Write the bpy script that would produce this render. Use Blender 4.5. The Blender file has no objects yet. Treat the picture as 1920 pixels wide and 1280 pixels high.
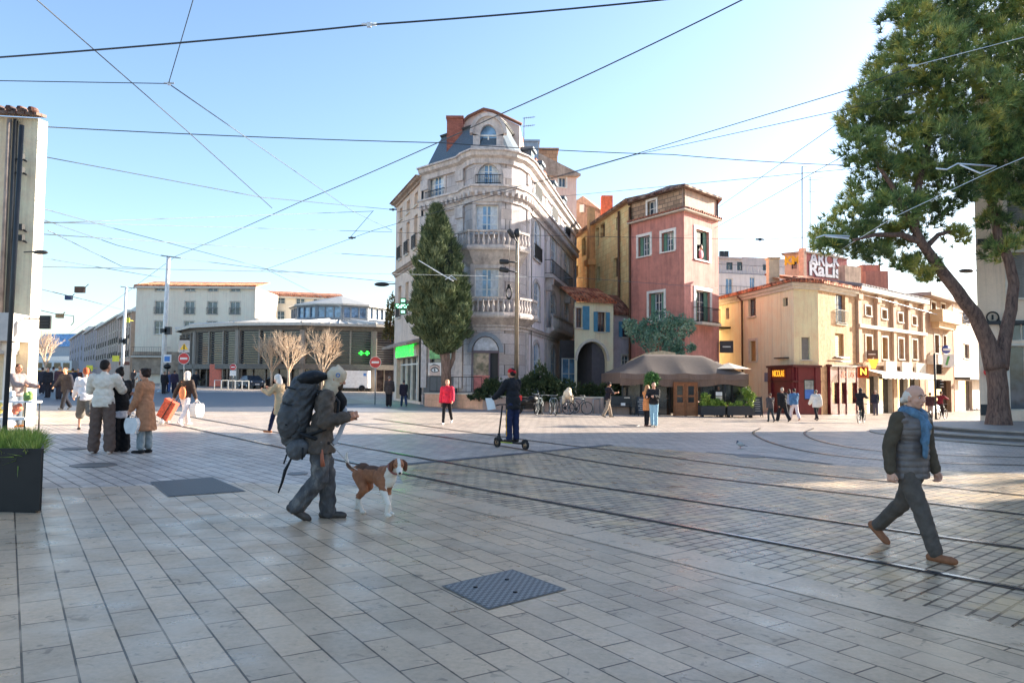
import bpy, bmesh, math, random
import numpy as np
from mathutils import Vector, Matrix, noise
random.seed(7)
RAD = math.radians
D = bpy.data
SC = bpy.context.scene
COL = SC.collection

# ------------------------------------------------------------------ camera
FPX = 1400.0                      # focal length in photo pixels (1920 wide)
PITCH, ROLL = 3.1, 0.42
SLOPE = math.tan(RAD(1.25))       # the square falls gently to the right
CAMZ = 1.6
_p = RAD(PITCH); _r = RAD(ROLL)
FWD = Vector((0, math.cos(_p), math.sin(_p)))
R0 = Vector((1, 0, 0)); U0 = Vector((0, -math.sin(_p), math.cos(_p)))
RGT = R0*math.cos(_r) + U0*math.sin(_r)
UPV = U0*math.cos(_r) - R0*math.sin(_r)
CPOS = Vector((0, 0, CAMZ))
cam = D.cameras.new('camera'); camo = D.objects.new('camera', cam); COL.objects.link(camo)
camo.matrix_world = Matrix(((RGT.x, UPV.x, -FWD.x, 0), (RGT.y, UPV.y, -FWD.y, 0), (RGT.z, UPV.z, -FWD.z, CAMZ), (0, 0, 0, 1)))
cam.sensor_width = 36; cam.lens = FPX/1920*36; cam.clip_start = .1; cam.clip_end = 3000
SC.camera = camo

# ------------------------------------------------------------------ sky and sun
SUN_AZ, SUN_EL = 27.0, 17.5       # azimuth measured from +X towards +Y
w = D.worlds.new('World'); SC.world = w; w.use_nodes = True
nt = w.node_tree; bg = nt.nodes['Background']
sk = nt.nodes.new('ShaderNodeTexSky'); sk.sky_type = 'NISHITA'; sk.sun_disc = False
sk.sun_elevation = RAD(SUN_EL); sk.sun_rotation = RAD(90-SUN_AZ)
sk.altitude = 50; sk.air_density = 1.0; sk.dust_density = 1.15; sk.ozone_density = 2.4
nt.links.new(sk.outputs[0], bg.inputs[0]); bg.inputs[1].default_value = 0.108
sl = D.lights.new('sun', 'SUN'); sl.energy = 5.0; sl.angle = RAD(.5); sl.color = (1, .90, .76)
so = D.objects.new('sun', sl); COL.objects.link(so)
sdir = Vector((math.cos(RAD(SUN_AZ))*math.cos(RAD(SUN_EL)), math.sin(RAD(SUN_AZ))*math.cos(RAD(SUN_EL)), math.sin(RAD(SUN_EL))))
so.rotation_euler = sdir.to_track_quat('Z', 'Y').to_euler(); so.location = (30, 20, 60)
SC.view_settings.view_transform = 'Standard'; SC.view_settings.look = 'None'
SC.view_settings.exposure = 1.78; SC.view_settings.gamma = 1
SC.render.engine = 'CYCLES'; SC.cycles.use_denoising = True
SC.cycles.max_bounces = 6; SC.cycles.transparent_max_bounces = 6

# ------------------------------------------------------------------ pixel <-> world
def ray(px, py): return RGT*((px-960)/FPX) + UPV*((640-py)/FPX) + FWD
def W(px, py, y):
    d = ray(px, py); return CPOS + d*(y/d.y)
def G(px, py, dz=0.0):            # point of the (tilted) ground, or dz above it
    d = ray(px, py); t = (-(CAMZ-dz))/(d.z+SLOPE*d.x); return CPOS + d*t
def gz(x, y=0): return -SLOPE*x
def proj(P):
    v = P-CPOS; z = v.dot(FWD); return 960+FPX*v.dot(RGT)/z, 640-FPX*v.dot(UPV)/z
def zat(x, y, py):
    a, b = -20., 120.
    for _ in range(50):
        m = (a+b)/2
        if proj(Vector((x, y, m)))[1] > py: a = m
        else: b = m
    return (a+b)/2
def XY(px, y):
    p = W(px, 715, y); return Vector((p.x, p.y))

# ------------------------------------------------------------------ scene graph helpers
BASE = {}
def tag(o, label=None, cat=None, group=None, kind=None):
    if label: o['label'] = label
    if cat: o['category'] = cat
    if group: o['group'] = group
    if kind: o['kind'] = kind
    return o
def thing(name, label, cat, loc=(0, 0, 0), group=None):
    o = D.objects.new(name, None); o.empty_display_size = .2; COL.objects.link(o)
    o.location = loc; BASE[o] = Vector(loc); return tag(o, label, cat, group)
def finish(name, me, parent=None):
    o = D.objects.new(name, me); COL.objects.link(o)
    if parent is not None:
        o.parent = parent; BASE[o] = BASE[parent]
    else: BASE[o] = Vector((0, 0, 0))
    return o
def copy_tree(o, parent=None):
    c = o.copy(); COL.objects.link(c)
    BASE[c] = BASE[o]
    if parent is not None: c.parent = parent
    for ch in list(o.children): copy_tree(ch, c)
    return c

class MB:
    """collects polygons, becomes one mesh object"""
    def __init__(s): s.v = []; s.f = []; s.m = []; s.sm = []
    def add(s, vs, fs, mi=0, smooth=False):
        n = len(s.v); s.v.extend([tuple(v) for v in vs])
        for f in fs: s.f.append(tuple(i+n for i in f)); s.m.append(mi); s.sm.append(smooth)
    def quad(s, a, b, c, d, mi=0): s.add([a, b, c, d], [(0, 1, 2, 3)], mi)
    def hexa(s, p, mi=0):         # 8 points, bottom ring then top ring
        s.add(p, [(3, 2, 1, 0), (4, 5, 6, 7), (0, 1, 5, 4), (1, 2, 6, 5), (2, 3, 7, 6), (3, 0, 4, 7)], mi)
    def box(s, c, size, rz=0, mi=0, rot=None):
        hx, hy, hz = size[0]/2, size[1]/2, size[2]/2
        M = rot if rot is not None else Matrix.Rotation(rz, 3, 'Z'); c = Vector(c)
        s.hexa([c+M@Vector(q) for q in ((-hx, -hy, -hz), (hx, -hy, -hz), (hx, hy, -hz), (-hx, hy, -hz), (-hx, -hy, hz), (hx, -hy, hz), (hx, hy, hz), (-hx, hy, hz))], mi)
    def prism(s, poly, z0, z1, mi=0):
        n = len(poly)
        zz0 = z0 if callable(z0) else (lambda p: z0); zz1 = z1 if callable(z1) else (lambda p: z1)
        vs = [(p[0], p[1], zz0(p)) for p in poly]+[(p[0], p[1], zz1(p)) for p in poly]
        fs = [tuple(range(n-1, -1, -1)), tuple(range(n, 2*n))]+[(i, (i+1) % n, n+(i+1) % n, n+i) for i in range(n)]
        s.add(vs, fs, mi)
    def tube(s, pts, r, n=8, mi=0, cap=True, smooth=True):
        pts = [Vector(p) for p in pts]; k = len(pts)
        rs = r if isinstance(r, (list, tuple)) else [r]*k
        vs = []; up = None
        for i, p in enumerate(pts):
            t = (pts[min(i+1, k-1)]-pts[max(i-1, 0)])
            if t.length < 1e-9: t = Vector((0, 0, 1))
            t.normalize()
            if up is None:
                up = Vector((0, 0, 1)) if abs(t.z) < .9 else Vector((1, 0, 0))
            a = t.cross(up)
            if a.length < 1e-6: a = t.cross(Vector((0, 1, 0)))
            a.normalize(); b = a.cross(t).normalized(); up = b
            for j in range(n):
                an = 2*math.pi*j/n; vs.append(p+(a*math.cos(an)+b*math.sin(an))*rs[i])
        fs = []
        for i in range(k-1):
            for j in range(n):
                j2 = (j+1) % n; fs.append((i*n+j, i*n+j2, (i+1)*n+j2, (i+1)*n+j))
        if cap: fs.append(tuple(range(n-1, -1, -1))); fs.append(tuple((k-1)*n+j for j in range(n)))
        s.add(vs, fs, mi, smooth)
    def lathe(s, prof, c=(0, 0, 0), n=16, mi=0, smooth=True, axis=None):
        c = Vector(c); vs = []; M = axis if axis is not None else Matrix.Identity(3)
        for r, z in prof:
            for j in range(n):
                a = 2*math.pi*j/n; vs.append(c+M@Vector((r*math.cos(a), r*math.sin(a), z)))
        k = len(prof); fs = []
        for i in range(k-1):
            for j in range(n):
                j2 = (j+1) % n; fs.append((i*n+j, i*n+j2, (i+1)*n+j2, (i+1)*n+j))
        fs.append(tuple(range(n-1, -1, -1))); fs.append(tuple((k-1)*n+j for j in range(n)))
        s.add(vs, fs, mi, smooth)
    def ell(s, c, r, n=12, mi=0, rot=None):
        c = Vector(c); M = rot if rot is not None else Matrix.Identity(3); vs = []; fs = []; m = n//2+1
        for i in range(m+1):
            th = math.pi*i/m
            for j in range(n):
                ph = 2*math.pi*j/n
                vs.append(c+M@Vector((r[0]*math.sin(th)*math.cos(ph), r[1]*math.sin(th)*math.sin(ph), r[2]*math.cos(th))))
        for i in range(m):
            for j in range(n):
                j2 = (j+1) % n; fs.append((i*n+j, (i+1)*n+j, (i+1)*n+j2, i*n+j2))
        s.add(vs, fs, mi, True)
    def torus(s, c, R, r, M=None, n=20, k=8, mi=0):
        c = Vector(c); M = M if M is not None else Matrix.Identity(3); vs = []; fs = []
        for i in range(n):
            a = 2*math.pi*i/n
            for j in range(k):
                b = 2*math.pi*j/k; q = R+r*math.cos(b); vs.append(c+M@Vector((q*math.cos(a), q*math.sin(a), r*math.sin(b))))
        for i in range(n):
            for j in range(k):
                fs.append((i*k+j, ((i+1) % n)*k+j, ((i+1) % n)*k+(j+1) % k, i*k+(j+1) % k))
        s.add(vs, fs, mi, True)
    def build(s, name, mats, parent=None, label=None):
        me = D.meshes.new(name); b = BASE[parent] if parent is not None else Vector((0, 0, 0))
        me.from_pydata([(v[0]-b.x, v[1]-b.y, v[2]-b.z) for v in s.v], [], s.f)
        if not isinstance(mats, (list, tuple)): mats = [mats]
        for m in mats: me.materials.append(m)
        if len(s.f):
            me.polygons.foreach_set('material_index', s.m); me.polygons.foreach_set('use_smooth', s.sm)
        me.update()
        o = finish(name, me, parent)
        if label: o['label'] = label
        return o

# ------------------------------------------------------------------ materials
def L(c):                          # sRGB 0-255 -> linear
    return tuple(((x/255)/12.92 if x/255 <= .04045 else ((x/255+.055)/1.055)**2.4) for x in c)
class NT:
    def __init__(s, name):
        s.mat = D.materials.new(name); s.mat.use_nodes = True; s.t = s.mat.node_tree
        s.b = s.t.nodes['Principled BSDF']
    def n(s, typ, **kw):
        x = s.t.nodes.new(typ)
        for k, v in kw.items(): setattr(x, k, v)
        return x
    def l(s, a, b): s.t.links.new(a, b)
    def val(s, x, v):
        if hasattr(v, 'type') and hasattr(v, 'links'): s.l(v, x)
        else: x.default_value = v
    def coords(s, rz=0, scale=(1, 1, 1), loc=(0, 0, 0), wall=False):
        tc = s.n('ShaderNodeTexCoord'); mp = s.n('ShaderNodeMapping')
        mp.inputs['Rotation'].default_value = (0, 0, rz); mp.inputs['Scale'].default_value = scale; mp.inputs['Location'].default_value = loc
        s.l(tc.outputs['Object'], mp.inputs[0])
        if not wall: return mp.outputs[0]
        sp = s.n('ShaderNodeSeparateXYZ'); cb = s.n('ShaderNodeCombineXYZ'); s.l(mp.outputs[0], sp.inputs[0])
        s.l(sp.outputs[0], cb.inputs[0]); s.l(sp.outputs[2], cb.inputs[1]); return cb.outputs[0]
    def noise(s, co, scale, detail=4, rough=.55, dist=0):
        x = s.n('ShaderNodeTexNoise'); s.l(co, x.inputs['Vector']); x.inputs['Scale'].default_value = scale
        x.inputs['Detail'].default_value = detail; x.inputs['Roughness'].default_value = rough; x.inputs['Distortion'].default_value = dist
        return x.outputs[0]
    def ramp(s, f, stops):
        r = s.n('ShaderNodeValToRGB'); s.l(f, r.inputs[0]); e = r.color_ramp.elements
        e[0].position, e[0].color = stops[0][0], (*stops[0][1], 1); e[1].position, e[1].color = stops[-1][0], (*stops[-1][1], 1)
        for p, c in stops[1:-1]:
            q = e.new(p); q.color = (*c, 1)
        return r.outputs[0]
    def mix(s, f, a, b, typ='MIX'):
        m = s.n('ShaderNodeMix', data_type='RGBA', blend_type=typ)
        s.val(m.inputs[0], f)
        for i, c in ((6, a), (7, b)): s.val(m.inputs[i], c if not isinstance(c, tuple) else (*c[:3], 1))
        return m.outputs[2]
    def math(s, op, a, b=0.0):
        m = s.n('ShaderNodeMath', operation=op); s.val(m.inputs[0], a); s.val(m.inputs[1], b); return m.outputs[0]
    def bump(s, h, strength=.4, dist=.01):
        b = s.n('ShaderNodeBump'); b.inputs['Strength'].default_value = strength; b.inputs['Distance'].default_value = dist
        s.l(h, b.inputs['Height']); s.l(b.outputs[0], s.b.inputs['Normal'])
    def out(s, col=None, rough=.7, metal=0, spec=None):
        if col is not None: s.val(s.b.inputs['Base Color'], col if not isinstance(col, tuple) else (*col[:3], 1))
        s.val(s.b.inputs['Roughness'], rough); s.b.inputs['Metallic'].default_value = metal
        if spec is not None: s.b.inputs['Specular IOR Level'].default_value = spec
        return s.mat
def grey3(v): return (v, v, v)
_MC = {}
def P(name, col, rough=.7, metal=0, var=.12, scale=4., bump=0., bscale=40., spec=None):
    """plain material with a little mottling; col is sRGB 0-255 of the surface itself"""
    if name in _MC: return _MC[name]
    t = NT(name); c = L(col); co = t.coords()
    f = t.noise(co, scale, 5)
    a = tuple(x*(1-var) for x in c); b = tuple(min(1, x*(1+var)) for x in c)
    if bump: t.bump(t.noise(co, bscale, 3), bump, .02)
    _MC[name] = t.out(t.ramp(f, [(.3, a), (.7, b)]), rough, metal, spec); return _MC[name]
def LB(c):                         # wall colours lifted and warmed to make up for dim, bluish shade
    c = L(c); return (min(.86, c[0]*1.42), min(.80, c[1]*1.28), min(.77, c[2]*1.27))
def stucco(name, col, stain=None, amt=.5, rough=.9, scale=.5, bump=.25):
    """rendered wall with vertical weather streaks and blotches"""
    t = NT(name); c = LB(col); st = LB(stain) if stain else tuple(x*.55 for x in c)
    f1 = t.noise(t.coords(scale=(1.3, 1.3, .22)), scale*1.6, 6, .65, .5)
    f2 = t.noise(t.coords(), scale*4, 6, .6)
    f = t.math('MULTIPLY', t.math('ADD', f1, f2), .5)
    m = t.ramp(f, [(.40, grey3(0)), (.66, grey3(amt))])
    col1 = t.mix(m, c, st)
    fine = t.noise(t.coords(), 14, 4)
    col2 = t.mix(.12, col1, t.ramp(fine, [(.3, grey3(.25)), (.7, grey3(1))]), 'MULTIPLY')
    drip = t.ramp(t.noise(t.coords(scale=(5, 5, .22)), 1.0, 5, .7), [(.5, grey3(1)), (.7, grey3(.62))]); col2 = t.mix(min(.75, amt+.05), col2, drip, 'MULTIPLY')
    t.bump(t.noise(t.coords(), 22, 4), bump, .02)
    return t.out(col2, rough)
def ashlar(name, col, az, bw=.7, bh=.35, mortar=.012, col2=None, mcol=None, var=.3, amt=.35, rough=.88):
    """stone blocks on a vertical wall running at azimuth az (radians)"""
    t = NT(name); c = LB(col); c2 = LB(col2) if col2 else tuple(x*.7 for x in c); mc = L(mcol) if mcol else tuple(x*.5 for x in c)
    co = t.coords(rz=-az, wall=True); b = t.n('ShaderNodeTexBrick'); t.l(co, b.inputs['Vector'])
    b.inputs['Color1'].default_value = (*c, 1); b.inputs['Color2'].default_value = (*c2, 1); b.inputs['Mortar'].default_value = (*mc, 1)
    b.inputs['Scale'].default_value = 1; b.inputs['Mortar Size'].default_value = mortar; b.inputs['Brick Width'].default_value = bw; b.inputs['Row Height'].default_value = bh
    f1 = t.noise(t.coords(scale=(1.2, 1.2, .3)), 1.0, 6, .65)
    colr = t.mix(t.ramp(f1, [(.42, grey3(0)), (.68, grey3(amt))]), b.outputs['Color'], tuple(x*.42 for x in c))
    colr = t.mix(.3, colr, t.ramp(t.noise(t.coords(), 9, 5), [(.3, grey3(.35)), (.7, grey3(1))]), 'MULTIPLY')
    t.bump(b.outputs['Fac'], -.5, .02)
    return t.out(colr, rough)
def tiles(name, az, c1=(196, 112, 76), c2=(140, 72, 50), c3=(222, 160, 118), pitch=.22):
    """canal tile roof, az = azimuth of the eave"""
    t = NT(name); co = t.coords(rz=-az)
    wv = t.n('ShaderNodeTexWave', wave_type='BANDS', bands_direction='X'); t.l(co, wv.inputs['Vector']); wv.inputs['Scale'].default_value = 1/pitch*.5*.63
    br = t.n('ShaderNodeTexBrick'); t.l(co, br.inputs['Vector']); br.inputs['Scale'].default_value = 1
    br.inputs['Brick Width'].default_value = pitch; br.inputs['Row Height'].default_value = .35; br.inputs['Mortar Size'].default_value = .02
    br.inputs['Color1'].default_value = (*L(c1), 1); br.inputs['Color2'].default_value = (*L(c2), 1); br.inputs['Mortar'].default_value = (*L((80, 45, 35)), 1)
    c = t.mix(t.ramp(t.noise(t.coords(), 1.5, 5), [(.45, grey3(0)), (.7, grey3(.8))]), br.outputs['Color'], L(c3))
    t.bump(wv.outputs['Fac'], .9, .06)
    return t.out(c, .9)
def emis(name, col, st):
    t = NT(name); t.b.inputs['Emission Color'].default_value = (*L(col), 1); t.b.inputs['Emission Strength'].default_value = st
    return t.out(L(col), .5)
def glassm(name, col, rough=.06, var=.5):
    """window pane: dark room behind a reflecting sheet"""
    t = NT(name); c = L(col); co = t.coords()
    f = t.noise(co, 1.7, 3)
    t.bump(t.noise(co, 2.5, 2), .04, .02)
    return t.out(t.ramp(f, [(.35, tuple(x*(1-var) for x in c)), (.65, tuple(min(1, x*(1+var)) for x in c))]), rough, 0, .9)

M = {}
M['glass'] = glassm('window_glass', (62, 76, 88)); M['glass_dark'] = glassm('dark_glass', (30, 34, 38))
M['glass_blue'] = glassm('blue_glass', (104, 138, 170)); M['curtain'] = P('net_curtain', (196, 204, 212), .6, var=.25, scale=6)
M['white'] = P('white_paint', (226, 224, 218), .55); M['offwhite'] = P('stone_trim', (206, 198, 184), .8, bump=.2)
M['black'] = P('black_metal', (26, 27, 29), .45, .3); M['dark'] = P('dark_grey_metal', (58, 60, 62), .5, .4)
M['steel'] = P('galvanised_steel', (168, 172, 176), .38, .8); M['wood'] = P('varnished_wood', (136, 84, 50), .5, var=.3, scale=9)
M['rubber'] = P('black_rubber', (24, 24, 25), .8); M['rust'] = P('brown_pipe', (96, 66, 48), .6)

def text(body, size, F, u, v, wv, mat, parent, name='lettering', extrude=.006, bold=0, align='CENTER', sx=1.0, fit=None):
    cu = D.curves.new(name, 'FONT'); cu.body = body; cu.size = size; cu.extrude = extrude; cu.align_x = align; cu.align_y = 'CENTER'; cu.offset = bold
    cu.space_line = .85
    o = D.objects.new(name, cu); COL.objects.link(o)
    dg = bpy.context.evaluated_depsgraph_get(); me = D.meshes.new_from_object(o.evaluated_get(dg))
    D.objects.remove(o); D.curves.remove(cu)
    b = BASE[parent]
    if fit: xs = [vt.co.x for vt in me.vertices]; sx = fit/(max(xs)-min(xs))
    for vt in me.vertices:
        p = F.pt(u+vt.co.x*sx, v+vt.co.y, wv+vt.co.z); vt.co = p-b
    me.materials.clear(); me.materials.append(mat); me.name = name
    return finish(name, me, parent)

# ------------------------------------------------------------------ facades
class Fr:
    """vertical plane: u runs from A to B, v is height (world z), w points outwards"""
    def __init__(s, A, B, flip=False):
        s.A = Vector((A[0], A[1])); s.B = Vector((B[0], B[1])); d = s.B-s.A; s.len = d.length; s.u = d/s.len
        s.n = Vector((s.u.y, -s.u.x))
        if flip: s.n = -s.n
        s.az = math.atan2(s.u.y, s.u.x)
    def pt(s, u, v, wv=0):
        q = s.A+s.u*u+s.n*wv; return Vector((q.x, q.y, v))
    def uv(s, px, py):             # where a photo pixel's ray meets this plane
        d = ray(px, py); n3 = Vector((s.n.x, s.n.y, 0)); A3 = Vector((s.A.x, s.A.y, 0))
        t = (A3-CPOS).dot(n3)/d.dot(n3); q = CPOS+d*t
        return (Vector((q.x, q.y))-s.A).dot(s.u), q.z
    def rect(s, x0, x1, y0, y1):   # pixel box -> u0,u1,v0,v1
        cx, cy = (x0+x1)/2, (y0+y1)/2
        u0 = s.uv(x0, cy)[0]; u1 = s.uv(x1, cy)[0]; v1 = s.uv(cx, y0)[1]; v0 = s.uv(cx, y1)[1]
        return min(u0, u1), max(u0, u1), v0, v1
    def box(s, mb, u0, u1, v0, v1, w0, w1, mi=0):
        mb.hexa([s.pt(u0, v0, w0), s.pt(u1, v0, w0), s.pt(u1, v0, w1), s.pt(u0, v0, w1), s.pt(u0, v1, w0), s.pt(u1, v1, w0), s.pt(u1, v1, w1), s.pt(u0, v1, w1)], mi)

def wall(mb, F, u0, u1, v0, v1, holes, depth=.25, mi=0, vtop=None):
    """sheet of wall with recessed openings; holes = [(u0,u1,v0,v1,arched)]"""
    us = sorted({u0, u1, *[h[0] for h in holes], *[h[1] for h in holes]}); vs = sorted({v0, v1, *[h[2] for h in holes], *[h[3] for h in holes]})
    us = [u for u in us if u0-1e-6 <= u <= u1+1e-6]; vs = [v for v in vs if v0-1e-6 <= v <= v1+1e-6]
    top = vtop if vtop else (lambda u: v1)
    for i in range(len(us)-1):
        for j in range(len(vs)-1):
            cu, cv = (us[i]+us[i+1])/2, (vs[j]+vs[j+1])/2
            if any(h[0] < cu < h[1] and h[2] < cv < h[3] for h in holes): continue
            last = j == len(vs)-2
            a, b = vs[j], vs[j+1]
            mb.quad(F.pt(us[i], a), F.pt(us[i+1], a), F.pt(us[i+1], top(us[i+1]) if last else b), F.pt(us[i], top(us[i]) if last else b), mi)
    for h in holes:
        a, b, c, d = h[:4]
        arch = h[4] if len(h) > 4 else 0
        mb.quad(F.pt(a, c), F.pt(a, d), F.pt(a, d, -depth), F.pt(a, c, -depth), mi); mb.quad(F.pt(b, d), F.pt(b, c), F.pt(b, c, -depth), F.pt(b, d, -depth), mi)
        mb.quad(F.pt(a, c), F.pt(a, c, -depth), F.pt(b, c, -depth), F.pt(b, c), mi)
        if not arch: mb.quad(F.pt(a, d), F.pt(b, d), F.pt(b, d, -depth), F.pt(a, d, -depth), mi)
        else:
            n = 10; m = (a+b)/2; hw = (b-a)/2; pr = None
            for k in range(n+1):
                an = math.pi*k/n; uu = m-hw*math.cos(an); vv = d-arch+arch*math.sin(an)
                if pr:
                    mb.quad(F.pt(pr[0], pr[1]), F.pt(uu, vv), F.pt(uu, d), F.pt(pr[0], d), mi)
                    mb.quad(F.pt(pr[0], pr[1]), F.pt(pr[0], pr[1], -depth), F.pt(uu, vv, -depth), F.pt(uu, vv), mi)
                pr = (uu, vv)
def arcpts(a, b, d, arch, n=10):
    m = (a+b)/2; hw = (b-a)/2
    return [(m-hw*math.cos(math.pi*k/n), d-arch+arch*math.sin(math.pi*k/n)) for k in range(n+1)]

def window(root, F, r, depth=.22, frame='white', glass='glass', bars=(2, 3), trim=None, sill='offwhite', shutters=None, arch=0, tw=.14, fw=.06, rail=None, name='window', curtain=False, closed=None):
    """a window set into the hole r = (u0,u1,v0,v1): window frame > pane, trim, sill, shutter, railing"""
    u0, u1, v0, v1 = r[:4]; mb = MB(); wd = -depth+.05
    F.box(mb, u0, u0+fw, v0, v1, wd-.05, wd); F.box(mb, u1-fw, u1, v0, v1, wd-.05, wd)
    F.box(mb, u0+fw, u1-fw, v0, v0+fw, wd-.05, wd); F.box(mb, u0+fw, u1-fw, v1-fw, v1, wd-.05, wd)
    nx, ny = bars; iw, ih = u1-u0-2*fw, v1-v0-2*fw
    for i in range(1, nx):
        c = u0+fw+iw*i/nx; F.box(mb, c-fw*.55, c+fw*.55, v0+fw, v1-fw, wd-.048, wd-.006)
    for j in range(1, ny):
        c = v0+fw+ih*j/ny; F.box(mb, u0+fw, u1-fw, c-fw*.3, c+fw*.3, wd-.046, wd-.012)
    o = mb.build(name, M[frame], root)
    g = MB(); g.quad(F.pt(u0, v0, wd-.03), F.pt(u1, v0, wd-.03), F.pt(u1, v1, wd-.03), F.pt(u0, v1, wd-.03)); g.build('pane', M[glass], o)
    if curtain:
        c = MB()
        for (a, b) in ((u0+fw, u0+fw+iw*.30), (u1-fw-iw*.34, u1-fw)):
            n = 8
            for k in range(n):
                x0 = a+(b-a)*k/n; x1 = a+(b-a)*(k+1)/n; d0 = wd-.022+.008*(k % 2); d1 = wd-.022+.008*((k+1) % 2)
                c.quad(F.pt(x0, v0+fw, d0), F.pt(x1, v0+fw, d1), F.pt(x1, v1-fw, d1), F.pt(x0, v1-fw, d0))
        c.build('curtain', M['curtain'], o)
    if closed:
        c = MB(); n = int((v1-v0)/.12)+1
        for k in range(n):
            a = v0+(v1-v0)*k/n; b = v0+(v1-v0)*(k+1)/n; c.quad(F.pt(u0, a, wd+.045), F.pt(u1, a, wd+.045), F.pt(u1, b, wd+.012), F.pt(u0, b, wd+.012))
        c.build('roller_blind', M[closed], o)
    if trim:
        t = MB()
        if not arch:
            F.box(t, u0-tw, u0, v0, v1+tw, 0, .05); F.box(t, u1, u1+tw, v0, v1+tw, 0, .05); F.box(t, u0, u1, v1, v1+tw, 0, .047)
        else:
            F.box(t, u0-tw, u0, v0, v1-arch, 0, .06); F.box(t, u1, u1+tw, v0, v1-arch, 0, .06)
            pi = arcpts(u0, u1, v1, arch); po = arcpts(u0-tw, u1+tw, v1+tw, arch+tw)
            for k in range(len(pi)-1):
                (a, b), (c, d), (e, f), (g2, h) = pi[k], pi[k+1], po[k+1], po[k]
                t.hexa([F.pt(a, b, 0), F.pt(c, d, 0), F.pt(c, d, .06), F.pt(a, b, .06), F.pt(g2, h, 0), F.pt(e, f, 0), F.pt(e, f, .06), F.pt(g2, h, .06)])
        t.build('trim', M[trim], o)
    if sill:
        t = MB(); F.box(t, u0-tw*.8, u1+tw*.8, v0-.09, v0-.001, -.04, .11); t.build('sill', M[sill], o)
    if shutters:
        hw = (u1-u0)/2
        for sgn in (-1, 1):
            t = MB(); a = (u0-tw*.0-hw, u0-.02) if sgn < 0 else (u1+.02, u1+hw)
            F.box(t, a[0], a[1], v0, v1, .052, .085)
            n = max(5, int((v1-v0)/.11))
            for k in range(n):
                vv = v0+.06+(v1-v0-.12)*k/n; F.box(t, a[0]+.06, a[1]-.06, vv, vv+.05, .086, .102)
            t.build('shutter', M[shutters], o)
    if rail:
        railing(F, u0-.12, u1+.12, v0+.0, .95 if rail is True else rail, .16, 'black', o)
    return o
def railing(F, u0, u1, v, h, wv, mat, parent, step=.12, w0=.02, name='railing'):
    t = MB()
    for z in (v+.06, v+h): F.box(t, u0, u1, z-.02, z+.02, wv-.02, wv+.02)
    n = max(2, int((u1-u0)/step))
    for k in range(n+1):
        u = u0+(u1-u0)*k/n; t.tube([F.pt(u, v+.02, wv), F.pt(u, v+h, wv)], .012, 4, smooth=False)
    for uu in (u0, u1):
        F.box(t, uu-.015, uu+.015, v+h-.02, v+h+.018, w0, wv-.02); F.box(t, uu-.015, uu+.015, v+.045, v+.08, w0, wv-.02)
    return t.build(name, M[mat], parent)
def body_box(mb, pts, z0, z1, skip=(), mi=0):
    """closed plan pts (x,y) extruded; skip = wall indices left open for a detailed facade"""
    n = len(pts)
    for i in range(n):
        if i in skip: continue
        a, b = pts[i], pts[(i+1) % n]; mb.quad((a[0], a[1], z0), (b[0], b[1], z0), (b[0], b[1], z1), (a[0], a[1], z1), mi)
    mb.add([(p[0], p[1], z1) for p in pts], [tuple(range(n))], mi)
# ================================================================== ground
def paving(name, az, bw, bh, c1, c2, mcol, mortar=.012, rough=.36, loc=(0, 0, 0), stain=.5, bump=.5, tint=None, squash=1.0):
    t = NT(name); co = t.coords(rz=-az, loc=loc); wob = t.noise(co, 1.3, 2)
    b = t.n('ShaderNodeTexBrick'); t.l(co, b.inputs['Vector'])
    b.inputs['Color1'].default_value = (*L(c1), 1); b.inputs['Color2'].default_value = (*L(c2), 1); b.inputs['Mortar'].default_value = (*L(mcol), 1)
    b.inputs['Scale'].default_value = 1; b.inputs['Mortar Size'].default_value = mortar; b.inputs['Mortar Smooth'].default_value = .25
    b.inputs['Brick Width'].default_value = bw; b.inputs['Row Height'].default_value = bh; b.inputs['Bias'].default_value = 0
    b.squash = squash; b.squash_frequency = 3
    # stains with soft edges, small dark spots, fine grain
    big = t.ramp(t.noise(t.coords(), .6, 5, .6, .6), [(.38, grey3(.72)), (.62, grey3(1.08))])
    c = t.mix(stain, b.outputs['Color'], big, 'MULTIPLY')
    g = t.ramp(t.noise(t.coords(), 26, 6, .7), [(.32, grey3(.74)), (.62, grey3(1.04))]); c = t.mix(.75, c, g, 'MULTIPLY')
    sp = t.ramp(t.noise(t.coords(), 7.5, 3, .5, 1.2), [(.63, grey3(1)), (.70, grey3(.4))]); c = t.mix(.7, c, sp, 'MULTIPLY')
    vo = t.n('ShaderNodeTexVoronoi'); t.l(t.coords(), vo.inputs['Vector']); vo.inputs['Scale'].default_value = 2.6; c = t.mix(.75, c, t.ramp(vo.outputs['Distance'], [(.035, grey3(.42)), (.06, grey3(1))]), 'MULTIPLY')   # trodden gum
    if tint:
        c = t.mix(t.ramp(t.noise(t.coords(loc=(9, 4, 0)), 1.9, 3), [(.5, grey3(0)), (.68, grey3(.55))]), c, L(tint))
    rr = t.ramp(t.noise(t.coords(), 2.2, 5, .6), [(.3, grey3(max(.05, rough-.13))), (.7, grey3(rough+.16))])
    h = t.math('ADD', t.math('MULTIPLY', b.outputs['Fac'], -1.0), t.math('MULTIPLY', t.noise(t.coords(), 9, 5), .35))
    t.bump(h, bump, .012)
    return t.out(c, rr, 0, .32)
def sheet(name, poly, dz, mat, kind='structure', label=None):
    mb = MB(); mb.add([(p[0], p[1], gz(p[0])+dz) for p in poly], [tuple(range(len(poly)))])
    o = mb.build(name, mat); tag(o, kind=kind, label=label)
    if o.data.polygons[0].normal.z < 0: o.data.flip_normals()
    return o
AZ_SLAB = RAD(90+34); AZ_RAIL = RAD(90+42)
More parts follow.
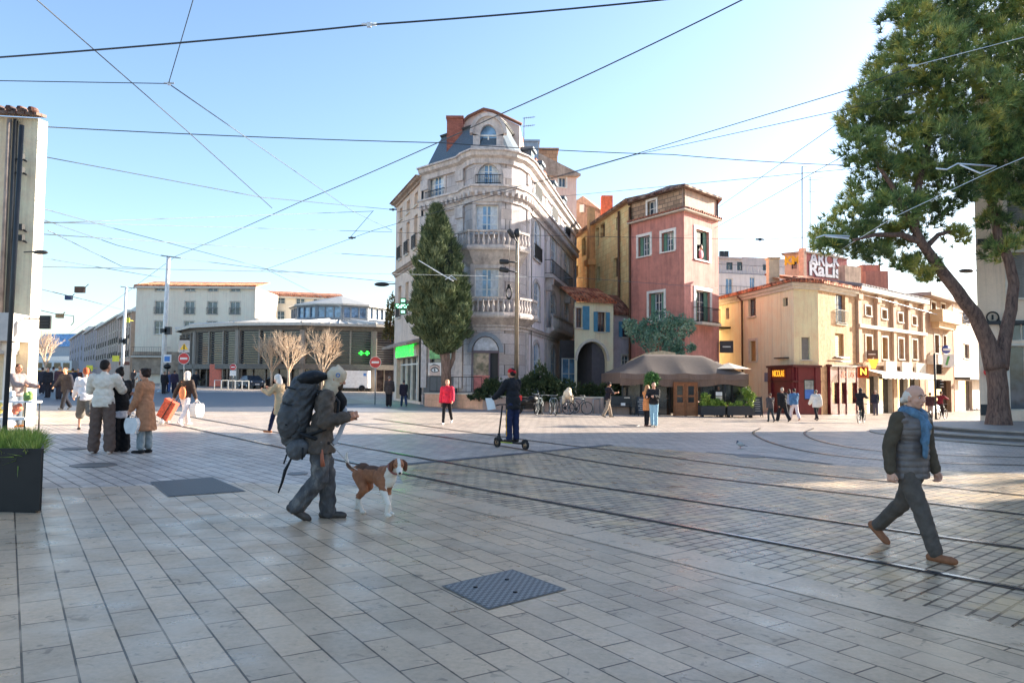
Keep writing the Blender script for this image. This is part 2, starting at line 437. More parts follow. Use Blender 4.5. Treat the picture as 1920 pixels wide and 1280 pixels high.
sheet('ground', [(-1500, -300), (1500, -300), (1500, 1800), (-1500, 1800)], 0,
      paving('plaza_paving', AZ_RAIL, .42, .21, (204, 188, 172), (184, 170, 158), (112, 100, 92), .014, .45, stain=.6))
def g2(*pp): return [(G(*p).x, G(*p).y) for p in pp]
near = [(-40, -30), (40, -30)]
kerb_in = [G(770, 910), G(1185, 1010), G(1710, 1132)]
kd = (kerb_in[2]-kerb_in[0]); kd.z = 0; kd.normalize(); kn = Vector((kd.y, -kd.x, 0))
if kn.y > 0: kn = -kn           # towards the camera
K0 = kerb_in[0]+kd*-.2; K1 = kerb_in[2]+kd*16
edge_left = [G(-900, 935), G(0, 918), G(155, 914), G(430, 905)]
sheet('pavement', [(p.x, p.y) for p in edge_left]+[((K0+kn*.5).x, (K0+kn*.5).y), ((K1+kn*.5).x, (K1+kn*.5).y), (30, -30), (-30, -30)], .004,
      paving('slab_paving', AZ_SLAB, .52, .245, (212, 182, 148), (184, 160, 132), (86, 70, 54), .007, .36, loc=(.1, .12, 0), tint=(206, 180, 150), stain=.5, bump=.55))
sheet('kerb_strip', [((K0).x, (K0).y), ((K1).x, (K1).y), ((K1+kn*.5).x, (K1+kn*.5).y), ((K0+kn*.5).x, (K0+kn*.5).y)], .008,
      paving('kerb_stone', math.atan2(kd.y, kd.x), 1.15, 5., (216, 188, 156), (202, 176, 146), (92, 78, 66), .008, .34, loc=(0, 2.5-.25, 0), stain=.4))
sheet('tramway_paving', [(K0.x, K0.y)]+g2((735, 872), (1140, 835), (1345, 850), (1560, 872), (2300, 905))+[(K1.x, K1.y)], .004,
      paving('sett_paving', AZ_RAIL+math.pi/2, .24, .145, (214, 188, 154), (174, 154, 130), (74, 60, 46), .013, .34, stain=.5, bump=.9, tint=(226, 190, 138)))
# dark granite drain strips crossing the square
dk = P('dark_granite', (70, 70, 74), .5)
def strip(pts, wd, dz, mat, name):
    mb = MB()
    for a, b in zip(pts[:-1], pts[1:]):
        d = Vector((b.x-a.x, b.y-a.y, 0)).normalized(); n = Vector((-d.y, d.x, 0))*wd/2
        q = [a-n, b-n, b+n, a+n]; mb.quad(*[(p.x, p.y, gz(p.x)+dz) for p in q])
    o = mb.build(name, mat); return tag(o, kind='structure')
strip([G(716, 875), G(930, 855), G(1145, 834)], .22, .010, dk, 'drain_strip')
strip([G(1325, 848), G(1440, 857), G(1560, 870)], .16, .010, dk, 'drain_strip')
# carriageway of the side street and the lane in front of the planters
asph = P('asphalt', (92, 95, 101), .5, var=.2, scale=3, bump=.3, bscale=60)
sheet('road', g2((40, 770), (560, 772), (700, 756), (610, 737), (380, 735), (150, 712), (108, 712)), .004, asph)
sheet('lane', g2((560, 773), (700, 773), (1175, 773), (1175, 762), (700, 757)), .008, P('lane_stone', (134, 133, 136), .5, var=.15))
sheet('pedestrian_island', g2((560, 752), (640, 744), (705, 757), (640, 757)), .012, P('island_stone', (176, 160, 146), .7))
# rails: groove and steel head laid flush
def rail(pts, label):
    t = thing('tram_rail', label, 'tram rail', (pts[0].x, pts[0].y, gz(pts[0].x)), 'tram rails in the square')
    for nm, wd, off, dz, m in (('groove', .085, 0, .012, M['groove']), ('rail_head', .06, .018, .018, M['railhead'])):
        mb = MB(); n = len(pts); nr = []
        for i in range(n):
            d = pts[min(i+1, n-1)]-pts[max(i-1, 0)]; d.z = 0; d.normalize(); nr.append(Vector((-d.y, d.x, 0)))
        for i in range(n-1):
            q = [pts[i]+nr[i]*(off-wd/2), pts[i+1]+nr[i+1]*(off-wd/2), pts[i+1]+nr[i+1]*(off+wd/2), pts[i]+nr[i]*(off+wd/2)]
            for z0, z1 in ((dz, dz),):
                mb.quad(*[(p.x, p.y, gz(p.x)+dz) for p in q])
        mb.build(nm, m, t)
M['groove'] = P('rail_groove', (74, 68, 64), .7, .0); M['railhead'] = P('polished_rail', (150, 154, 160), .22, .9)
def smooth(pp, k=6):
    P_ = [G(*p) for p in pp]; P_ = [P_[0]*2-P_[1]]+P_+[P_[-1]*2-P_[-2]]; out = []
    for i in range(1, len(P_)-2):
        for j in range(k):
            t = j/k; a, b, c, d = P_[i-1:i+3]
            out.append(.5*((2*b)+(c-a)*t+(2*a-5*b+4*c-d)*t*t+(3*b-a-3*c+d)*t**3))
    out.append(P_[-2]); return out
rail(smooth([(200, 771), (320, 795), (740, 885), (960, 929), (1440, 1017), (1920, 1107), (2600, 1235)]), 'tram rail nearest the kerb stones, running under the walking man')
rail(smooth([(230, 757), (347, 780), (640, 832), (960, 889), (1585, 982), (1920, 1030), (2600, 1130)]), 'second tram rail out from the kerb, passing behind the brown boots')
rail(smooth([(620, 790), (900, 830), (1120, 867), (1335, 897), (1625, 930), (1920, 966), (2500, 1035)]), 'third tram rail out from the kerb')
rail(smooth([(700, 785), (1000, 827), (1180, 848), (1430, 880), (1745, 911), (1920, 930), (2500, 990)]), 'farthest straight tram rail from the kerb')
rail(smooth([(1425, 803), (1412, 812), (1440, 828), (1500, 844), (1600, 858), (1760, 868), (1950, 873), (2300, 878)]), 'outer curved tram rail bending left of the pigeon track')
rail(smooth([(1525, 803), (1508, 812), (1530, 825), (1600, 840), (1720, 851), (1950, 858), (2300, 862)]), 'inner curved tram rail bending behind the walking man')
# access covers set in the paving
def cover(corners, label, mat, bolts=0):
    q = [G(*c, .0) for c in corners]; ctr = sum(q, Vector())/4
    t = thing('manhole_cover', label, 'manhole cover', (ctr.x, ctr.y, gz(ctr.x)), 'covers set in the paving')
    mb = MB(); mb.add([(p.x, p.y, gz(p.x)+.012) for p in q]+[(p.x, p.y, gz(p.x)-.02) for p in q], [(0, 1, 2, 3), (0, 4, 5, 1), (1, 5, 6, 2), (2, 6, 7, 3), (3, 7, 4, 0)])
    mb.build('plate', mat, t)
    fr = MB(); o2 = [ctr+(p-ctr)*1.05 for p in q]
    for i in range(4):
        a, b, c, d = q[i], q[(i+1) % 4], o2[(i+1) % 4], o2[i]; fr.quad(*[(p.x, p.y, gz(p.x)+.010) for p in (a, b, c, d)])
    fr.build('rim', M['cast'], t)
    for i in range(bolts):
        f = [(.25, .3), (.7, .3), (.5, .75)][i]; p = q[0].lerp(q[1], f[0]).lerp(q[3].lerp(q[2], f[0]), f[1])
        b = MB(); b.lathe([(.018, .0), (.018, .006)], (p.x, p.y, gz(p.x)+.013), 10); b.build('bolt', M['black'], t)
M['cast'] = P('cast_iron', (104, 102, 100), .5, .5)
def tread(name, col, s=.03, az=0.):
    t = NT(name); co = t.coords(rz=az); v = t.n('ShaderNodeTexChecker'); t.l(co, v.inputs['Vector']); v.inputs['Scale'].default_value = 1/s
    v.inputs['Color1'].default_value = (*L(col), 1); v.inputs['Color2'].default_value = (*[x*.42 for x in L(col)], 1)
    t.bump(v.outputs['Fac'], .6, .008); return t.out(v.outputs['Color'], .5, .3)
cover([(833, 1100), (960, 1070), (1057, 1106), (917, 1142)], 'patterned metal cover with three bolts in the near slabs', tread('tread_plate', (132, 131, 128), .032, -AZ_SLAB), 3)
cover([(285, 904), (397, 896), (457, 921), (318, 931)], 'dark square metal grating behind the backpack man', tread('tread_dark', (84, 80, 76), .05, -AZ_SLAB))
for k, (cx, cy, rx, lab) in enumerate([(175, 872, 45, 'round iron cover just in front of the standing trio'), (140, 841, 30, 'round iron cover left of the man in the off-white top'), (558, 888, 20, 'small dark cover behind the dangling backpack strap'), (1400, 855, 36, 'long flat cover in front of the pigeon'), (1180, 797, 40, 'flat iron cover by the couple in the sun')]):
    p = G(cx, cy); r = abs(G(cx+rx, cy).x-G(cx-rx, cy).x)/2
    mb = MB(); r = min(r, .42); mb.lathe([(r, -.02), (r, .011), (r*.94, .0135), (r*.9, .010)], (p.x, p.y, gz(p.x)), 28); tag(mb.build('manhole_cover', M['cast']), lab, 'manhole cover', 'covers set in the paving')
# ================================================================== buildings
def hsweep(mb, path, prof, mi=0, closed=False):
    """run a profile [(out, z)] along a horizontal polyline, mitred; outside is to the right of travel"""
    n = len(path); P_ = [Vector((p[0], p[1])) for p in path]; rows = []
    for i in range(n):
        a = P_[i]-P_[i-1] if i > 0 else P_[1]-P_[0]; b = P_[i+1]-P_[i] if i < n-1 else P_[-1]-P_[-2]
        a.normalize(); b.normalize(); na = Vector((a.y, -a.x)); nb = Vector((b.y, -b.x)); m = (na+nb)
        m = m/max(.35, m.dot(na)) if m.length > 1e-6 else na
        rows.append([(P_[i].x+m.x*w, P_[i].y+m.y*w, z) for w, z in prof])
    k = len(prof); vs = [v for r in rows for v in r]; fs = []
    for i in range(n-1):
        for j in range(k-1): fs.append((i*k+j, (i+1)*k+j, (i+1)*k+j+1, i*k+j+1))
    fs.append(tuple(range(k))); fs.append(tuple((n-1)*k+j for j in reversed(range(k)))); mb.add(vs, fs, mi)
def cornice_prof(z, out, h):
    return [(0, z-h), (out*.25, z-h), (out*.3, z-h*.6), (out*.7, z-h*.45), (out*.8, z-h*.15), (out, z-h*.12), (out, z), (0, z)]
def along(path, step):
    out = []
    for a, b in zip(path[:-1], path[1:]):
        a = Vector(a[:2]); b = Vector(b[:2]); n = max(1, round((b-a).length/step)); out += [a.lerp(b, k/n) for k in range(n)]
    out.append(Vector(path[-1][:2])); return out
def offset(path, w):
    n = len(path); P_ = [Vector((p[0], p[1])) for p in path]; r = []
    for i in range(n):
        a = (P_[i]-P_[i-1] if i > 0 else P_[1]-P_[0]).normalized(); b = (P_[i+1]-P_[i] if i < n-1 else P_[-1]-P_[-2]).normalized()
        na = Vector((a.y, -a.x)); nb = Vector((b.y, -b.x)); m = na+nb; m = m/max(.35, m.dot(na)); r.append(P_[i]+m*w)
    return r
def stone_balcony(root, path, z, h, out, mat, name='balcony', slab=.22, under=.5):
    mb = MB(); hsweep(mb, path, [(-.05, z-slab-under), (out*.35, z-slab-under*.6), (out*.85, z-slab), (out, z-slab), (out+.06, z-slab*.5), (out+.06, z), (-.05, z)]); o = mb.build(name, mat, root)
    b = MB(); op = offset(path, out-.1)
    hsweep(b, op, [(-.09, z+.002), (.09, z+.002), (.09, z+.1), (-.09, z+.1)]); hsweep(b, op, [(-.1, z+h-.12), (.1, z+h-.12), (.12, z+h), (-.12, z+h)])
    for p in along(op, .3): b.lathe([(.05, z+.1), (.06, z+.16), (.1, z+.1+h*.28), (.05, z+h*.6), (.045, z+h*.75), (.07, z+h-.12)], (p.x, p.y, 0), 8)
    b.build('balustrade', mat, o); return o
M['mural_stone'] = stucco('mural_stone', (184, 182, 178), (132, 128, 138), .65, scale=.45); M['mural_lilac'] = stucco('mural_lilac', (222, 226, 230), (172, 172, 190), .6, scale=.5)
M['cornice'] = stucco('cornice_stone', (184, 184, 180), (112, 110, 112), .7, scale=.9)
M['slate'] = P('slate_roof', (84, 98, 110), .55, var=.35, scale=14, bump=.4, bscale=18)
M['zinc'] = P('zinc_roof', (150, 158, 168), .45, .3, var=.2, scale=3); M['brickred'] = ashlar('chimney_brick', (158, 100, 84), 0, .24, .08, .01, (124, 76, 66))
M['dirt'] = stucco('dirty_stone', (164, 152, 138), (92, 82, 76), .8, scale=.8); M['teal'] = P('teal_shutter', (78, 138, 166), .6, var=.15); M['green_sh'] = P('green_shutter', (96, 140, 122), .6, var=.15)
M['shop_red'] = P('burgundy_paint', (108, 36, 44), .42, var=.12); M['ochre_blind'] = P('ochre_blind', (186, 148, 92), .7); M['grey_blind'] = P('grey_blind', (140, 138, 134), .7); M['brown_frame'] = P('brown_window_paint', (96, 66, 56), .6)
M['bluegrey'] = P('blue_grey_stone', (136, 146, 158), .8)

# ------------------------------------------------ corner building with rounded bay (pharmacy)
def corner_building():
    c0, c1, c2 = XY(738, 56), XY(789, 48), XY(866, 45.3)
    bay = [c2, Vector((-2.72, 44.55)), Vector((-2.26, 43.95)), Vector((-.69, 43.95)), Vector((-.08, 44.3)), Vector((.42, 44.95)), XY(985, 46.0)]
    c3 = bay[-1]; c4 = XY(1076, 66)
    back = [Vector((c4.x-3, 74)), Vector((c0.x-.5, 72))]
    root = thing('corner_building', 'tall pale corner building with rounded bay, stone balconies and steep slate roof', 'building', (c1.x, c1.y, gz(c1.x)))
    E = zat(-1.5, 43.95, 284); z0 = -.6
    FL, FA, FB, FR = Fr(c0, c1), Fr(c1, c2), Fr(bay[2], bay[3]), Fr(c3, c4)
    ground_top = zat(-1.5, 43.95, 607); z1 = zat(-1.5, 43.95, 590); z2 = zat(-1.5, 43.95, 465); z3 = zat(-1.5, 43.95, 349)
    mb = MB()
    # real side wall with the pharmacy
    hl = []
    rows = [(322, 350), (352, 408), (470, 505), (570, 615)]
    cols = [(752, 760), (768, 777)]
    wl = []
    for j, (va, vb) in enumerate(((z3+.2, E-1.0), (z2+1.0, z2+3.3), (z1+.7, z1+3.0), (ground_top-.3+.2, z1+.0))):
        if j == 3: continue
        for f in (.2, .48, .76):
            u = FL.len*f; wl.append((u-.5, u+.5, va, vb))
    shop = (FL.len*.12, FL.len*.9, gz(c1.x)+.2, gz(c1.x)+3.1)
    wall(mb, FL, 0, FL.len, z0, E-.4, wl+[shop], .3, 0)
    # painted wall left of the bay
    wa = [FA.rect(803, 833, 331, 372), FA.rect(800, 832, 410, 458), FA.rect(800, 832, 505, 560)]; shopw = FA.rect(806, 846, 650, 705)
    wall(mb, FA, 0, FA.len, z0, E-.2, wa+[shopw], .22, 1)
    # bay
    for i in range(len(bay)-1):
        if i == 2: continue
        F = Fr(bay[i], bay[i+1]); wall(mb, F, 0, F.len, z0, E, [], .2, 1)
    wb = [FB.rect(896, 936, 307, 346)+(.75,), FB.rect(892, 934, 384, 438), FB.rect(890, 936, 503, 562), FB.rect(884, 936, 630, 735)+(.95,)]
    wall(mb, FB, 0, FB.len, z0, E, wb, .25, 1)
    # long right-hand facade
    us = [FR.len*f for f in (.16, .47, .78)]; wr = []
    for k, u in enumerate(us):
        wr.append((u-1.1, u+1.1, z3+.5, E-.75, .7)); wr.append((u-1.1, u+1.1, z2+.15, z3-.95, .5 if k != 1 else 0)); wr.append((u-1.1, u+1.1, z1+.15, z2-1.3, .6)); wr.append((u-1, u+1, .5, ground_top-.8, .5))
    wall(mb, FR, 0, FR.len, z0, E, wr, .07, 2)
    outl = [c0, c1]+bay+[c4]+back
    n = len(outl)
    for i in (n-1, n-2, n-3):
        a, b = outl[i], outl[(i+1) % n]; mb.quad((a.x, a.y, z0), (b.x, b.y, z0), (b.x, b.y, E), (a.x, a.y, E), 0)
    mb.add([(p.x, p.y, E-.42) for p in outl], [tuple(range(n))], 0)
    mb.build('wall', [stucco('plain_render', (200, 190, 174), (150, 128, 112), .5), ashlar('mural_blocks', (176, 178, 180), FA.az, 1.1, .62, .012, (156, 152, 146), (120, 112, 110), amt=.6), M['mural_lilac']], root)
    for i, r in enumerate(wl): window(root, FL, r, .3, 'white', 'glass', (2, 2), None, 'offwhite', rail=(.9 if i > 2 else None))
    for i, r in enumerate(wa): window(root, FA, r, .22, 'white', 'glass_blue', (2, 3), 'cornice', 'cornice', tw=.2, rail=.5 if i == 0 else None, curtain=True)
    window(root, FB, wb[0], .25, 'white', 'glass_blue', (2, 3), 'cornice', 'cornice', arch=.75, tw=.26, rail=.55, curtain=True)
    window(root, FB, wb[1], .25, 'white', 'glass_blue', (2, 3), 'cornice', 'cornice', tw=.2, curtain=True); window(root, FB, wb[2], .25, 'white', 'glass_blue', (2, 3), 'cornice', 'cornice', tw=.26, curtain=True)
    for i, r in enumerate(wr):
        a = r[4] if len(r) > 4 else 0
        window(root, FR, r, .065, 'white', 'glass_blue', (2, 3), 'cornice', 'cornice', arch=a, tw=.22, curtain=True, rail=.9 if i in (1, 0, 4, 8) else None)
    # shop door in the bay: fanlight, display window, dark doorway, pink counter front
    u0, u1, v0, v1 = wb[3][:4]; um = u0+(u1-u0)*.62; vt = v0+(v1-v0)*.70
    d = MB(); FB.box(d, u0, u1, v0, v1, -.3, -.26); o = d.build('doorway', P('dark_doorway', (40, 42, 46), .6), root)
    d = MB(); FB.box(d, u0+.05, um, v0+.95, vt, -.255, -.2); d.build('display_window', glassm('shop_glass', (150, 128, 118), .1, .9), o)
    d = MB(); FB.box(d, u0+.05, um, v0+.02, v0+.9, -.255, -.12); FB.box(d, u0, um+.06, v0+.9, v0+.98, -.256, -.06); d.build('counter_front', P('pink_paint', (206, 124, 118), .6, var=.25), o)
    d = MB(); FB.box(d, u0, u1, vt, vt+.14, -.258, -.06); FB.box(d, um, um+.09, v0, vt, -.257, -.1); FB.box(d, u0, u0+.07, v0, vt, -.2, -.06); FB.box(d, u1-.07, u1, v0, vt, -.2, -.06); d.build('door_frame', P('mauve_wood', (104, 92, 104), .6), o)
    d = MB(); pts = arcpts(u0+.06, u1-.06, v1-.03, .9, 12); d.add([FB.pt(u0+.06, vt+.15, -.19)]+[FB.pt(a, max(b, vt+.15), -.19) for a, b in pts]+[FB.pt(u1-.06, vt+.15, -.19)], [tuple(range(len(pts)+2))]); d.build('fanlight', P('pale_fanlight', (190, 194, 204), .4, var=.35, scale=3), o)
    t = MB(); 
    pi = arcpts(u0, u1, v1, .95); po = arcpts(u0-.26, u1+.26, v1+.24, 1.2)
    for k in range(len(pi)-1):
        (a, b), (c, dd), (e, f), (g_, h) = pi[k], pi[k+1], po[k+1], po[k]
        t.hexa([FB.pt(a, b, 0), FB.pt(c, dd, 0), FB.pt(c, dd, .08), FB.pt(a, b, .08), FB.pt(g_, h, 0), FB.pt(e, f, 0), FB.pt(e, f, .08), FB.pt(g_, h, .08)])
    t.build('trim', M['bluegrey'], o)
    text('Café du Coin', .2, FB, (u0+u1)/2-.1, vt+.38, -.18, M['black'], o) if False else None
    # eye poster in the pharmacy side window
    a0, a1, b0, b1 = shopw
    window(root, FA, shopw, .2, 'dark', 'glass', (2, 1), None, None, name='shop_window')
    pb = MB(); e = FA.rect(804, 829, 680, 704); FA.box(pb, e[0], e[1], e[2], e[3], .02, .05); po_ = pb.build('eye_poster', P('poster_white', (222, 218, 214), .5), root)
    cu, cv = (e[0]+e[1])/2, (e[2]+e[3])/2-.05; hw = (e[1]-e[0])/2*.8
    for nm, pts, wv, m in (('skin', [(-1, -.62), (1, -.62), (1, .5), (-1, .5)], .052, P('poster_skin', (206, 178, 164), .5)), ('eyelid', [(-.85, 0), (-.4, .3), (.1, .36), (.6, .2), (.9, -.12), (.5, -.22), (0, -.3), (-.5, -.2)], .055, P('poster_dark', (46, 40, 42), .5)), ('eyeball', [(-.62, 0), (-.3, .16), (.1, .2), (.5, .08), (.66, -.1), (.3, -.18), (-.2, -.2)], .058, P('poster_eye', (226, 222, 220), .4)), ('iris', [(.17*math.cos(k*.7854)+.0, .17*math.sin(k*.7854)) for k in range(8)], .061, P('poster_iris', (58, 60, 66), .3)), ('eyebrow', [(-.9, .42), (-.2, .68), (.6, .55), (.95, .25), (.5, .45), (-.2, .55)], .064, P('poster_dark', (46, 40, 42), .5))):
        q = MB(); q.add([FA.pt(cu+p[0]*hw, cv+p[1]*hw*1.1, wv) for p in pts], [tuple(range(len(pts)))]); q.build(nm, m, po_)
    gp = MB(); FA.box(gp, e[0]+.1, e[1]-.05, e[3]+.25, e[3]+.95, .02, .04); gp.build('poster', P('green_poster', (120, 176, 110), .5, var=.5, scale=5), root)
    pl = MB(); r0 = FA.rect(794, 868, 706, 745); FA.box(pl, r0[0]+.1, r0[1]-.5, gz(c1.x), r0[3], .02, .1); pl.build('plinth', P('dark_panel', (84, 82, 84), .5), root)
    # cornices and string courses
    full = [c1, *bay, c4]
    for nm, z, out, h in (('eave_cornice', E, .62, .75), ('upper_cornice', z3, .5, .95), ('string_course', ground_top+.02, .26, .4), ('plinth_course', .75, .1, 1.2)):
        mb = MB(); hsweep(mb, full, cornice_prof(z, out, h))
        if nm == 'upper_cornice':
            for p, q in zip(along(offset(full, .3), .42)[:-1], along(offset(full, .3), .42)[1:]):
                mb.box(((p.x+q.x)/2, (p.y+q.y)/2, z-.5), (.16, .3, .3), math.atan2((q-p).y, (q-p).x))
        mb.build(nm, M['cornice'], root)
    mb = MB(); hsweep(mb, [c0, c1], cornice_prof(E-.35, .55, .3)); mb.build('side_cornice', M['dirt'], root); mb = MB(); hsweep(mb, [c0, c1], cornice_prof(z2+.2, .3, .35)); mb.build('side_cornice', M['dirt'], root)
    mb = MB(); hsweep(mb, [c0, c1], [(0, ground_top-.85), (.9, ground_top-1.1), (.95, ground_top-.95), (0, ground_top-.6)]); mb.build('shop_canopy', M['dirt'], root)
    # pilasters and swags that carry the painted relief
    for F, u in ((FA, .35), (FA, FA.len-.2), (FR, .35), (FR, FR.len*.315), (FR, FR.len*.63), (FR, FR.len-.4)):
        mb = MB()
        for a, b in ((ground_top, z3-.95), (z3, E-.75)): k_ = .35 if F is FR else 1; F.box(mb, u-.3, u+.3, a, b, .002, .14*k_); F.box(mb, u-.36, u+.36, b-.7, b-.05, .003, .26*k_)
        F.box(mb, u-.36, u+.36, 1.2, ground_top-.4, .002, .17*k_); mb.build('pilaster', M['cornice'], root)
    # balconies
    stone_balcony(root, bay[1:6], z2, .95, .75, M['cornice'], under=.9); stone_balcony(root, bay[0:7], z1, 1.0, .8, M['cornice'], under=.55)
    for v, a, iron in ((z2-.35, (.30, .78), True), (z1-.1, (.33, .8), False)):
        A = FR.A+FR.u*FR.len*a[0]; B = FR.A+FR.u*FR.len*a[1]
        if iron:
            mb = MB(); FR.box(mb, FR.len*a[0], FR.len*a[1], v-.25, v, 0, .6)
            for u in (FR.len*a[0]+.6, FR.len*a[1]-.6): 
                FR.box(mb, u-.25, u+.25, v-1.1, v-.25, .01, .45); FR.box(mb, u-.22, u+.22, v-.7, v-.251, .451, .55)
            o = mb.build('balcony', M['cornice'], root); railing(FR, FR.len*a[0], FR.len*a[1], v, 1.0, .55, 'black', o, .25)
        else: stone_balcony(root, [A, B], v, 1.0, .55, M['cornice'])
    # steep slate roof behind the eave
    r = MB(); lo = offset(full, -.1); hi = offset(full, -1.5); H = E+2.5
    for i in range(len(lo)-1): r.quad((*lo[i], E-.02), (*lo[i+1], E-.02), (*hi[i+1], H), (*hi[i], H), 0)
    r.quad((*lo[0], E-.02), (*hi[0], H), (*Vector((back[1].x+1.5, back[1].y-8)), H), (*Vector((c0.x, c0.y)), E-.5), 0)
    ring = hi+[Vector((back[0].x, back[0].y)), Vector((back[1].x+2, back[1].y-6))]
    r.add([(p.x, p.y, H) for p in ring], [tuple(range(len(ring)))], 1)
    rf = r.build('roof', [M['slate'], M['zinc']], root)
    mb = MB(); hsweep(mb, hi, cornice_prof(H+.12, .18, .22)); mb.build('roof_ridge', M['dark'], rf)
    # arched stone dormer over the bay
    F2 = Fr((-2.25, 44.35), (-.7, 44.35)); o_ = F2.rect(900, 931, 233, 274); dm = MB()
    uu0, uu1 = o_[0]-.42, o_[1]+.42; top = zat(-1.5, 44.35, 219)
    pts = [(uu0, E)]+arcpts(uu0, uu1, top, 1.05, 12)+[(uu1, E)]
    hole = arcpts(o_[0], o_[1], o_[3], .7, 12)
    for k in range(12):
        pa, pb_ = pts[1+k], pts[2+k]; ha, hb = hole[k], hole[k+1]
        dm.quad(F2.pt(*ha), F2.pt(*hb), F2.pt(*pb_), F2.pt(*pa)); dm.quad(F2.pt(*pa), F2.pt(*pb_), F2.pt(*pb_, -2.6), F2.pt(*pa, -2.6)); dm.quad(F2.pt(*ha), F2.pt(*ha, -.3), F2.pt(*hb, -.3), F2.pt(*hb))
    F2.box(dm, uu0, o_[0], E-.1, o_[3]-.7, -.5, .0); F2.box(dm, o_[1], uu1, E-.1, o_[3]-.7, -.5, .0); F2.box(dm, uu0-.12, uu1+.12, E, o_[2], -.6, .16)
    for sgn in (uu0, uu1): dm.quad(F2.pt(sgn, E), F2.pt(sgn, top-1.05), F2.pt(sgn, top-1.05, -2.6), F2.pt(sgn, E, -2.6))
    do = dm.build('dormer', M['cornice'], rf)
    cap = MB(); pi = arcpts(uu0, uu1, top, 1.05, 14); po = arcpts(uu0-.2, uu1+.2, top+.2, 1.25, 14)
    for k in range(14):
        (a, b), (c, dd), (e1, f1), (g_, h_) = pi[k], pi[k+1], po[k+1], po[k]
        cap.hexa([F2.pt(a, b, -.3), F2.pt(c, dd, -.3), F2.pt(c, dd, .18), F2.pt(a, b, .18), F2.pt(g_, h_, -.3), F2.pt(e1, f1, -.3), F2.pt(e1, f1, .18), F2.pt(g_, h_, .18)])
    cap.build('dormer_hood', M['cornice'], rf)
    g_ = MB(); g_.add([F2.pt(a, b, -.28) for a, b in hole]+[F2.pt(o_[1], o_[2], -.28), F2.pt(o_[0], o_[2], -.28)], [tuple(range(len(hole)+2))]); g_.build('dormer_pane', M['glass_blue'], rf)
    b_ = MB(); F2.box(b_, o_[0], o_[1], (o_[2]+o_[3])/2, (o_[2]+o_[3])/2+.09, -.27, -.2); F2.box(b_, (o_[0]+o_[1])/2-.04, (o_[0]+o_[1])/2+.04, o_[2], (o_[2]+o_[3])/2, -.265, -.21); b_.build('dormer_bars', M['white'], rf)
    # small dormers on the long slope
    for f in (.2, .36, .62, .86):
        F3 = Fr(FR.A-FR.n*.55, FR.B-FR.n*.55); u = F3.len*f; m2 = MB(); F3.box(m2, u-.5, u+.5, E+.3, E+1.9, -1.2, .1); F3.box(m2, u-.65, u+.65, E+1.901, E+2.1, -1.3, .25); dd = m2.build('small_dormer', M['slate'], rf)
        m2 = MB(); F3.box(m2, u-.33, u+.33, E+.55, E+1.7, .101, .13); m2.build('dormer_window', M['glass_blue'], dd)
    m2 = MB(); 
    for f in (.27, .55, .72): p = FR.A+FR.u*FR.len*f-FR.n*1.9; m2.box((p.x, p.y, H+.3), (1.1, .7, 1.5), FR.az); 
    m2.build('chimney_stack', M['brickred'], rf)
    # brick chimney and plastered gable on top
    m2 = MB(); a, b = XY(832, 47.5), XY(862, 47.5); tp = zat(a.x, 47.5, 222); m2.box(((a.x+b.x)/2, 48.1, (E-1+tp)/2), (b.x-a.x, 1.2, tp-E+1)); m2.box(((a.x+b.x)/2, 48.1, tp+.08), (b.x-a.x+.12, 1.34, .17)); m2.build('chimney', M['brickred'], root)
    gm = MB(); y = 48.6; pts = [W(x, yy, y) for x, yy in ((856, 300), (856, 243), (878, 222), (907, 208), (925, 212), (974, 236), (974, 320))]
    nn = len(pts); vs = [tuple(p) for p in pts]+[(p.x+.6, p.y+7, p.z) for p in pts]; gm.add(vs, [tuple(range(nn)), tuple(range(2*nn-1, nn-1, -1))]+[(i, i+nn, (i+1) % nn+nn, (i+1) % nn) for i in range(nn)]); gm.build('gable', stucco('gable_render', (206, 186, 172), (160, 140, 128), .5), root)
    cp = MB(); cp.tube([pts[1]+Vector((0, -.1, .05)), pts[2]+Vector((0, -.1, .08)), pts[3]+Vector((0, -.1, .08)), pts[4]+Vector((0, -.1, .08)), pts[5]+Vector((.15, -.1, .05))], .11, 6); cp.build('gable_coping', P('coping_tile', (128, 84, 66), .8), root)
    # drainpipes at both ends of the painted walls
    for F, u in ((FR, FR.len-.12), (FA, .1), (FR, 1.05)):
        m2 = MB(); m2.tube([F.pt(u, .3, .14), F.pt(u, E-.9, .14)], .09 if F is not FR or u > 2 else .03, 8); m2.build('drainpipe', M['dark'] if u < 2 else M['bluegrey'], root)
    # pharmacy front
    u0, u1, v0, v1 = shop
    sf = MB(); FL.box(sf, u0, u1, v0-.6, v1, -.5, -.45); o = sf.build('shop_front', M['glass_dark'], root)
    sf = MB()
    for k in range(5): u = u0+(u1-u0)*k/4; FL.box(sf, u-.06, u+.06, v0-.5, v1, -.445, -.3)
    FL.box(sf, u0, u1, v1-.5, v1-.4, -.44, -.32); sf.build('shop_frame', M['white'], o)
    sg = MB(); FL.box(sg, u0-.1, u1+.1, v1+.02, v1+.75, .02, .16); so_ = sg.build('shop_sign', P('sign_board', (202, 190, 178), .6), root)
    text('PHARMACIE', 1.0, FL, (u0+u1)/2, v1+.4, .18, emis('green_neon', (40, 255, 60), 1.2), so_, extrude=.03, bold=.02, sx=1.0)
    return root
corner_building()
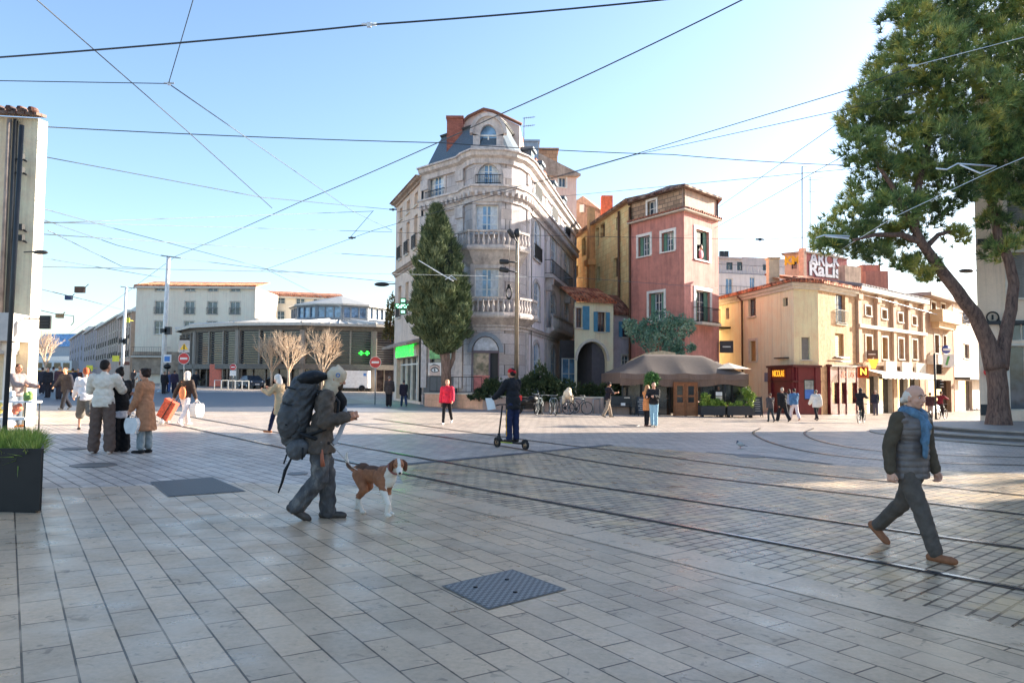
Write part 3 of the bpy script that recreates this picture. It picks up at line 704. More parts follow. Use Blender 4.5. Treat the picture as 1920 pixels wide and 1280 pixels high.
def simple(name, label, cat, A, B, back, z1, zb=-.9, mat=None, holes=(), win=None, roofz=None, group=None, depth=.25, side_mats=None, extra=None, other=None):
    """block with one detailed front A-B; back = list of further plan points (clockwise from B)"""
    F = Fr(A, B); root = thing(name, label, cat, (F.A.x, F.A.y, gz(F.A.x)), group)
    mb = MB(); wall(mb, F, 0, F.len, zb, z1, holes, depth, 0)
    pts = [F.B]+[Vector(p[:2]) for p in back]+[F.A]
    for a, b in zip(pts[:-1], pts[1:]): mb.quad((a.x, a.y, zb), (b.x, b.y, zb), (b.x, b.y, z1), (a.x, a.y, z1), 1 if other else 0)
    mb.add([(p.x, p.y, z1-.02) for p in pts], [tuple(range(len(pts)))], 0)
    mb.build('wall', [mat]+([other] if other else []), root); return root, F
def roof_slope(root, F, u0, u1, z, over, run, rise, mat, th=.14, name='roof'):
    mb = MB(); a, b = F.pt(u0, z, over), F.pt(u1, z, over); c, d = F.pt(u1, z+rise, -run), F.pt(u0, z+rise, -run); up = Vector((0, 0, th))
    mb.hexa([a, b, c, d, a+up, b+up, c+up, d+up]); o = mb.build(name, mat, root)
    e = MB(); n = max(3, int((u1-u0)/.28))
    for k in range(n):
        u = u0+(u1-u0)*(k+.5)/n; p = F.pt(u, z+.05, over+.03); q = F.pt(u, z+.05+rise*.5, -run*.5+over*.5); e.tube([p+Vector((0, 0, .09)), q+Vector((0, 0, .09))], .085, 6)
    e.build('tile_ridges', mat, o); return o

# ------------------------------------------------ arched passage house
A, B = XY(1077, 52), XY(1150, 53.2); F = Fr(A, B); zt = zat(A.x, 52, 566)
ah = F.rect(1082, 1138, 640, 752); w1 = F.rect(1079.5, 1091, 577, 614); w2 = F.rect(1120, 1135, 585, 622)
root, F = simple('arched_house', 'small cream house with blue shutters above a dark pointed archway', 'house', A, B, [F.B*1.06, F.A*1.06], zt, mat=stucco('cream_render', (240, 214, 176), (196, 168, 134), .5), holes=[ah+(1.35,), w1, w2], depth=.3)
for r, s in ((w1, None), (w2, 'teal')): window(root, F, r, .2, 'brown_frame', 'glass', (2, 3), 'offwhite', 'offwhite', shutters=s, tw=.06)
mb = MB(); q = F.rect(1092, 1104, 574, 618); F.box(mb, q[0], q[1], q[2], q[3], .05, .1)
for k in range(10): v = q[2]+.08+(q[3]-q[2]-.16)*k/10; F.box(mb, q[0]+.05, q[1]-.05, v, v+.05, .101, .115)
mb.build('shutter', M['teal'], root)
mb = MB(); pi = arcpts(ah[0], ah[1], ah[3], 1.35, 14); po = arcpts(ah[0]-.18, ah[1]+.18, ah[3]+.18, 1.53, 14)
for k in range(14):
    (a, b), (c, d), (e, f), (g_, h) = pi[k], pi[k+1], po[k+1], po[k]; mb.hexa([F.pt(a, b, 0), F.pt(c, d, 0), F.pt(c, d, .07), F.pt(a, b, .07), F.pt(g_, h, 0), F.pt(e, f, 0), F.pt(e, f, .07), F.pt(g_, h, .07)])
mb.build('arch_trim', M['offwhite'], root)
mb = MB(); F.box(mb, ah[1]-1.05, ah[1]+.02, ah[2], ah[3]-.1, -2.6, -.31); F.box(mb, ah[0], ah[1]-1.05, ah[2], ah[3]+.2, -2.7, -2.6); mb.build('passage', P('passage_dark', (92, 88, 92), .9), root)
mb = MB(); F.box(mb, ah[0]+.05, ah[1]-1.15, ah[2]+.1, ah[3]-1.15, -2.598, -2.55); mb.build('passage_window', M['glass_blue'], root)
mb = MB(); m_ = (ah[0]+ah[1]-1.1)/2
for u in (ah[0]+.06, m_-.03, ah[1]-1.2): F.box(mb, u, u+.07, ah[2], ah[3]-1.15, -2.549, -2.5)
for v in (2.2, 3.3): F.box(mb, ah[0]+.05, ah[1]-1.15, v, v+.06, -2.5485, -2.505)
mb.build('passage_bars', M['white'], root)
roof_slope(root, F, .05, F.len+.1, zt, .3, 2.4, 1.25, tiles('arch_tiles', F.az))

# ------------------------------------------------ dim grey house in the corner
A, B = XY(1149, 54.6), XY(1186, 55.4); F = Fr(A, B); zt = zat(A.x, 54.6, 590); w1 = F.rect(1166, 1179, 603, 632); w2 = F.rect(1166, 1180, 666, 692)
root, F = simple('recessed_house', 'narrow grey house with blue shutters squeezed between the arch and the red tower', 'house', A, B, [F.B-F.n*2, F.A-F.n*2], zt, mat=stucco('grey_render', (166, 166, 170), (120, 120, 126), .6), holes=[w1, w2])
window(root, F, w1, .2, 'brown_frame', 'glass', (2, 2), 'offwhite', 'offwhite', shutters='teal', tw=.06); window(root, F, w2, .2, 'white', 'glass', (2, 3), 'offwhite', 'offwhite', tw=.1)
roof_slope(root, F, -.1, F.len, zt, .25, 2., 1.6, tiles('grey_house_tiles', F.az, (150, 96, 76), (110, 70, 58), (170, 130, 110)))

# ------------------------------------------------ long ochre stone building
A, B = XY(1071, 71), XY(1184, 54.9); F = Fr(A, B); zt = zat(B.x, B.y, 378)
hs = [F.rect(*r) for r in ((1091, 1098, 446, 480), (1117, 1123, 428, 462), (1126, 1134, 419, 445), (1155, 1162, 406, 430), (1150, 1158, 484, 520), (1120, 1125, 500, 528), (1079, 1084, 497, 520))]
root, F = simple('ochre_building', 'long ochre stone building with few small windows and a tiled eave', 'building', A, B, [F.B-F.n*3, F.A-F.n*8], zt, mat=ashlar('ochre_blocks', (238, 200, 150), F.az, .9, .42, .01, (222, 180, 128), (186, 146, 102), amt=.5), holes=hs, depth=.35)
for r in hs: window(root, F, r, .3, 'brown_frame', 'glass_dark', (1, 2), None, None)
for px in (1112, 1163.5): 
    mb = MB(); u = F.uv(px, 480)[0]; mb.tube([F.pt(u, .5, .15), F.pt(u, zt-.2, .15)], .1, 6); mb.build('drainpipe', M['rust'], root)
mb = MB(); u = F.uv(1113.5, 480)[0]; F.box(mb, u-.35, u+.35, 4, zt+1.6, .0, .5); F.box(mb, u-.6, u+.6, zt-3.4, zt-2.9, .002, .7); mb.build('chimney', stucco('ochre_chimney', (206, 160, 108), (130, 92, 64), .7), root)
roof_slope(root, F, -.2, F.len+.1, zt, .45, 4, 1.2, tiles('ochre_tiles', F.az, (150, 110, 84), (110, 78, 60), (180, 146, 120)))

# ------------------------------------------------ red tower house on the corner
C0, C1, C2 = XY(1182, 54.6), XY(1284, 50), XY(1349, 53.4); F1, F2 = Fr(C0, C1), Fr(C1, C2)
zr = zat(C1.x, 50, 394); zt = zat(C1.x, 50, 352)
root = thing('red_corner_house', 'red rendered corner house with white framed windows and green shutters behind the restaurant', 'house', (C1.x, C1.y, gz(C1.x)))
h1 = [F1.rect(1197, 1219, 443, 480), F1.rect(1241, 1264, 435, 471), F1.rect(1217, 1245, 549, 600)]; h2 = [F2.rect(1304, 1329, 432, 488), F2.rect(1304, 1331, 545, 605)]; u1, u2 = F1.rect(1212, 1228, 376, 404), F2.rect(1317, 1322, 394, 407)
redm = stucco('red_render', (180, 128, 116), (132, 96, 90), .8, scale=.5); redsunm = stucco('red_render_sunlit', (190, 142, 132), (142, 102, 96), .7, scale=.5)  # second red is lighter: sunlight on the right face put into its colour
rub1 = ashlar('rubble_front', (172, 152, 126), F1.az, .55, .3, .03, (128, 110, 92), (110, 98, 86), amt=.6); ren2 = stucco('attic_render', (178, 162, 148), (120, 112, 108), .6)
mb = MB()
wall(mb, F1, 0, F1.len, -1, zr, h1, .3, 0); wall(mb, F2, 0, F2.len, -1, zr, h2, .3, 1)
G1, G2 = Fr(F1.A-F1.n*.12, F1.B-F1.n*.12), Fr(F2.A-F2.n*.12, F2.B-F2.n*.12)
def shift(r, Fa, Fb): return r
wall(mb, G1, 0, G1.len, zr, zt, [u1], .3, 2); wall(mb, G2, 0, G2.len, zr, zt, [u2], .25, 3)
bk = C0+Vector((2.2, 7)); bk2 = C2+Vector((.5, 7))
for a, b in ((C2, bk2), (bk2, bk), (bk, C0)): mb.quad((a.x, a.y, -1), (b.x, b.y, -1), (b.x, b.y, zt), (a.x, a.y, zt), 1)
mb.build('wall', [redm, redsunm, rub1, ren2], root)
for r in h1: window(root, F1, r, .3, 'white', 'glass', (2, 3), 'white', 'white', tw=.2, curtain=True)
for r in h2: window(root, F2, r, .3, 'white', 'glass_dark' if r is h2[0] else 'glass', (1, 1) if r is h2[0] else (2, 3), 'white', 'white', tw=.24)
window(root, G1, u1, .25, 'white', 'glass', (2, 2), 'white', 'white', tw=.16); window(root, G2, u2, .2, 'brown_frame', 'glass_dark', (1, 1), None, None)
for F, r in ((F1, h1[0]), (F1, h1[1]), (F2, h2[0]), (F1, h1[2]), (F2, h2[1])):       # shutters folded into the reveals
    for a, b in ((r[0]+.02, r[0]+(r[1]-r[0])*.26), (r[1]-(r[1]-r[0])*.26, r[1]-.02)):
        mb = MB(); F.box(mb, a, b, r[2]+.03, r[3]-.03, -.22, -.17)
        for k in range(12): v = r[2]+.08+(r[3]-r[2]-.2)*k/12; F.box(mb, a+.03, b-.03, v, v+.06, -.169, -.155)
        mb.build('shutter', M['green_sh'], root)
mb = MB(); r = h2[1]; F2.box(mb, r[0]-.35, r[1]+.35, r[2]-.2, r[2]-.02, 0.001, .7); o = mb.build('balcony', M['offwhite'], root); railing(F2, r[0]-.3, r[1]+.3, r[2]-.02, 1.0, .64, 'black', o)
mb = MB(); path = [C0, C1, C2]; hsweep(mb, path, [(-.15, zr-.05), (.32, zr-.05), (.36, zr+.03), (-.15, zr+.22)])
o = mb.build('tile_course', M['offwhite'], root); e = MB()
for p, q in zip(along(path, .3)[:-1], along(path, .3)[1:]):
    d = (q-p).normalized(); n = Vector((d.y, -d.x)); m = (p+q)/2; e.tube([(m.x+n.x*.38, m.y+n.y*.38, zr+.1), (m.x-n.x*.12, m.y-n.y*.12, zr+.26)], .09, 6)
e.build('course_tiles', P('dusty_tile', (158, 104, 84), .85, var=.3), o)
mb = MB(); zpk = zat(F1.B.x-.9, 50.6, 344)
pk = Vector((C1.x-.3, C1.y+3.2, zt+1.0)); lo = offset([C0, C1, C2], .35)
ring = [Vector((p.x, p.y, zt)) for p in lo]+[Vector((bk2.x+.3, bk2.y, zt)), Vector((bk.x-.3, bk.y, zt))]
for i in range(len(ring)):
    a, b = ring[i], ring[(i+1) % len(ring)]; mb.quad(a, b, b+Vector((0, 0, .14)), a+Vector((0, 0, .14))); mb.add([a+Vector((0, 0, .14)), b+Vector((0, 0, .14)), pk], [(0, 1, 2)])
mb.add(ring, [tuple(range(len(ring)))]); mb.build('roof', tiles('tower_tiles', F1.az, (146, 120, 104), (110, 92, 82), (170, 150, 134)), root)
mb = MB(); mb.tube([F1.pt(.05, 0, .1), F1.pt(.05, zt-.3, .1)], .09, 6); mb.build('drainpipe', M['rust'], root)
mb = MB(); r = h2[0]; cu = (r[0]+r[1])/2+.1          # painted woman leaning at the sill
mb.ell(F2.pt(cu, r[2]+.45, -.16), (.3, .1, .35), 10, 0, Matrix.Rotation(F2.az, 3, 'Z')); mb.ell(F2.pt(cu, r[2]+.92, -.14), (.14, .1, .17), 10, 1, Matrix.Rotation(F2.az, 3, 'Z')); mb.ell(F2.pt(cu, r[2]+1.02, -.17), (.17, .1, .15), 10, 2, Matrix.Rotation(F2.az, 3, 'Z'))
mb.build('window_figure', [P('pink_blouse', (206, 130, 140), .8), P('skin_far', (206, 152, 126), .6), P('dark_hair', (42, 34, 32), .7)], root)

# ------------------------------------------------ houses behind
A, B = XY(1006, 76), XY(1080, 77); F = Fr(A, B); zt = zat(B.x, 77, 330); hs = [F.rect(1048, 1061, 333, 351), F.rect(1047, 1060, 372, 392), F.rect(1017, 1030, 331, 350), F.rect(1020, 1030, 376, 394)]
root, F = simple('pink_house', 'tall pale pink house rising behind the slate roof of the corner building', 'house', A, B, [F.B-F.n*9, F.A-F.n*9], zt, mat=stucco('pale_pink_render', (220, 190, 180), (180, 150, 144), .5), holes=hs)
for r in hs: window(root, F, r, .2, 'white', 'glass', (2, 1), 'white', 'white', tw=.15)
mb = MB(); a = [W(1006, 289, 76), W(1082, 328, 77)]; zl = zat(A.x, 76, 289); p = F.A-F.n*9; q = F.B-F.n*9
mb.hexa([F.pt(-.1, zt-.4, .5), F.pt(F.len+.3, zt-.1, .5), Vector((q.x, q.y, zt-.1)), Vector((p.x, p.y, zt-.4)), F.pt(-.1, zl, .5), F.pt(F.len+.3, zt+.12, .5), Vector((q.x, q.y, zt+.12)), Vector((p.x, p.y, zl))]); mb.build('roof', M['dirt'], root)
for nm, bx, mt, d in (('zinc_attic', (966, 1009, 266, 330), M['zinc'], 71), ('stone_attic', (1008, 1045, 281, 330), ashlar('attic_stone', (168, 140, 112), 0, .7, .4, .03, (136, 112, 92)), 80)):
    mb = MB(); a, b = W(bx[0], bx[3], d), W(bx[1], bx[3], d); z_ = zat((a.x+b.x)/2, d, bx[2]); mb.box(((a.x+b.x)/2, d+2, (a.z+z_)/2), (b.x-a.x, 4, z_-a.z)); mb.box(((a.x+b.x)/2, d+2, z_+.09), (b.x-a.x+.3, 4.3, .18)); mb.build(nm, mt, root)
A, B = XY(1078, 84), XY(1152, 82); F = Fr(A, B); zt = zat(A.x, 84, 372)
hs = [F.rect(1089, 1096, 375, 398)]
root, F = simple('grey_rear_house', 'weathered grey brown house with an orange chimney behind the ochre roof', 'house', A, B, [F.B-F.n*6, F.A-F.n*6], zt-2.2, mat=stucco('brown_grey_render', (162, 146, 128), (108, 96, 88), .7), holes=hs)
for r in hs: window(root, F, r, .2, 'brown_frame', 'glass_dark', (1, 1), None, None)
mb = MB(); mb.add([F.pt(0, zt-2.25, .02), F.pt(F.len, zt-2.25, .02), F.pt(F.len, zt-3, .02), F.pt(.9, zt+.2, .02), F.pt(0, zt-.3, .02), *[F.pt(u, v, -6) for u, v in ((0, zt-2.25), (F.len, zt-2.25), (F.len, zt-3), (.9, zt+.2), (0, zt-.3))]], [(0, 1, 2, 3, 4), (3, 2, 7, 8), (4, 3, 8, 9)]); mb.build('gable', stucco('gable_grey', (162, 146, 128), (108, 96, 88), .7), root)
mb = MB(); a, b = W(1128, 395, 81), W(1149, 395, 81); mb.box(((a.x+b.x)/2, 81.5, a.z+.6), (b.x-a.x, 1, 2.2)); mb.build('chimney', P('orange_brick', (196, 100, 70), .8, var=.25), root)
mb = MB(); q = F.rect(1089, 1097, 385, 399); F.box(mb, q[0], q[1], q[2], q[3], .05, .4); mb.build('cooling_unit', M['white'], root)

A, B = XY(1344, 92), XY(1512, 95); F = Fr(A, B); zt = zat(A.x, 92, 512); hs = [F.rect(*r) for r in ((1361, 1374, 522, 552), (1406, 1416, 520, 546), (1440, 1450, 522, 546), (1478, 1488, 522, 546))]
root, F = simple('white_apartments', 'white apartment block with roof terraces seen above the yellow house', 'building', A, B, [F.B-F.n*9, F.A-F.n*9], zt, mat=stucco('white_render', (222, 214, 204), (186, 178, 170), .4), holes=hs)
for r in hs: window(root, F, r, .2, 'white', 'glass_blue', (2, 1), None, 'white')
F3 = Fr(F.A-F.n*2.5, F.B-F.n*2.5); z2 = zat(A.x, 94, 482); hs = [F3.rect(*r) for r in ((1362, 1374, 492, 506), (1382, 1392, 491, 507), (1430, 1440, 493, 507), (1482, 1494, 490, 505))]
mb = MB(); wall(mb, F3, 0, F3.len, zt-.3, z2, hs, .2, 0); F3.box(mb, -.2, F3.len*.4, z2+.001, z2+.2, -5, .3); F3.box(mb, F3.len*.42, F3.len, z2-.5, z2+.35, -5, -.05); o = mb.build('penthouse', [stucco('grey_penthouse', (176, 172, 168), (140, 138, 136), .4)], root)
for r in hs: window(root, F3, r, .15, 'dark', 'glass_dark', (2, 1), None, None)
for z in (zt, zat(A.x, 92, 552)): railing(F, .1, F.len-.1, z, 1.1, .25, 'dark', root, .5)
mb = MB()
for x in (1357, 1366): a = W(x, 478, 95); mb.box((a.x, 96, a.z), (.5, .5, 1.3))
mb.build('chimney_pots', M['dark'], root)

# ------------------------------------------------ yellow house with the burgundy shop
Y0, Y1, Y2, Y3 = XY(1346, 62), XY(1490, 50.2), XY(1536, 50.8), XY(1606, 54.6)
FY, FC, FZ = Fr(Y0, Y1), Fr(Y1, Y2), Fr(Y2, Y3); zt = zat(Y1.x, 50.2, 530)
root = thing('yellow_house', 'yellow rendered corner house with a tiled roof above the burgundy wine shop', 'house', (Y1.x, Y1.y, gz(Y1.x)))
ha = [FY.rect(*r) for r in ((1361, 1367, 577, 598), (1403, 1417, 560, 593), (1406, 1418, 639, 677))]; hb = [FC.rect(1503, 1519, 632, 674)]; hz = [FZ.rect(1566, 1582, 625, 668), FZ.rect(1567, 1585, 552, 607)]
hc = FY.rect(1468, 1477, 558, 574)
mb = MB(); wall(mb, FY, 0, FY.len, -1.2, zt, ha+[hc], .3, 0); wall(mb, FC, 0, FC.len, -1.2, zt, hb, .25, 1); wall(mb, FZ, 0, FZ.len, -1.2, zt, hz, .3, 2)
bk = [Y3-FZ.n*8, Y0+Vector((6, 4))]
for a, b in zip([Y3]+bk, bk+[Y0]): mb.quad((a.x, a.y, -1.2), (b.x, b.y, -1.2), (b.x, b.y, zt), (a.x, a.y, zt), 0)
mb.build('wall', [stucco('yellow_render', (242, 220, 180), (214, 180, 136), .5, scale=.4), stucco('yellow_render_corner', (228, 206, 170), (190, 164, 130), .6, scale=.4), stucco('yellow_stone_side', (196, 172, 134), (128, 106, 82), .85, scale=1.2, bump=.5)], root)
for r in ha[:1]+[hc]: window(root, FY, r, .28, 'brown_frame', 'glass_dark', (1, 1), None, None)
window(root, FY, ha[1], .25, 'brown_frame', 'glass', (2, 2), None, 'offwhite'); window(root, FY, ha[2], .2, 'offwhite', 'glass_dark', (1, 1), 'offwhite', 'offwhite', closed='ochre_blind', tw=.2)
window(root, FC, hb[0], .22, 'offwhite', 'glass_dark', (1, 1), None, 'offwhite', closed='grey_blind'); window(root, FZ, hz[0], .22, 'offwhite', 'glass_dark', (1, 1), None, 'offwhite', closed='ochre_blind')
window(root, FZ, hz[1], .28, 'brown_frame', 'glass_blue', (2, 3), None, 'offwhite', rail=.95)
mb = MB(); mb.tube([FZ.pt(hz[0][0]-.4, hz[0][2]-.1, .2), FZ.pt(hz[0][1]+.4, hz[0][2]-.1, .2)], .04, 6); mb.tube([FZ.pt(hz[0][0]-.5, hz[0][2]-.35, .25), FZ.pt(hz[0][1]+.4, hz[0][2]-.35, .25)], .05, 6); mb.build('awning_bar', M['steel'], root)
mb = MB(); path = [Y0, Y1, Y2, Y3]; lo = offset(path, .5); hi = [Vector((q.x, q.y)) for q in offset(path, -4.5)]; rt = tiles('yellow_tiles', FC.az, (196, 120, 88), (150, 84, 64), (226, 180, 148))
for i in range(3):
    a, b, c, d = (*lo[i], zt), (*lo[i+1], zt), (*hi[i+1], zt+1.15), (*hi[i], zt+1.15); up = (0, 0, .14)
    mb.hexa([Vector(a), Vector(b), Vector(c), Vector(d)]+[Vector(v)+Vector(up) for v in (a, b, c, d)])
o = mb.build('roof', rt, root); e = MB(); lp = along(lo, .3); hp = along([lo[0].lerp(hi[0], .5), lo[1].lerp(hi[1], .5), lo[2].lerp(hi[2], .5), lo[3].lerp(hi[3], .5)], .3)
for i in range(3):
    n = max(2, int((lo[i+1]-lo[i]).length/.3))
    for k in range(n):
        t = (k+.5)/n; p = lo[i].lerp(lo[i+1], t); q = hi[i].lerp(hi[i+1], t); e.tube([(p.x, p.y, zt+.16), ((p.x+q.x)/2, (p.y+q.y)/2, zt+.16+.575)], .1, 6)
e.build('tile_ridges', rt, o)
mb = MB(); hsweep(mb, path, [(0, zt-.42), (.12, zt-.42), (.16, zt-.25), (.3, zt-.2), (.34, zt), (0, zt)]); mb.build('eave', M['offwhite'], root)
mb = MB(); a = FY.uv(1394, 600)[0]; mb.tube([FY.pt(a, .2, .12), FY.pt(a, zt-.5, .12), FY.pt(a-.2, zt-.1, .4)], .075, 8); mb.build('drainpipe', M['rust'], root)
mb = MB(); c = W(1449, 512, 53.5); mb.box((c.x, c.y, c.z), (.75, .6, 2.0)); mb.box((c.x, c.y, c.z+1.05), (.9, .75, .1)); mb.build('chimney', stucco('chimney_render', (220, 196, 164), (150, 130, 110), .6), root)
mb = MB(); u, v = FY.uv(1470, 671); FY.box(mb, u-.75, u+.75, v-.04, v+.04, .05, .35); mb.build('bracket_bar', M['dark'], root)
for px0, px1, py in ((1351, 1371, 618),): mb = MB(); u0, v = FY.uv(px0, py); u1 = FY.uv(px1, py)[0]; FY.box(mb, u0, u1, v-.04, v+.1, .05, 1.); mb.build('lamp_arm', M['black'], root)
# wine shop front, wraps the corner
sf = thing('wine_shop_front', 'burgundy panelled shop front with orange lettering wrapped round the yellow corner', 'shop front', (Y1.x, Y1.y, gz(Y1.x)))
us = FY.uv(1446, 730)[0]; ue = FC.uv(1535, 730)[0]; vt = FC.uv(1512, 688)[1]; g0 = gz(Y1.x)-.3
mb = MB(); FY.box(mb, us, FY.len+.05, g0, vt, .02, .2); FC.box(mb, -.05, ue, g0, vt, .02, .205); o = mb.build('panelling', M['shop_red'], sf)
mb = MB(); pth = [FY.A+FY.u*us, Y1, FC.A+FC.u*ue]; hsweep(mb, pth, [(.15, vt-.02), (.36, vt-.02), (.4, vt+.12), (.0, vt+.16)]); hsweep(mb, pth, [(.2, vt-1.02), (.27, vt-1.02), (.27, vt-.92), (.2, vt-.92)]); mb.build('shop_cornice', P('dark_burgundy', (84, 30, 36), .5), sf)
for F, u in ((FY, us+.25), (FY, FY.len-.25), (FC, .3), (FC, ue-.25)): mb = MB(); F.box(mb, u-.22, u+.22, g0, vt-.03, .206, .27); mb.build('pilaster', M['shop_red'], sf)
mb = MB(); r = FY.rect(1453, 1478, 693, 708); u0, u1 = r[0], min(r[1], FY.len-.55); FY.box(mb, u0, u1, r[2], r[3], .206, .24); sg = mb.build('sign_panel', P('orange_panel', (176, 74, 24), .5), sf)
text('NICOLAS', .62, FY, (u0+u1)/2, (r[2]+r[3])/2, .25, emis('yellow_sign_letters', (255, 186, 56), .45), sg, fit=(u1-u0)*.86)
mb = MB(); r = FC.rect(1504, 1520, 713, 747); FC.box(mb, r[0]-.06, r[1]+.06, r[2]-.06, r[3]+.06, .21, .27); ps = mb.build('poster_case', M['dark'], sf)
mb = MB(); FC.box(mb, r[0], r[1], r[2], (r[2]+r[3])/2, .271, .28); mb.build('poster', P('blue_poster', (62, 116, 200), .4, var=.3, scale=3), ps)
mb = MB(); FC.box(mb, r[0], r[1], (r[2]+r[3])/2+.002, r[3], .271, .28); mb.build('poster', P('cloud_poster', (140, 150, 150), .4, var=.5, scale=4), ps)
mb = MB(); FY.box(mb, us-.75, us-.1, vt-1.0, vt-.35, .05, .12); tag(mb.build('street_plaque', P('blue_plaque', (60, 84, 130), .4)), 'small blue street plaque beside the burgundy shop front', 'plaque')
sf = thing('wine_shop_window', 'second burgundy shop window with orange letters and glazed door under the yellow house', 'shop front', (Y2.x, Y2.y, gz(Y2.x)))
r = FZ.rect(1551, 1604, 688, 776); u0, u1 = r[0], min(r[1], FZ.len-.02); vt2 = r[3]
mb = MB()
for u in (u0, u0+(u1-u0)*.3, u0+(u1-u0)*.56, u1-.25): FZ.box(mb, u, u+.25, g0-.3, vt2, .02, .24)
FZ.box(mb, u0, u1, vt2-1.1, vt2-.002, .021, .2); FZ.box(mb, u0, u1, g0-.3, gz(Y2.x)+.7, .021, .19); o = mb.build('panelling', M['shop_red'], sf)
mb = MB(); FZ.box(mb, u0, u1, g0, vt2-1, .01, .06); mb.build('display_glass', glassm('wine_glass', (92, 70, 64), .08, .8), sf)
mb = MB(); FZ.box(mb, u0-.1, u1+.1, vt2, vt2+.14, .0, .4); mb.build('shop_cornice', P('dark_burgundy', (84, 30, 36), .5), sf)
text('NICOLAS', .62, FZ, u0+(u1-u0)*.6, vt2-.55, .22, P('orange_letters', (206, 104, 44), .5), o, fit=(u1-u0)*.52)
mb = MB(); u, v = FZ.uv(1618, 697); u = FZ.len+.55; pr = Fr(FZ.pt(FZ.len-.1, 0, .1).xy, FZ.pt(FZ.len-.1, 0, 1.3).xy)
blade = Fr(XY(1609, 53.0), XY(1629, 53.0)); zc = zat(XY(1619, 53).x, 53, 697)
ns = thing('hanging_letter_sign', 'square orange sign with a yellow letter N hanging off the shop corner', 'sign', (blade.A.x, blade.A.y, zc))
mb = MB(); blade.box(mb, 0, blade.len, zc-.42, zc+.38, -.12, .0); mb.build('box', P('orange_sign_face', (206, 84, 26), .4), ns)
mb = MB(); blade.box(mb, blade.len*.12, blade.len*.88, zc-.3, zc+.3, .001, .015); pn = mb.build('face', P('red_sign_face', (126, 34, 16), .4), ns)
text('N', .62, blade, blade.len/2, zc, .02, emis('yellow_sign_letters2', (255, 196, 70), .9), pn, bold=.02)
mb = MB(); mb.tube([blade.pt(.1, zc+.5, -.06), blade.pt(-.4, zc+.55, -1.2), FZ.pt(FZ.len-.1, zc+.6, .0)], .03, 6); mb.box(blade.pt(blade.len/2, zc+.45, -.06), (blade.len, .06, .06)); mb.build('bracket', M['black'], ns)

# ------------------------------------------------ graffiti wall and attic on the roofs
A, B = XY(1514, 58), XY(1592, 60.5); F = Fr(A, B); zl, zr_ = zat(A.x, 58, 474), zat(B.x, 60.5, 487)
gw = thing('graffiti_gable', 'rooftop party wall covered with big white bubble graffiti', 'wall', (A.x, A.y, zt))
mb = MB(); mb.hexa([F.pt(0, zt-1, 0), F.pt(F.len, zt-1, 0), F.pt(F.len, zt-1, -.6), F.pt(0, zt-1, -.6), F.pt(0, zl, 0), F.pt(F.len, zr_, 0), F.pt(F.len, zr_, -.6), F.pt(0, zl, -.6)]); wl_ = mb.build('wall', stucco('maroon_painted_wall', (150, 82, 84), (196, 160, 140), .6, scale=1.5), gw)
mb = MB(); mb.hexa([F.pt(-.1, zl, .1), F.pt(F.len+.1, zr_, .1), F.pt(F.len+.1, zr_, -.7), F.pt(-.1, zl, -.7), F.pt(-.1, zl+.12, .1), F.pt(F.len+.1, zr_+.12, .1), F.pt(F.len+.1, zr_+.12, -.7), F.pt(-.1, zl+.12, -.7)]); mb.build('coping', M['dirt'], gw)
mb = MB(); F.box(mb, -.35, .0, zt-1, zl+.35, -.4, .08); mb.build('chimney_breast', P('pale_brick', (216, 176, 150), .8, var=.2), gw)
mw, mk = P('graffiti_white', (226, 222, 226), .6), P('graffiti_black', (34, 28, 34), .6)
for s, cy, sz, cx_ in (('ARCK', 488, 1.5, 1547), ('RaLis', 508, 1.45, 1547)):
    u, v = F.uv(cx_, cy); text(s, sz, F, u, v, .008, mk, gw, 'lettering', .004, .10, fit=F.len*.80); text(s, sz, F, u, v, .018, mw, gw, 'lettering', .004, .045, fit=F.len*.76)
A, B = XY(1474, 62), XY(1513, 61); F = Fr(A, B); za = zat(A.x, 62, 478); hs = [F.rect(1484, 1494, 492, 504)]
root, F = simple('rooftop_attic', 'small rooftop attic with yellow graffiti left of the white lettering', 'attic', A, B, [F.B-F.n*4, F.A-F.n*4], za, zb=zt-1, mat=stucco('attic_wall', (196, 178, 156), (140, 124, 108), .5), holes=hs)
window(root, F, hs[0], .15, 'dark', 'glass_dark', (1, 1), None, None)
text('KMS', .9, F, F.len/2, za-.55, .02, P('graffiti_yellow', (236, 186, 40), .6), root, bold=.05)
mb = MB(); F.box(mb, -.2, F.len+.1, za+.001, za+.15, -4.2, .25); mb.build('roof', M['dirt'], root)
ant = thing('tall_antenna', 'tall thin radio mast rising from the roofs left of the pine', 'antenna', tuple(W(1504, 500, 64))); b = BASE[ant]
mb = MB(); tp = W(1504, 312, 64); mb.tube([b, tp], .05, 5); mb.tube([tp, tp+Vector((.5, 0, 0))], .02, 4); mb.build('mast', M['rust'], ant)
ant = thing('tall_antenna', 'thin television aerial with short cross bars, right of the taller mast', 'antenna', tuple(W(1519, 500, 64))); b = BASE[ant]
mb = MB(); tp = W(1519, 332, 64); mb.tube([b, tp], .035, 5)
for k, f in enumerate((1, .84, .72, .97)): p = b.lerp(tp, f); mb.tube([p-Vector((.2, 0, 0)), p+Vector((1.6 if k in (0, 3) else .7, .2, 0))], .018, 4)
mb.build('mast', M['rust'], ant)
ant = thing('roof_aerial', 'television aerial on the slate roof of the corner building', 'antenna', tuple(W(982, 262, 50))); b = BASE[ant]; mb = MB(); tp = W(983, 222, 50); mb.tube([b, tp], .025, 5)
for f in (1, .62): p = b.lerp(tp, f); mb.tube([p-Vector((.1, 0, 0)), p+Vector((.75, 0, .1))], .02, 4); [mb.tube([p+Vector((.15*k, -.2, .02*k)), p+Vector((.15*k, .2, .02*k))], .012, 4) for k in range(5)]
mb.build('mast', M['dark'], ant)

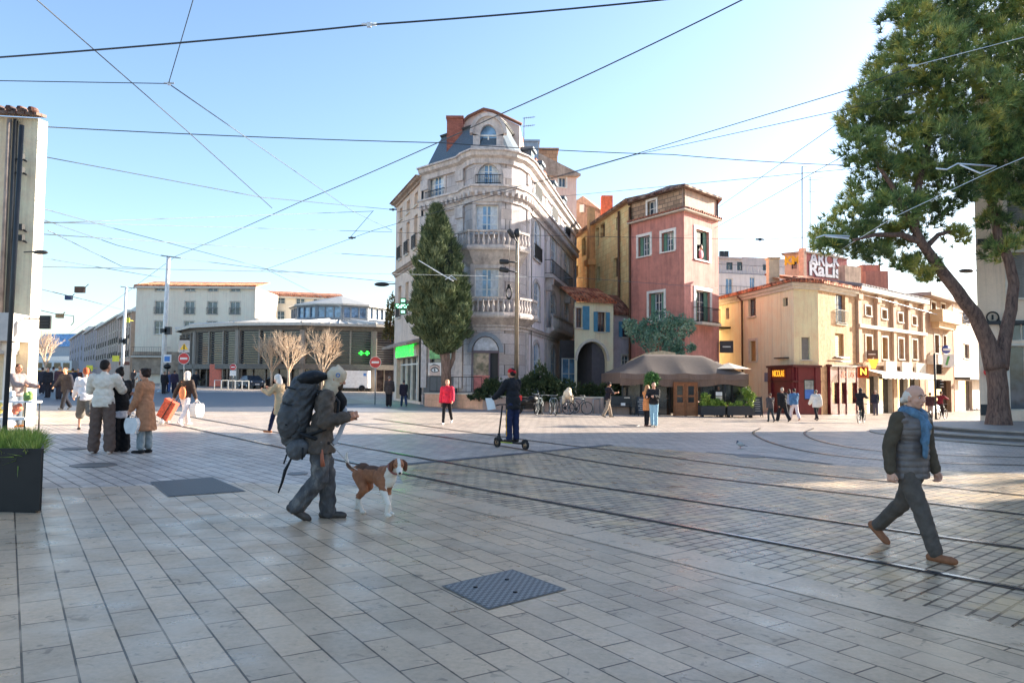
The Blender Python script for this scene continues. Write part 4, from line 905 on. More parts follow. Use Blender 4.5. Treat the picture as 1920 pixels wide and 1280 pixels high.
# ------------------------------------------------ pilastered row along the side street
A, B = XY(1607, 54.7), XY(1734, 64); F = Fr(A, B); zt = zat(A.x, 54.7, 538); hs = []
cols = [.16, .38, .62, .84]
for c in cols:
    u = F.len*c; px = proj(F.pt(u, 5, 0))[0]
    v1, v0 = F.uv(px, 577+(px-1640)*.22)[1], F.uv(px, 594+(px-1640)*.2)[1]; hs.append((u-.5, u+.5, v0, v1)); v1, v0 = F.uv(px, 631+(px-1640)*.08)[1], F.uv(px, 673)[1]; hs.append((u-.55, u+.55, v0, v1))
root, F = simple('pilaster_house', 'sunlit stone house with tall pilasters and stone balcony fronts above a white awning', 'house', A, B, [F.B-F.n*7, F.A-F.n*7], zt, mat=stucco('row_stone', (172, 150, 122), (108, 92, 76), .85, scale=1.1), holes=hs+[(F.len*.12, F.len*.5, -1, gz(A.x)+2.8), (F.len*.56, F.len*.92, -1, gz(A.x)+2.8)], depth=.4)
for k, r in enumerate(hs): window(root, F, r, .3, 'white', 'glass', (2, 2), 'offwhite', 'offwhite', closed=None if k % 2 == 0 or k > 3 else 'ochre_blind', tw=.14)
ps_ = stucco('pilaster_stone', (186, 166, 142), (126, 108, 92), .7); zb1 = hs[1][2]
for c in (.02, .27, .5, .73, .97): mb = MB(); u = F.len*c; F.box(mb, u-.28, u+.28, zb1-.3, zt-.35, .002, .2); F.box(mb, u-.36, u+.36, zt-.9, zt-.4, .003, .3); mb.build('pilaster', ps_, root)
mb = MB(); F.box(mb, 0, F.len, hs[1][3]+.55, hs[1][3]+.8, .001, .32); F.box(mb, -.05, F.len+.05, zt-.28, zt, .001, .5); mb.build('string_course', M['offwhite'], root)
for c in cols[1:]: mb = MB(); u = F.len*c; F.box(mb, u-1.05, u+1.05, zb1-1.15, zb1-.1, .3, .48); F.box(mb, u-1.1, u+1.1, zb1-1.3, zb1-1.151, .001, .6); mb.build('balcony', M['offwhite'], root)
mb = MB(); F.box(mb, F.len*.1, F.len*.5, -1, gz(A.x)+2.8, -.6, -.42); F.box(mb, F.len*.54, F.len*.94, -1, gz(A.x)+2.8, -.6, -.42); mb.build('shop_interior', M['glass_dark'], root)
for c in (.12, .3, .5, .56, .74, .92): mb = MB(); F.box(mb, F.len*c-.1, F.len*c+.1, -1, gz(A.x)+2.8, -.41, -.1); mb.build('shop_post', M['offwhite'], root)
mb = MB(); a = F.len*.1; b = F.len*.92; zaw = F.uv(1680, 703)[1]; n = 26
for k in range(n):
    u0_, u1_ = a+(b-a)*k/n, a+(b-a)*(k+1)/n; mb.quad(F.pt(u0_, zaw+.35, .05), F.pt(u1_, zaw+.35, .05), F.pt(u1_, zaw, 1.25), F.pt(u0_, zaw, 1.25)); dz = .28+.05*(k % 2); mb.quad(F.pt(u0_, zaw, 1.25), F.pt(u1_, zaw, 1.25), F.pt(u1_, zaw-dz, 1.27), F.pt(u0_, zaw-dz, 1.27))
tag(mb.build('awning', P('white_canvas', (232, 228, 220), .8)), 'white scalloped awning shading the shop behind the walking man', 'awning')
roof_slope(root, F, -.1, F.len+.1, zt, .5, 5, 1.2, P('grey_roof', (128, 128, 132), .7, var=.3))
mb = MB(); c = W(1660, 522, 62); mb.box((c.x, c.y+2, c.z), (1.9, 1.2, 1.7)); c2 = W(1628, 518, 66); mb.box((c2.x, c2.y, c2.z), (1.6, 1.2, 1.9)); mb.build('chimney_stack', stucco('worn_brick', (176, 124, 104), (140, 96, 82), .6, scale=1.5), root)
# blank stone flank between the yellow house and the row
A2, B2 = XY(1588, 57.5), XY(1618, 58.5); F = Fr(A2, B2); z_ = zat(A2.x, 57.5, 497); mb = MB(); F.box(mb, 0, F.len, zt-2, z_, -.6, 0); mb.build('party_wall', stucco('party_stone', (186, 168, 146), (120, 104, 92), .8), root)
A, B = XY(1735, 64.2), XY(1788, 70.5); F = Fr(A, B); z_ = zat(A.x, 64, 554); hs = [F.rect(*r) for r in ((1746, 1754, 567, 585), (1764, 1772, 570, 587), (1752, 1760, 628, 662), (1768, 1774, 630, 662))]
root, F = simple('balcony_house', 'taller narrow stone house with a solid upper balcony, next along the side street', 'house', A, B, [F.B-F.n*7, F.A-F.n*7], z_, mat=stucco('dark_row_stone', (150, 126, 100), (96, 80, 66), .8, scale=1.1), holes=hs+[(F.len*.1, F.len*.9, -1.3, gz(A.x)+2.8)], depth=.4)
for r in hs: window(root, F, r, .25, 'brown_frame', 'glass', (2, 2), 'offwhite', 'offwhite')
mb = MB(); r = F.rect(1744, 1782, 585, 607); F.box(mb, r[0], r[1], r[2], r[3], .0, 1.0); F.box(mb, r[0]+.4, r[1]-.4, r[2]-.5, r[2]-.001, .001, .6); mb.build('balcony', P('tan_balcony', (206, 176, 136), .8), root)
mb = MB(); r = F.rect(1738, 1785, 668, 684); F.box(mb, r[0], r[1], r[2], r[3], .001, .9); mb.build('balcony', M['offwhite'], root)
mb = MB(); F.box(mb, F.len*.08, F.len*.92, -1.3, gz(A.x)+2.8, -.6, -.42); mb.build('shop_interior', M['glass_dark'], root)
mb = MB(); F.box(mb, -.3, F.len+.2, z_, z_+.3, -7, .7); mb.build('roof', M['dirt'], root)
A, B = XY(1790, 72), XY(1850, 86); F = Fr(A, B); z_ = zat(A.x, 72, 568); hs = [F.rect(*r) for r in ((1806, 1818, 645, 672), (1806, 1817, 585, 606))]
root, F = simple('white_street_house', 'bright white house at the bend of the side street', 'house', A, B, [F.B-F.n*7, F.A-F.n*7], z_, mat=stucco('bright_render', (206, 194, 176), (166, 150, 130), .5), holes=hs+[(F.len*.1, F.len*.5, -1.6, gz(A.x)+3)], depth=.3)
for r in hs: window(root, F, r, .25, 'brown_frame', 'glass_dark', (2, 1), None, 'offwhite')
mb = MB(); F.box(mb, F.len*.08, F.len*.52, -1.6, gz(A.x)+3, -.5, -.32); mb.build('shop_interior', M['glass_dark'], root)
mb = MB(); F.box(mb, 0, F.len, gz(A.x)+3.1, gz(A.x)+3.3, .01, 1.3); mb.build('canopy', M['dark'], root)
mb = MB(); F.box(mb, -.2, F.len, z_, z_+.3, -7, .5); mb.build('roof', M['dirt'], root)
# signs along the street
for px, py, d, sx_, sz_, m, lab, letter in ((1634, 664, 56, .9, .62, P('brown_sign', (104, 84, 74), .6), 'brown hanging signboard above the orange lantern sign', None), (1638, 681, 55.7, .62, .55, emis('amber_sign', (246, 170, 60), .6), 'glowing amber pointed sign beneath the brown board', None), (1774, 655, 66, .75, .75, P('blue_sign', (70, 80, 150), .4), 'round blue and white street sign high on the stone house', None), (1778, 676, 64, 1.0, 1.1, P('white_box_sign', (230, 228, 224), .4), 'white lit box sign with a green stroke under the blue disc', None), (1810, 596, 70, 1.2, 1.0, P('dark_shop_board', (120, 116, 116), .5), 'grey board with a white swirl on the white street house', None), (1362, 650, 53, .95, .85, P('charcoal_board', (62, 62, 66), .6), 'charcoal hanging board at the edge of the red tower', None)):
    p = W(px, py, d); s_ = thing('hanging_sign', lab, 'sign', tuple(p), 'signs hung on the side street'); Fh = Fr((p.x-1, p.y), (p.x+1, p.y)); mb = MB()
    if 'round' in lab: mb.lathe([(sx_/2, -.05), (sx_/2, .05)], p, 20, axis=Matrix.Rotation(math.pi/2, 3, 'X'))
    elif 'pointed' in lab: mb.hexa([p+Vector(v) for v in ((-.1, -.06, -.4), (.1, -.06, -.4), (.1, .06, -.4), (-.1, .06, -.4), (-.38, -.06, .3), (.38, -.06, .3), (.38, .06, .3), (-.38, .06, .3))])
    else: mb.box(p, (sx_, .12, sz_))
    mb.build('board', m, s_); mb = MB()
    if 'round' in lab: mb.box(p+Vector((0, -.06, 0)), (.62, .03, .2))
    elif 'green' in lab: mb.box(p+Vector((-.1, -.07, 0)), (.18, .03, .8), rot=Matrix.Rotation(.3, 3, 'Y'))
    elif 'swirl' in lab: mb.torus(p+Vector((0, -.07, 0)), .26, .06, Matrix.Rotation(math.pi/2, 3, 'X'), 16, 6)
    elif 'amber' in lab: mb.box(p+Vector((0, 0, .38)), (.05, .05, .16))
    else: mb.box(p+Vector((0, -.07, 0)), (sx_*.6, .03, .08))
    mb.build('mark', P('sign_green', (90, 160, 90), .5) if 'green' in lab else M['white'], s_)
    mb = MB(); mb.tube([p+Vector((0, .07, sz_*.4)), p+Vector((0, 2.2, sz_*.4))], .025, 5); mb.build('bracket', M['black'], s_)

# ------------------------------------------------ building on the right behind the pine
A, B = XY(1836, 34.5), Vector((34, 30.5)); F = Fr(A, B); zt = 15.5
hs = [F.rect(1893, 1990, 648, 770), F.rect(1893, 1990, 603, 638)]
hs = [(r[0], r[1], r[2], r[3]) for r in hs]; up = []
for v in (5.6, 9.0, 12.2):
    for c in (1.3, 4.6, 8.0, 11.4): up.append((c, c+1.3, v, v+2.1))
root, F = simple('beige_building', 'large beige building with shop windows behind the pine trunk', 'building', A, B, [Vector((37, 29.3)), Vector((62, 42.05)), Vector((62, A.y+19.6))], zt, zb=-1.5, mat=stucco('beige_render', (206, 194, 174), (176, 162, 142), .4, scale=.4), holes=hs+up, depth=.35)
for r in up: window(root, F, r, .3, 'white', 'glass', (2, 2), 'offwhite', 'offwhite', shutters=None, closed='grey_blind', tw=.16)
for k, r in enumerate(hs):
    window(root, F, r, .3, 'offwhite', 'glass', (3, 1) if k == 0 else (4, 1), 'offwhite', None, name='shop_window', tw=.12)
r = hs[0]; mb = MB()
for k in range(3): u = r[0]+.35+k*.85; mb.ell(F.pt(u, r[2]+1.5, -.75), (.2, .14, .55), 10, k % 2); mb.ell(F.pt(u, r[2]+2.2, -.75), (.1, .1, .14), 10, 2)
F.box(mb, r[0], r[1], r[2]-.2, r[2]+.5, -1.2, -.4, 3); mb.build('shop_display', [P('mustard_dress', (206, 150, 70), .8), P('red_dress', (186, 70, 60), .8), P('mannequin', (220, 200, 180), .6), P('display_floor', (190, 186, 170), .7)], root)
mb = MB(); F.box(mb, 0, F.len, F.uv(1860, 606)[1]-.06, F.uv(1860, 606)[1]+.1, .001, .16); F.box(mb, 0, F.len, 8.1, 8.35, .001, .3); F.box(mb, 0, F.len, zt-.5, zt, .001, .6); mb.build('string_course', M['dark'], root)
u, v = F.uv(1860, 595); mb = MB(); mb.torus(F.pt(u, v, .1), .24, .035, Matrix.Rotation(F.az, 3, 'Z') @ Matrix.Rotation(math.pi/2, 3, 'X'), 22, 6); F.box(mb, u-.035, u+.035, v-.12, v+.12, .06, .12); mb.tube([F.pt(u+.25, v, .1), F.pt(u+.32, v-.9, .08)], .025, 5); mb.build('round_wall_sign', M['black'], root)
u, v = F.uv(1848, 768); mb = MB(); F.box(mb, u-.2, u+.2, v-.25, v+.25, .001, .05); mb.build('vent_box', M['dark'], root)
u, v = F.uv(1851, 697); mb = MB(); mb.lathe([(.2, -.02), (.2, .02)], F.pt(u, v, .2), 18, axis=Matrix.Rotation(F.az, 3, 'Z') @ Matrix.Rotation(math.pi/2, 3, 'X')); tag(mb.build('round_red_sign', P('sign_red', (196, 44, 50), .4)), 'round red sign mounted on the beige wall beside the pine trunk', 'sign')

root, F_ = simple('neighbour_building', 'plain unseen building on the right, past the gap added for the sun', 'building', Vector((37, 26.6)), Vector((37, -16)), [Vector((62, -16)), Vector((62, 39.35))], zt, zb=-1.6, mat=stucco('neighbour_render', (196, 184, 166), (160, 148, 132), .5))  # out of view; shades the foreground, slot shaped to let the sun through
mb = MB(); F_.box(mb, 0, F_.len, zt-.4, zt, .001, .5); mb.build('cornice', M['offwhite'], root)
# ------------------------------------------------ stone house at the left edge
A, B = Vector((-24, 19.0)), XY(51, 20.6); F = Fr(A, B); zt = zat(B.x, B.y, 222)
B2 = B+Vector((.07, .32)); zc = zat(B.x, B.y, 600)
root = thing('edge_house', 'cream stone house cut by the left edge, with drainpipes and a red shop below', 'house', (B.x, B.y, gz(B.x)))
hs = [(F.len-6.5, F.len-5.2, 4.2, 6.4), (F.len-9.5, F.len-8.2, 4.2, 6.4), (F.len-3.1, F.len-2.0, 4.3, 6.5)]; shop = (F.len-9, F.len-.75, -.5, zc-.7)
mb = MB(); wall(mb, F, 0, F.len, -.6, zt, hs+[shop], .4, 0); ch = Fr(B, B2); wall(mb, ch, 0, ch.len, -.6, zt, [], .2, 1)
for a, b in ((B2, B2+Vector((-10, 9))), (B2+Vector((-10, 9)), A+Vector((0, 9))), (A+Vector((0, 9)), A)): mb.quad((a.x, a.y, -.6), (b.x, b.y, -.6), (b.x, b.y, zt), (a.x, a.y, zt), 0)
mb.build('wall', [stucco('edge_stone', (238, 204, 174), (186, 152, 126), .6), stucco('edge_stone_corner', (226, 212, 194), (190, 172, 150), .4)], root)
for r in hs: window(root, F, r, .3, 'white', 'glass', (2, 3), 'offwhite', 'offwhite')
mb = MB(); F.box(mb, F.len-9, F.len-.7, -.6, zc-.6, -1.6, -1.5); mb.build('shop_back', P('red_shop_wall', (176, 44, 48), .6, var=.2), root)
mb = MB(); F.box(mb, F.len-3, F.len-2.2, .2, 1.9, -1.499, -1.4); F.box(mb, F.len-1.75, F.len-1.2, .2, 1.6, -1.499, -1.42); mb.build('shop_door', M['glass_blue'], root)
mb = MB(); F.box(mb, F.len-9, F.len-.02, zc-.62, zc+.12, -.3, .95); F.box(mb, F.len-9, F.len-.25, zc-.95, zc-.621, -.3, .5); mb.build('shop_canopy', P('grey_canopy', (190, 184, 178), .6), root)
c = G(50, 800); mb = MB(); mb.lathe([(.2, -.1), (.2, .12), (.15, .16), (.14, 1.5), (.13, zc-.9-c.z), (.2, zc-.85-c.z), (.2, zc-.63-c.z)], (F.pt(F.len-.25, 0, .45).x, F.pt(F.len-.25, 0, .45).y, gz(B.x)), 14); mb.build('column', P('white_column', (226, 218, 206), .6), root)
rt = tiles('edge_tiles', F.az, (120, 96, 84), (92, 76, 70), (150, 130, 118)); roof_slope(root, F, 0, F.len+.08, zt, .3, .3, .12, rt, .08)
for px, m in ((12, M['dirt']), (24, M['dark'])):
    u = F.uv(px, 450)[0]; mb = MB(); mb.tube([F.pt(u, zc+.1, .12), F.pt(u, zt-.1, .12)], .06, 8); mb.build('drainpipe', m, root)
mb = MB()
for py in (300, 325, 430, 450): u, v = F.uv(50, py); mb.tube([F.pt(u-.25, v, .02), F.pt(u, v-.05, .3), F.pt(u+.15, v-.12, .3)], .03, 6); mb.box(F.pt(u, v, .3), (.12, .12, .16))
mb.build('wire_bracket', M['black'], root)
pt = XY(12, 13.8); zp = zat(pt.x, 13.8, 235); pole = thing('dark_mast', 'dark grey mast at the left edge in front of the cream house', 'pole', (pt.x, pt.y, gz(pt.x)))
mb = MB(); mb.tube([Vector((pt.x, pt.y, gz(pt.x))), Vector((pt.x+.08, pt.y, zp))], .042, 10); mb.build('shaft', M['dark'], pole); mb = MB(); mb.lathe([(.16, 0), (.16, .05), (.1, .1)], (pt.x, pt.y, gz(pt.x)), 12); mb.build('base_plate', M['dark'], pole)
p = W(85, 604, 20.2); s_ = thing('projecting_sign', 'small dark square sign projecting from the grey canopy', 'sign', tuple(p)); mb = MB(); mb.box(p, (.3, .06, .36)); mb.build('board', M['black'], s_); mb = MB()
for k in range(4): mb.box(p+Vector((0, -.035, -.12+.08*k)), (.22, .012, .025))
mb.build('lettering', M['dark'], s_); mb = MB(); mb.tube([p+Vector((-.14, .02, .1)), p+Vector((-.6, .02, .1))], .02, 6); mb.build('bracket', M['black'], s_)

# ------------------------------------------------ round market hall
def market_hall():
    cx, cy = XY(636, 106); n = 16; R = 20.5; g = gz(cx)
    root = thing('market_hall', 'round glazed market hall with a grey conical roof and raised lantern', 'market hall', (cx, cy, g))
    ang = [math.pi*1.5+math.pi*2*(k+.06)/n for k in range(-7, 8)]; pts = [Vector((cx+R*math.cos(a), cy+R*math.sin(a))) for a in ang]
    E = zat(cx, cy-R, 606); mid = zat(cx, cy-R, 686)
    wb, pn, lv, sh = MB(), MB(), MB(), MB(); cm_ = P('pale_concrete', (146, 138, 128), .8)
    for a, b in zip(pts[:-1], pts[1:]):
        F = Fr(a, b); l = F.len
        F.box(wb, 0, l, E-.75, E, -.3, .12); F.box(wb, 0, l, mid-.35, mid+.25, -.3, .4); 
        co = MB()
        for u in (0, l): F.box(co, u-.28, u+.28, g-.5, E-.751, -.2, .3)
        for u in (l/3, 2*l/3): F.box(co, u-.1, u+.1, mid+.251, E-.751, -.1, .16)
        pn.quad(F.pt(0, mid+.25, -.2), F.pt(l, mid+.25, -.2), F.pt(l, E-.7, -.2), F.pt(0, E-.7, -.2)); sh.quad(F.pt(0, g-.4, -.6), F.pt(l, g-.4, -.6), F.pt(l, mid-.3, -.6), F.pt(0, mid-.3, -.6))
        for k in range(14): v = mid+.4+(E-1.3-mid)*k/13; F.box(lv, .3, l-.3, v, v+.14, -.12, -.02)
        for k in range(1, 5): F.box(co, l*k/5-.06, l*k/5+.06, g-.3, mid-.351, -.55, -.4)
        co.build('column_bay', cm_, root)
    wb.build('concrete_band', P('concrete_band', (116, 110, 102), .8, var=.2), root); pn.build('upper_glazing', M['glass_dark'], root); lv.build('louvres', P('grey_louvre', (84, 82, 80), .6), root); sh.build('shop_glazing', glassm('hall_shops', (64, 56, 52), .1, .9), root)
    rf = MB(); r2 = 7.0; zl = zat(cx, cy-r2, 600); lo = [Vector((cx+(R+.9)*math.cos(a), cy+(R+.9)*math.sin(a), E+.02)) for a in ang]; hi = [Vector((cx+r2*math.cos(a), cy+r2*math.sin(a), zl)) for a in ang]
    for i in range(len(lo)-1): rf.quad(lo[i], lo[i+1], hi[i+1], hi[i]); rf.quad(lo[i]-Vector((0, 0, .3)), lo[i+1]-Vector((0, 0, .3)), lo[i+1], lo[i])
    o = rf.build('roof', P('pale_zinc_roof', (182, 178, 170), .5, .2, var=.15), root); rb = MB()
    for i in range(len(lo)): rb.tube([lo[i]+Vector((0, 0, .1)), hi[i]+Vector((0, 0, .1))], .16, 5)
    for i in range(len(lo)-1):
        for k in range(1, 8): t = k/8; rb.tube([lo[i].lerp(lo[i+1], t)+Vector((0, 0, .05)), hi[i].lerp(hi[i+1], t)+Vector((0, 0, .05))], .05, 4)
    rb.build('roof_seams', P('pale_zinc_seam', (206, 202, 196), .5), o)
    r3 = 6.7; zt = zat(cx, cy-r3, 569); m = 12; an = [math.pi*1.5+math.pi*2*(k+.5)/m for k in range(-6, 7)]; q = [Vector((cx+r3*math.cos(a), cy+r3*math.sin(a))) for a in an]; lb, lg = MB(), MB()
    for a, b in zip(q[:-1], q[1:]):
        F = Fr(a, b); l = F.len; F.box(lb, 0, l, zl-.2, zl+.45, -.2, .1); F.box(lb, 0, l, zt-.4, zt, -.2, .1); F.box(lb, 0, .22, zl+.45, zt-.4, -.2, .08); F.box(lb, l-.22, l, zl+.45, zt-.4, -.2, .08)
        for k in (1, 2): F.box(lb, l*k/3-.08, l*k/3+.08, zl+.45, zt-.4, -.15, .05)
        lg.quad(F.pt(0, zl+.4, -.12), F.pt(l, zl+.4, -.12), F.pt(l, zt-.3, -.12), F.pt(0, zt-.3, -.12))
    la = lb.build('lantern', P('lantern_frame', (126, 134, 142), .5), root); lg.build('lantern_panes', M['glass_blue'], la)
    tr = MB(); ap = Vector((cx, cy, zat(cx, cy, 556)+.1)); ring = [Vector((cx+(r3+.5)*math.cos(a), cy+(r3+.5)*math.sin(a), zt+.02)) for a in an]
    for a, b in zip(ring[:-1], ring[1:]): tr.add([a, b, ap], [(0, 1, 2)]); tr.quad(a-Vector((0, 0, .22)), b-Vector((0, 0, .22)), b, a)
    tr.build('lantern_roof', P('pale_zinc_roof', (182, 178, 170), .5, .2), la)
    sg = MB(); F = Fr(pts[7+1], pts[7+2]) if len(pts) > 9 else Fr(pts[0], pts[1]); c = W(684, 662, cy-R+.6)
    for dx in (-.35, .35): sg.box(c+Vector((dx, -.4, 0)), (.5, .1, .14)); sg.box(c+Vector((dx, -.4, 0)), (.14, .12, .5))
    tag(sg.build('pharmacy_cross', emis('green_neon', (40, 255, 60), 1.2)), 'pair of small green neon crosses glowing on the market hall front', 'neon sign')
    rp = MB(); c1 = W(440, 706, 92)
    for px, wd, m in ((404, 1.4, 0), (447, .9, 0), (535, 4, 1)):
        p = W(px, 706, 88.6); rp = MB(); rp.box((p.x, p.y, g+1.6), (wd, .1, 2.6)); rp.build('shop_panel', emis('lit_shop', (222, 214, 120), .25) if m else P('coral_panel', (226, 120, 96), .6), root)
market_hall()

# ------------------------------------------------ white blocks behind the hall
def flats(name, label, A, B, z1, rows, cols, mat, roof, win, group=None, back=10, bal=()):
    F = Fr(A, B); hs = []
    for v0, v1 in rows:
        for u in cols: hs.append((u*F.len-win/2, u*F.len+win/2, v0, v1))
    root, F = simple(name, label, 'building', A, B, [F.B-F.n*back, F.A-F.n*back], z1, zb=-.5 if F.A.x > -20 else 0, mat=mat, holes=hs, depth=.25, group=group)
    for k, r in enumerate(hs): window(root, F, r, .2, 'white', 'glass', (2, 2), 'offwhite', 'offwhite', tw=.12, rail=(.9 if (k//len(cols)) in bal else None))
    mb = MB(); F.box(mb, -.2, F.len+.2, z1-.25, z1, .001, .5); mb.build('cornice', M['offwhite'], root)
    if roof: roof_slope(root, F, -.2, F.len+.2, z1, .45, back*.55, back*.13, roof)
    else: mb = MB(); F.box(mb, 0, F.len, z1+.001, z1+.9, -back, -.8); mb.build('roof', M['zinc'], root)
    return root, F
A, B = XY(250, 104), XY(475, 104); z1 = zat(A.x, 104, 537); cr = stucco('pale_facade', (228, 206, 188), (194, 172, 154), .4, scale=.3)
ry = [zat(A.x+9, 104, y) for y in (585, 571, 584, 563, 630, 607)]
zz = lambda y: zat(A.x+9, 104, y)
rt = tiles('white_block_tiles', 0, (206, 130, 88), (160, 90, 62), (232, 176, 134), .4)
r1, F = flats('white_block', 'long white four storey block with orange tiled roof behind the market hall', A, B, z1, [(zz(627), zz(602)), (zz(589), zz(565)), (zz(546), zz(537.5))], [.2, .45, .64, .83], cr, rt, 1.35, bal=(1,))
mb = MB(); F.box(mb, 0, F.len, zz(702), zz(660), .01, .5); mb.build('shop_band', P('shop_band', (158, 140, 122), .7, var=.35, scale=1.2), r1)
railing(F, 0, F.len*.3, zz(668), 1.2, .9, 'dark', r1, .3); mb = MB(); F.box(mb, 0, F.len*.3, zz(668)-.2, zz(668), .51, 1.0); mb.build('balcony', M['offwhite'], r1)
A, B = XY(478, 114), XY(640, 118); z1 = zat(A.x, 114, 554); zz = lambda y: zat(A.x+5, 115, y)
flats('white_block_annex', 'lower white block with orange tiles directly behind the hall lantern', A, B, z1, [(zz(600), zz(583)), (zz(569), zz(558))], [.1, .27, .5, .7], cr, rt, 1.3)
# street of houses running away on the left
near_p, far_p = Vector((XY(247, 106).x-.6, 106.5)), Vector((XY(128, 225).x, 225)); edges = [0, .10, .22, .38, .6, 1.0]
tops = [(250, 583), (222, 590), (196, 603), (170, 611), (148, 618)]
cols_ = [(176, 156, 136), (160, 146, 134), (150, 140, 136), (142, 138, 140), (134, 136, 144)]
labs = ['nearest house of the left hand street, tan with iron balconies', 'second house up the left hand street with a stepped roof', 'third house up the left hand street, greyish stone', 'fourth house up the left hand street, taller roof', 'last grey house closing the left hand street']
for i in range(5):
    a, b = near_p.lerp(far_p, edges[i]), near_p.lerp(far_p, edges[i+1]); z1 = zat(a.x, a.y, tops[i][1]); g = gz(a.x)
    h = z1-g; rows = [(g+h*f, g+h*f+2.0) for f in (.36, .58, .79)]
    flats('street_house', labs[i], b, a, z1, rows, [.12, .31, .5, .69, .88], stucco('street_render', cols_[i], tuple(int(c*.75) for c in cols_[i]), .5), None, 1.2, 'houses along the left hand street', 9, (0, 1))
# far end of that street: glazed building, old tram shelter tone
A, B = XY(60, 240), XY(150, 235); F = Fr(A, B); z1 = zat(A.x, 240, 650); root, F = simple('glass_building', 'distant blue glass building closing the left hand street', 'building', A, B, [F.B-F.n*10, F.A-F.n*10], z1, zb=0, mat=P('grey_far', (150, 158, 166), .6), holes=[])
mb = MB(); zr0 = zat(A.x, 240, 645)
mb.hexa([F.pt(0, z1, .4), F.pt(F.len, z1, .4), F.pt(F.len, z1, -8), F.pt(0, z1, -8), F.pt(2, z1+4.2, -2), F.pt(F.len-2, z1+4.2, -2), F.pt(F.len-2, z1+4.2, -6), F.pt(2, z1+4.2, -6)]); mb.build('roof', glassm('sky_glass', (110, 150, 190), .15, .3), root)
mb = MB(); F.box(mb, 0, F.len, zat(A.x, 240, 682), zat(A.x, 240, 668), .1, 1.2); mb.build('canopy', M['white'], root)
# ================================================================== trees and plants
def mesh_np(name, V, Fc, mat, parent, k=3, mi=None):
    """fast mesh from numpy arrays of k-gons, V in world space"""
    me = D.meshes.new(name); b = BASE[parent] if parent is not None else Vector((0, 0, 0)); V = np.asarray(V, dtype=np.float32)-np.array(b, dtype=np.float32)
    n = len(Fc); me.vertices.add(len(V)); me.vertices.foreach_set('co', V.ravel()); me.loops.add(n*k); me.loops.foreach_set('vertex_index', np.asarray(Fc, dtype=np.int32).ravel())
    me.polygons.add(n); me.polygons.foreach_set('loop_start', np.arange(n, dtype=np.int32)*k); me.polygons.foreach_set('loop_total', np.full(n, k, dtype=np.int32))
    for m in (mat if isinstance(mat, list) else [mat]): me.materials.append(m)
    if mi is not None: me.polygons.foreach_set('material_index', np.asarray(mi, dtype=np.int32))
    me.update(calc_edges=True); me.validate(); return finish(name, me, parent)
RNG = np.random.default_rng(5)
def unit(n):
    v = RNG.normal(size=(n, 3)); return v/np.linalg.norm(v, axis=1, keepdims=True)
def leafmat(name, cols, rough=.65, trans=.15):
    t = NT(name); co = t.coords(); f = t.noise(co, 1.1, 3); g = t.noise(co, 9, 2); h = t.math('MULTIPLY', t.math('ADD', f, g), .5)
    t.b.inputs['Subsurface Weight'].default_value = 0
    return t.out(t.ramp(h, [(.36, L(cols[0])), (.5, L(cols[1])), (.64, L(cols[2]))]), rough, 0, .25)
def leaves(centres, dirs, length, width, spread, per):
    """blade triangles fanned about each centre: centres (n,3), dirs (n,3) main growth direction"""
    n = len(centres); c = np.repeat(centres, per, 0); d = np.repeat(dirs, per, 0)+RNG.normal(size=(n*per, 3))*spread; d /= np.linalg.norm(d, axis=1, keepdims=True)
    s = np.cross(d, RNG.normal(size=(n*per, 3))); s /= np.linalg.norm(s, axis=1, keepdims=True); l = length*(.6+.8*RNG.random((n*per, 1)))
    a = c-s*width/2; b = c+s*width/2; t = c+d*l; V = np.stack([a, b, t], 1).reshape(-1, 3); return V, np.arange(len(V)).reshape(-1, 3)
def bark(name, c, c2): 
    t = NT(name); f = t.noise(t.coords(scale=(1, 1, .25)), 9, 6, .7, 1.); t.bump(f, .9, .05); return t.out(t.ramp(f, [(.35, L(c2)), (.6, L(c))]), .9)

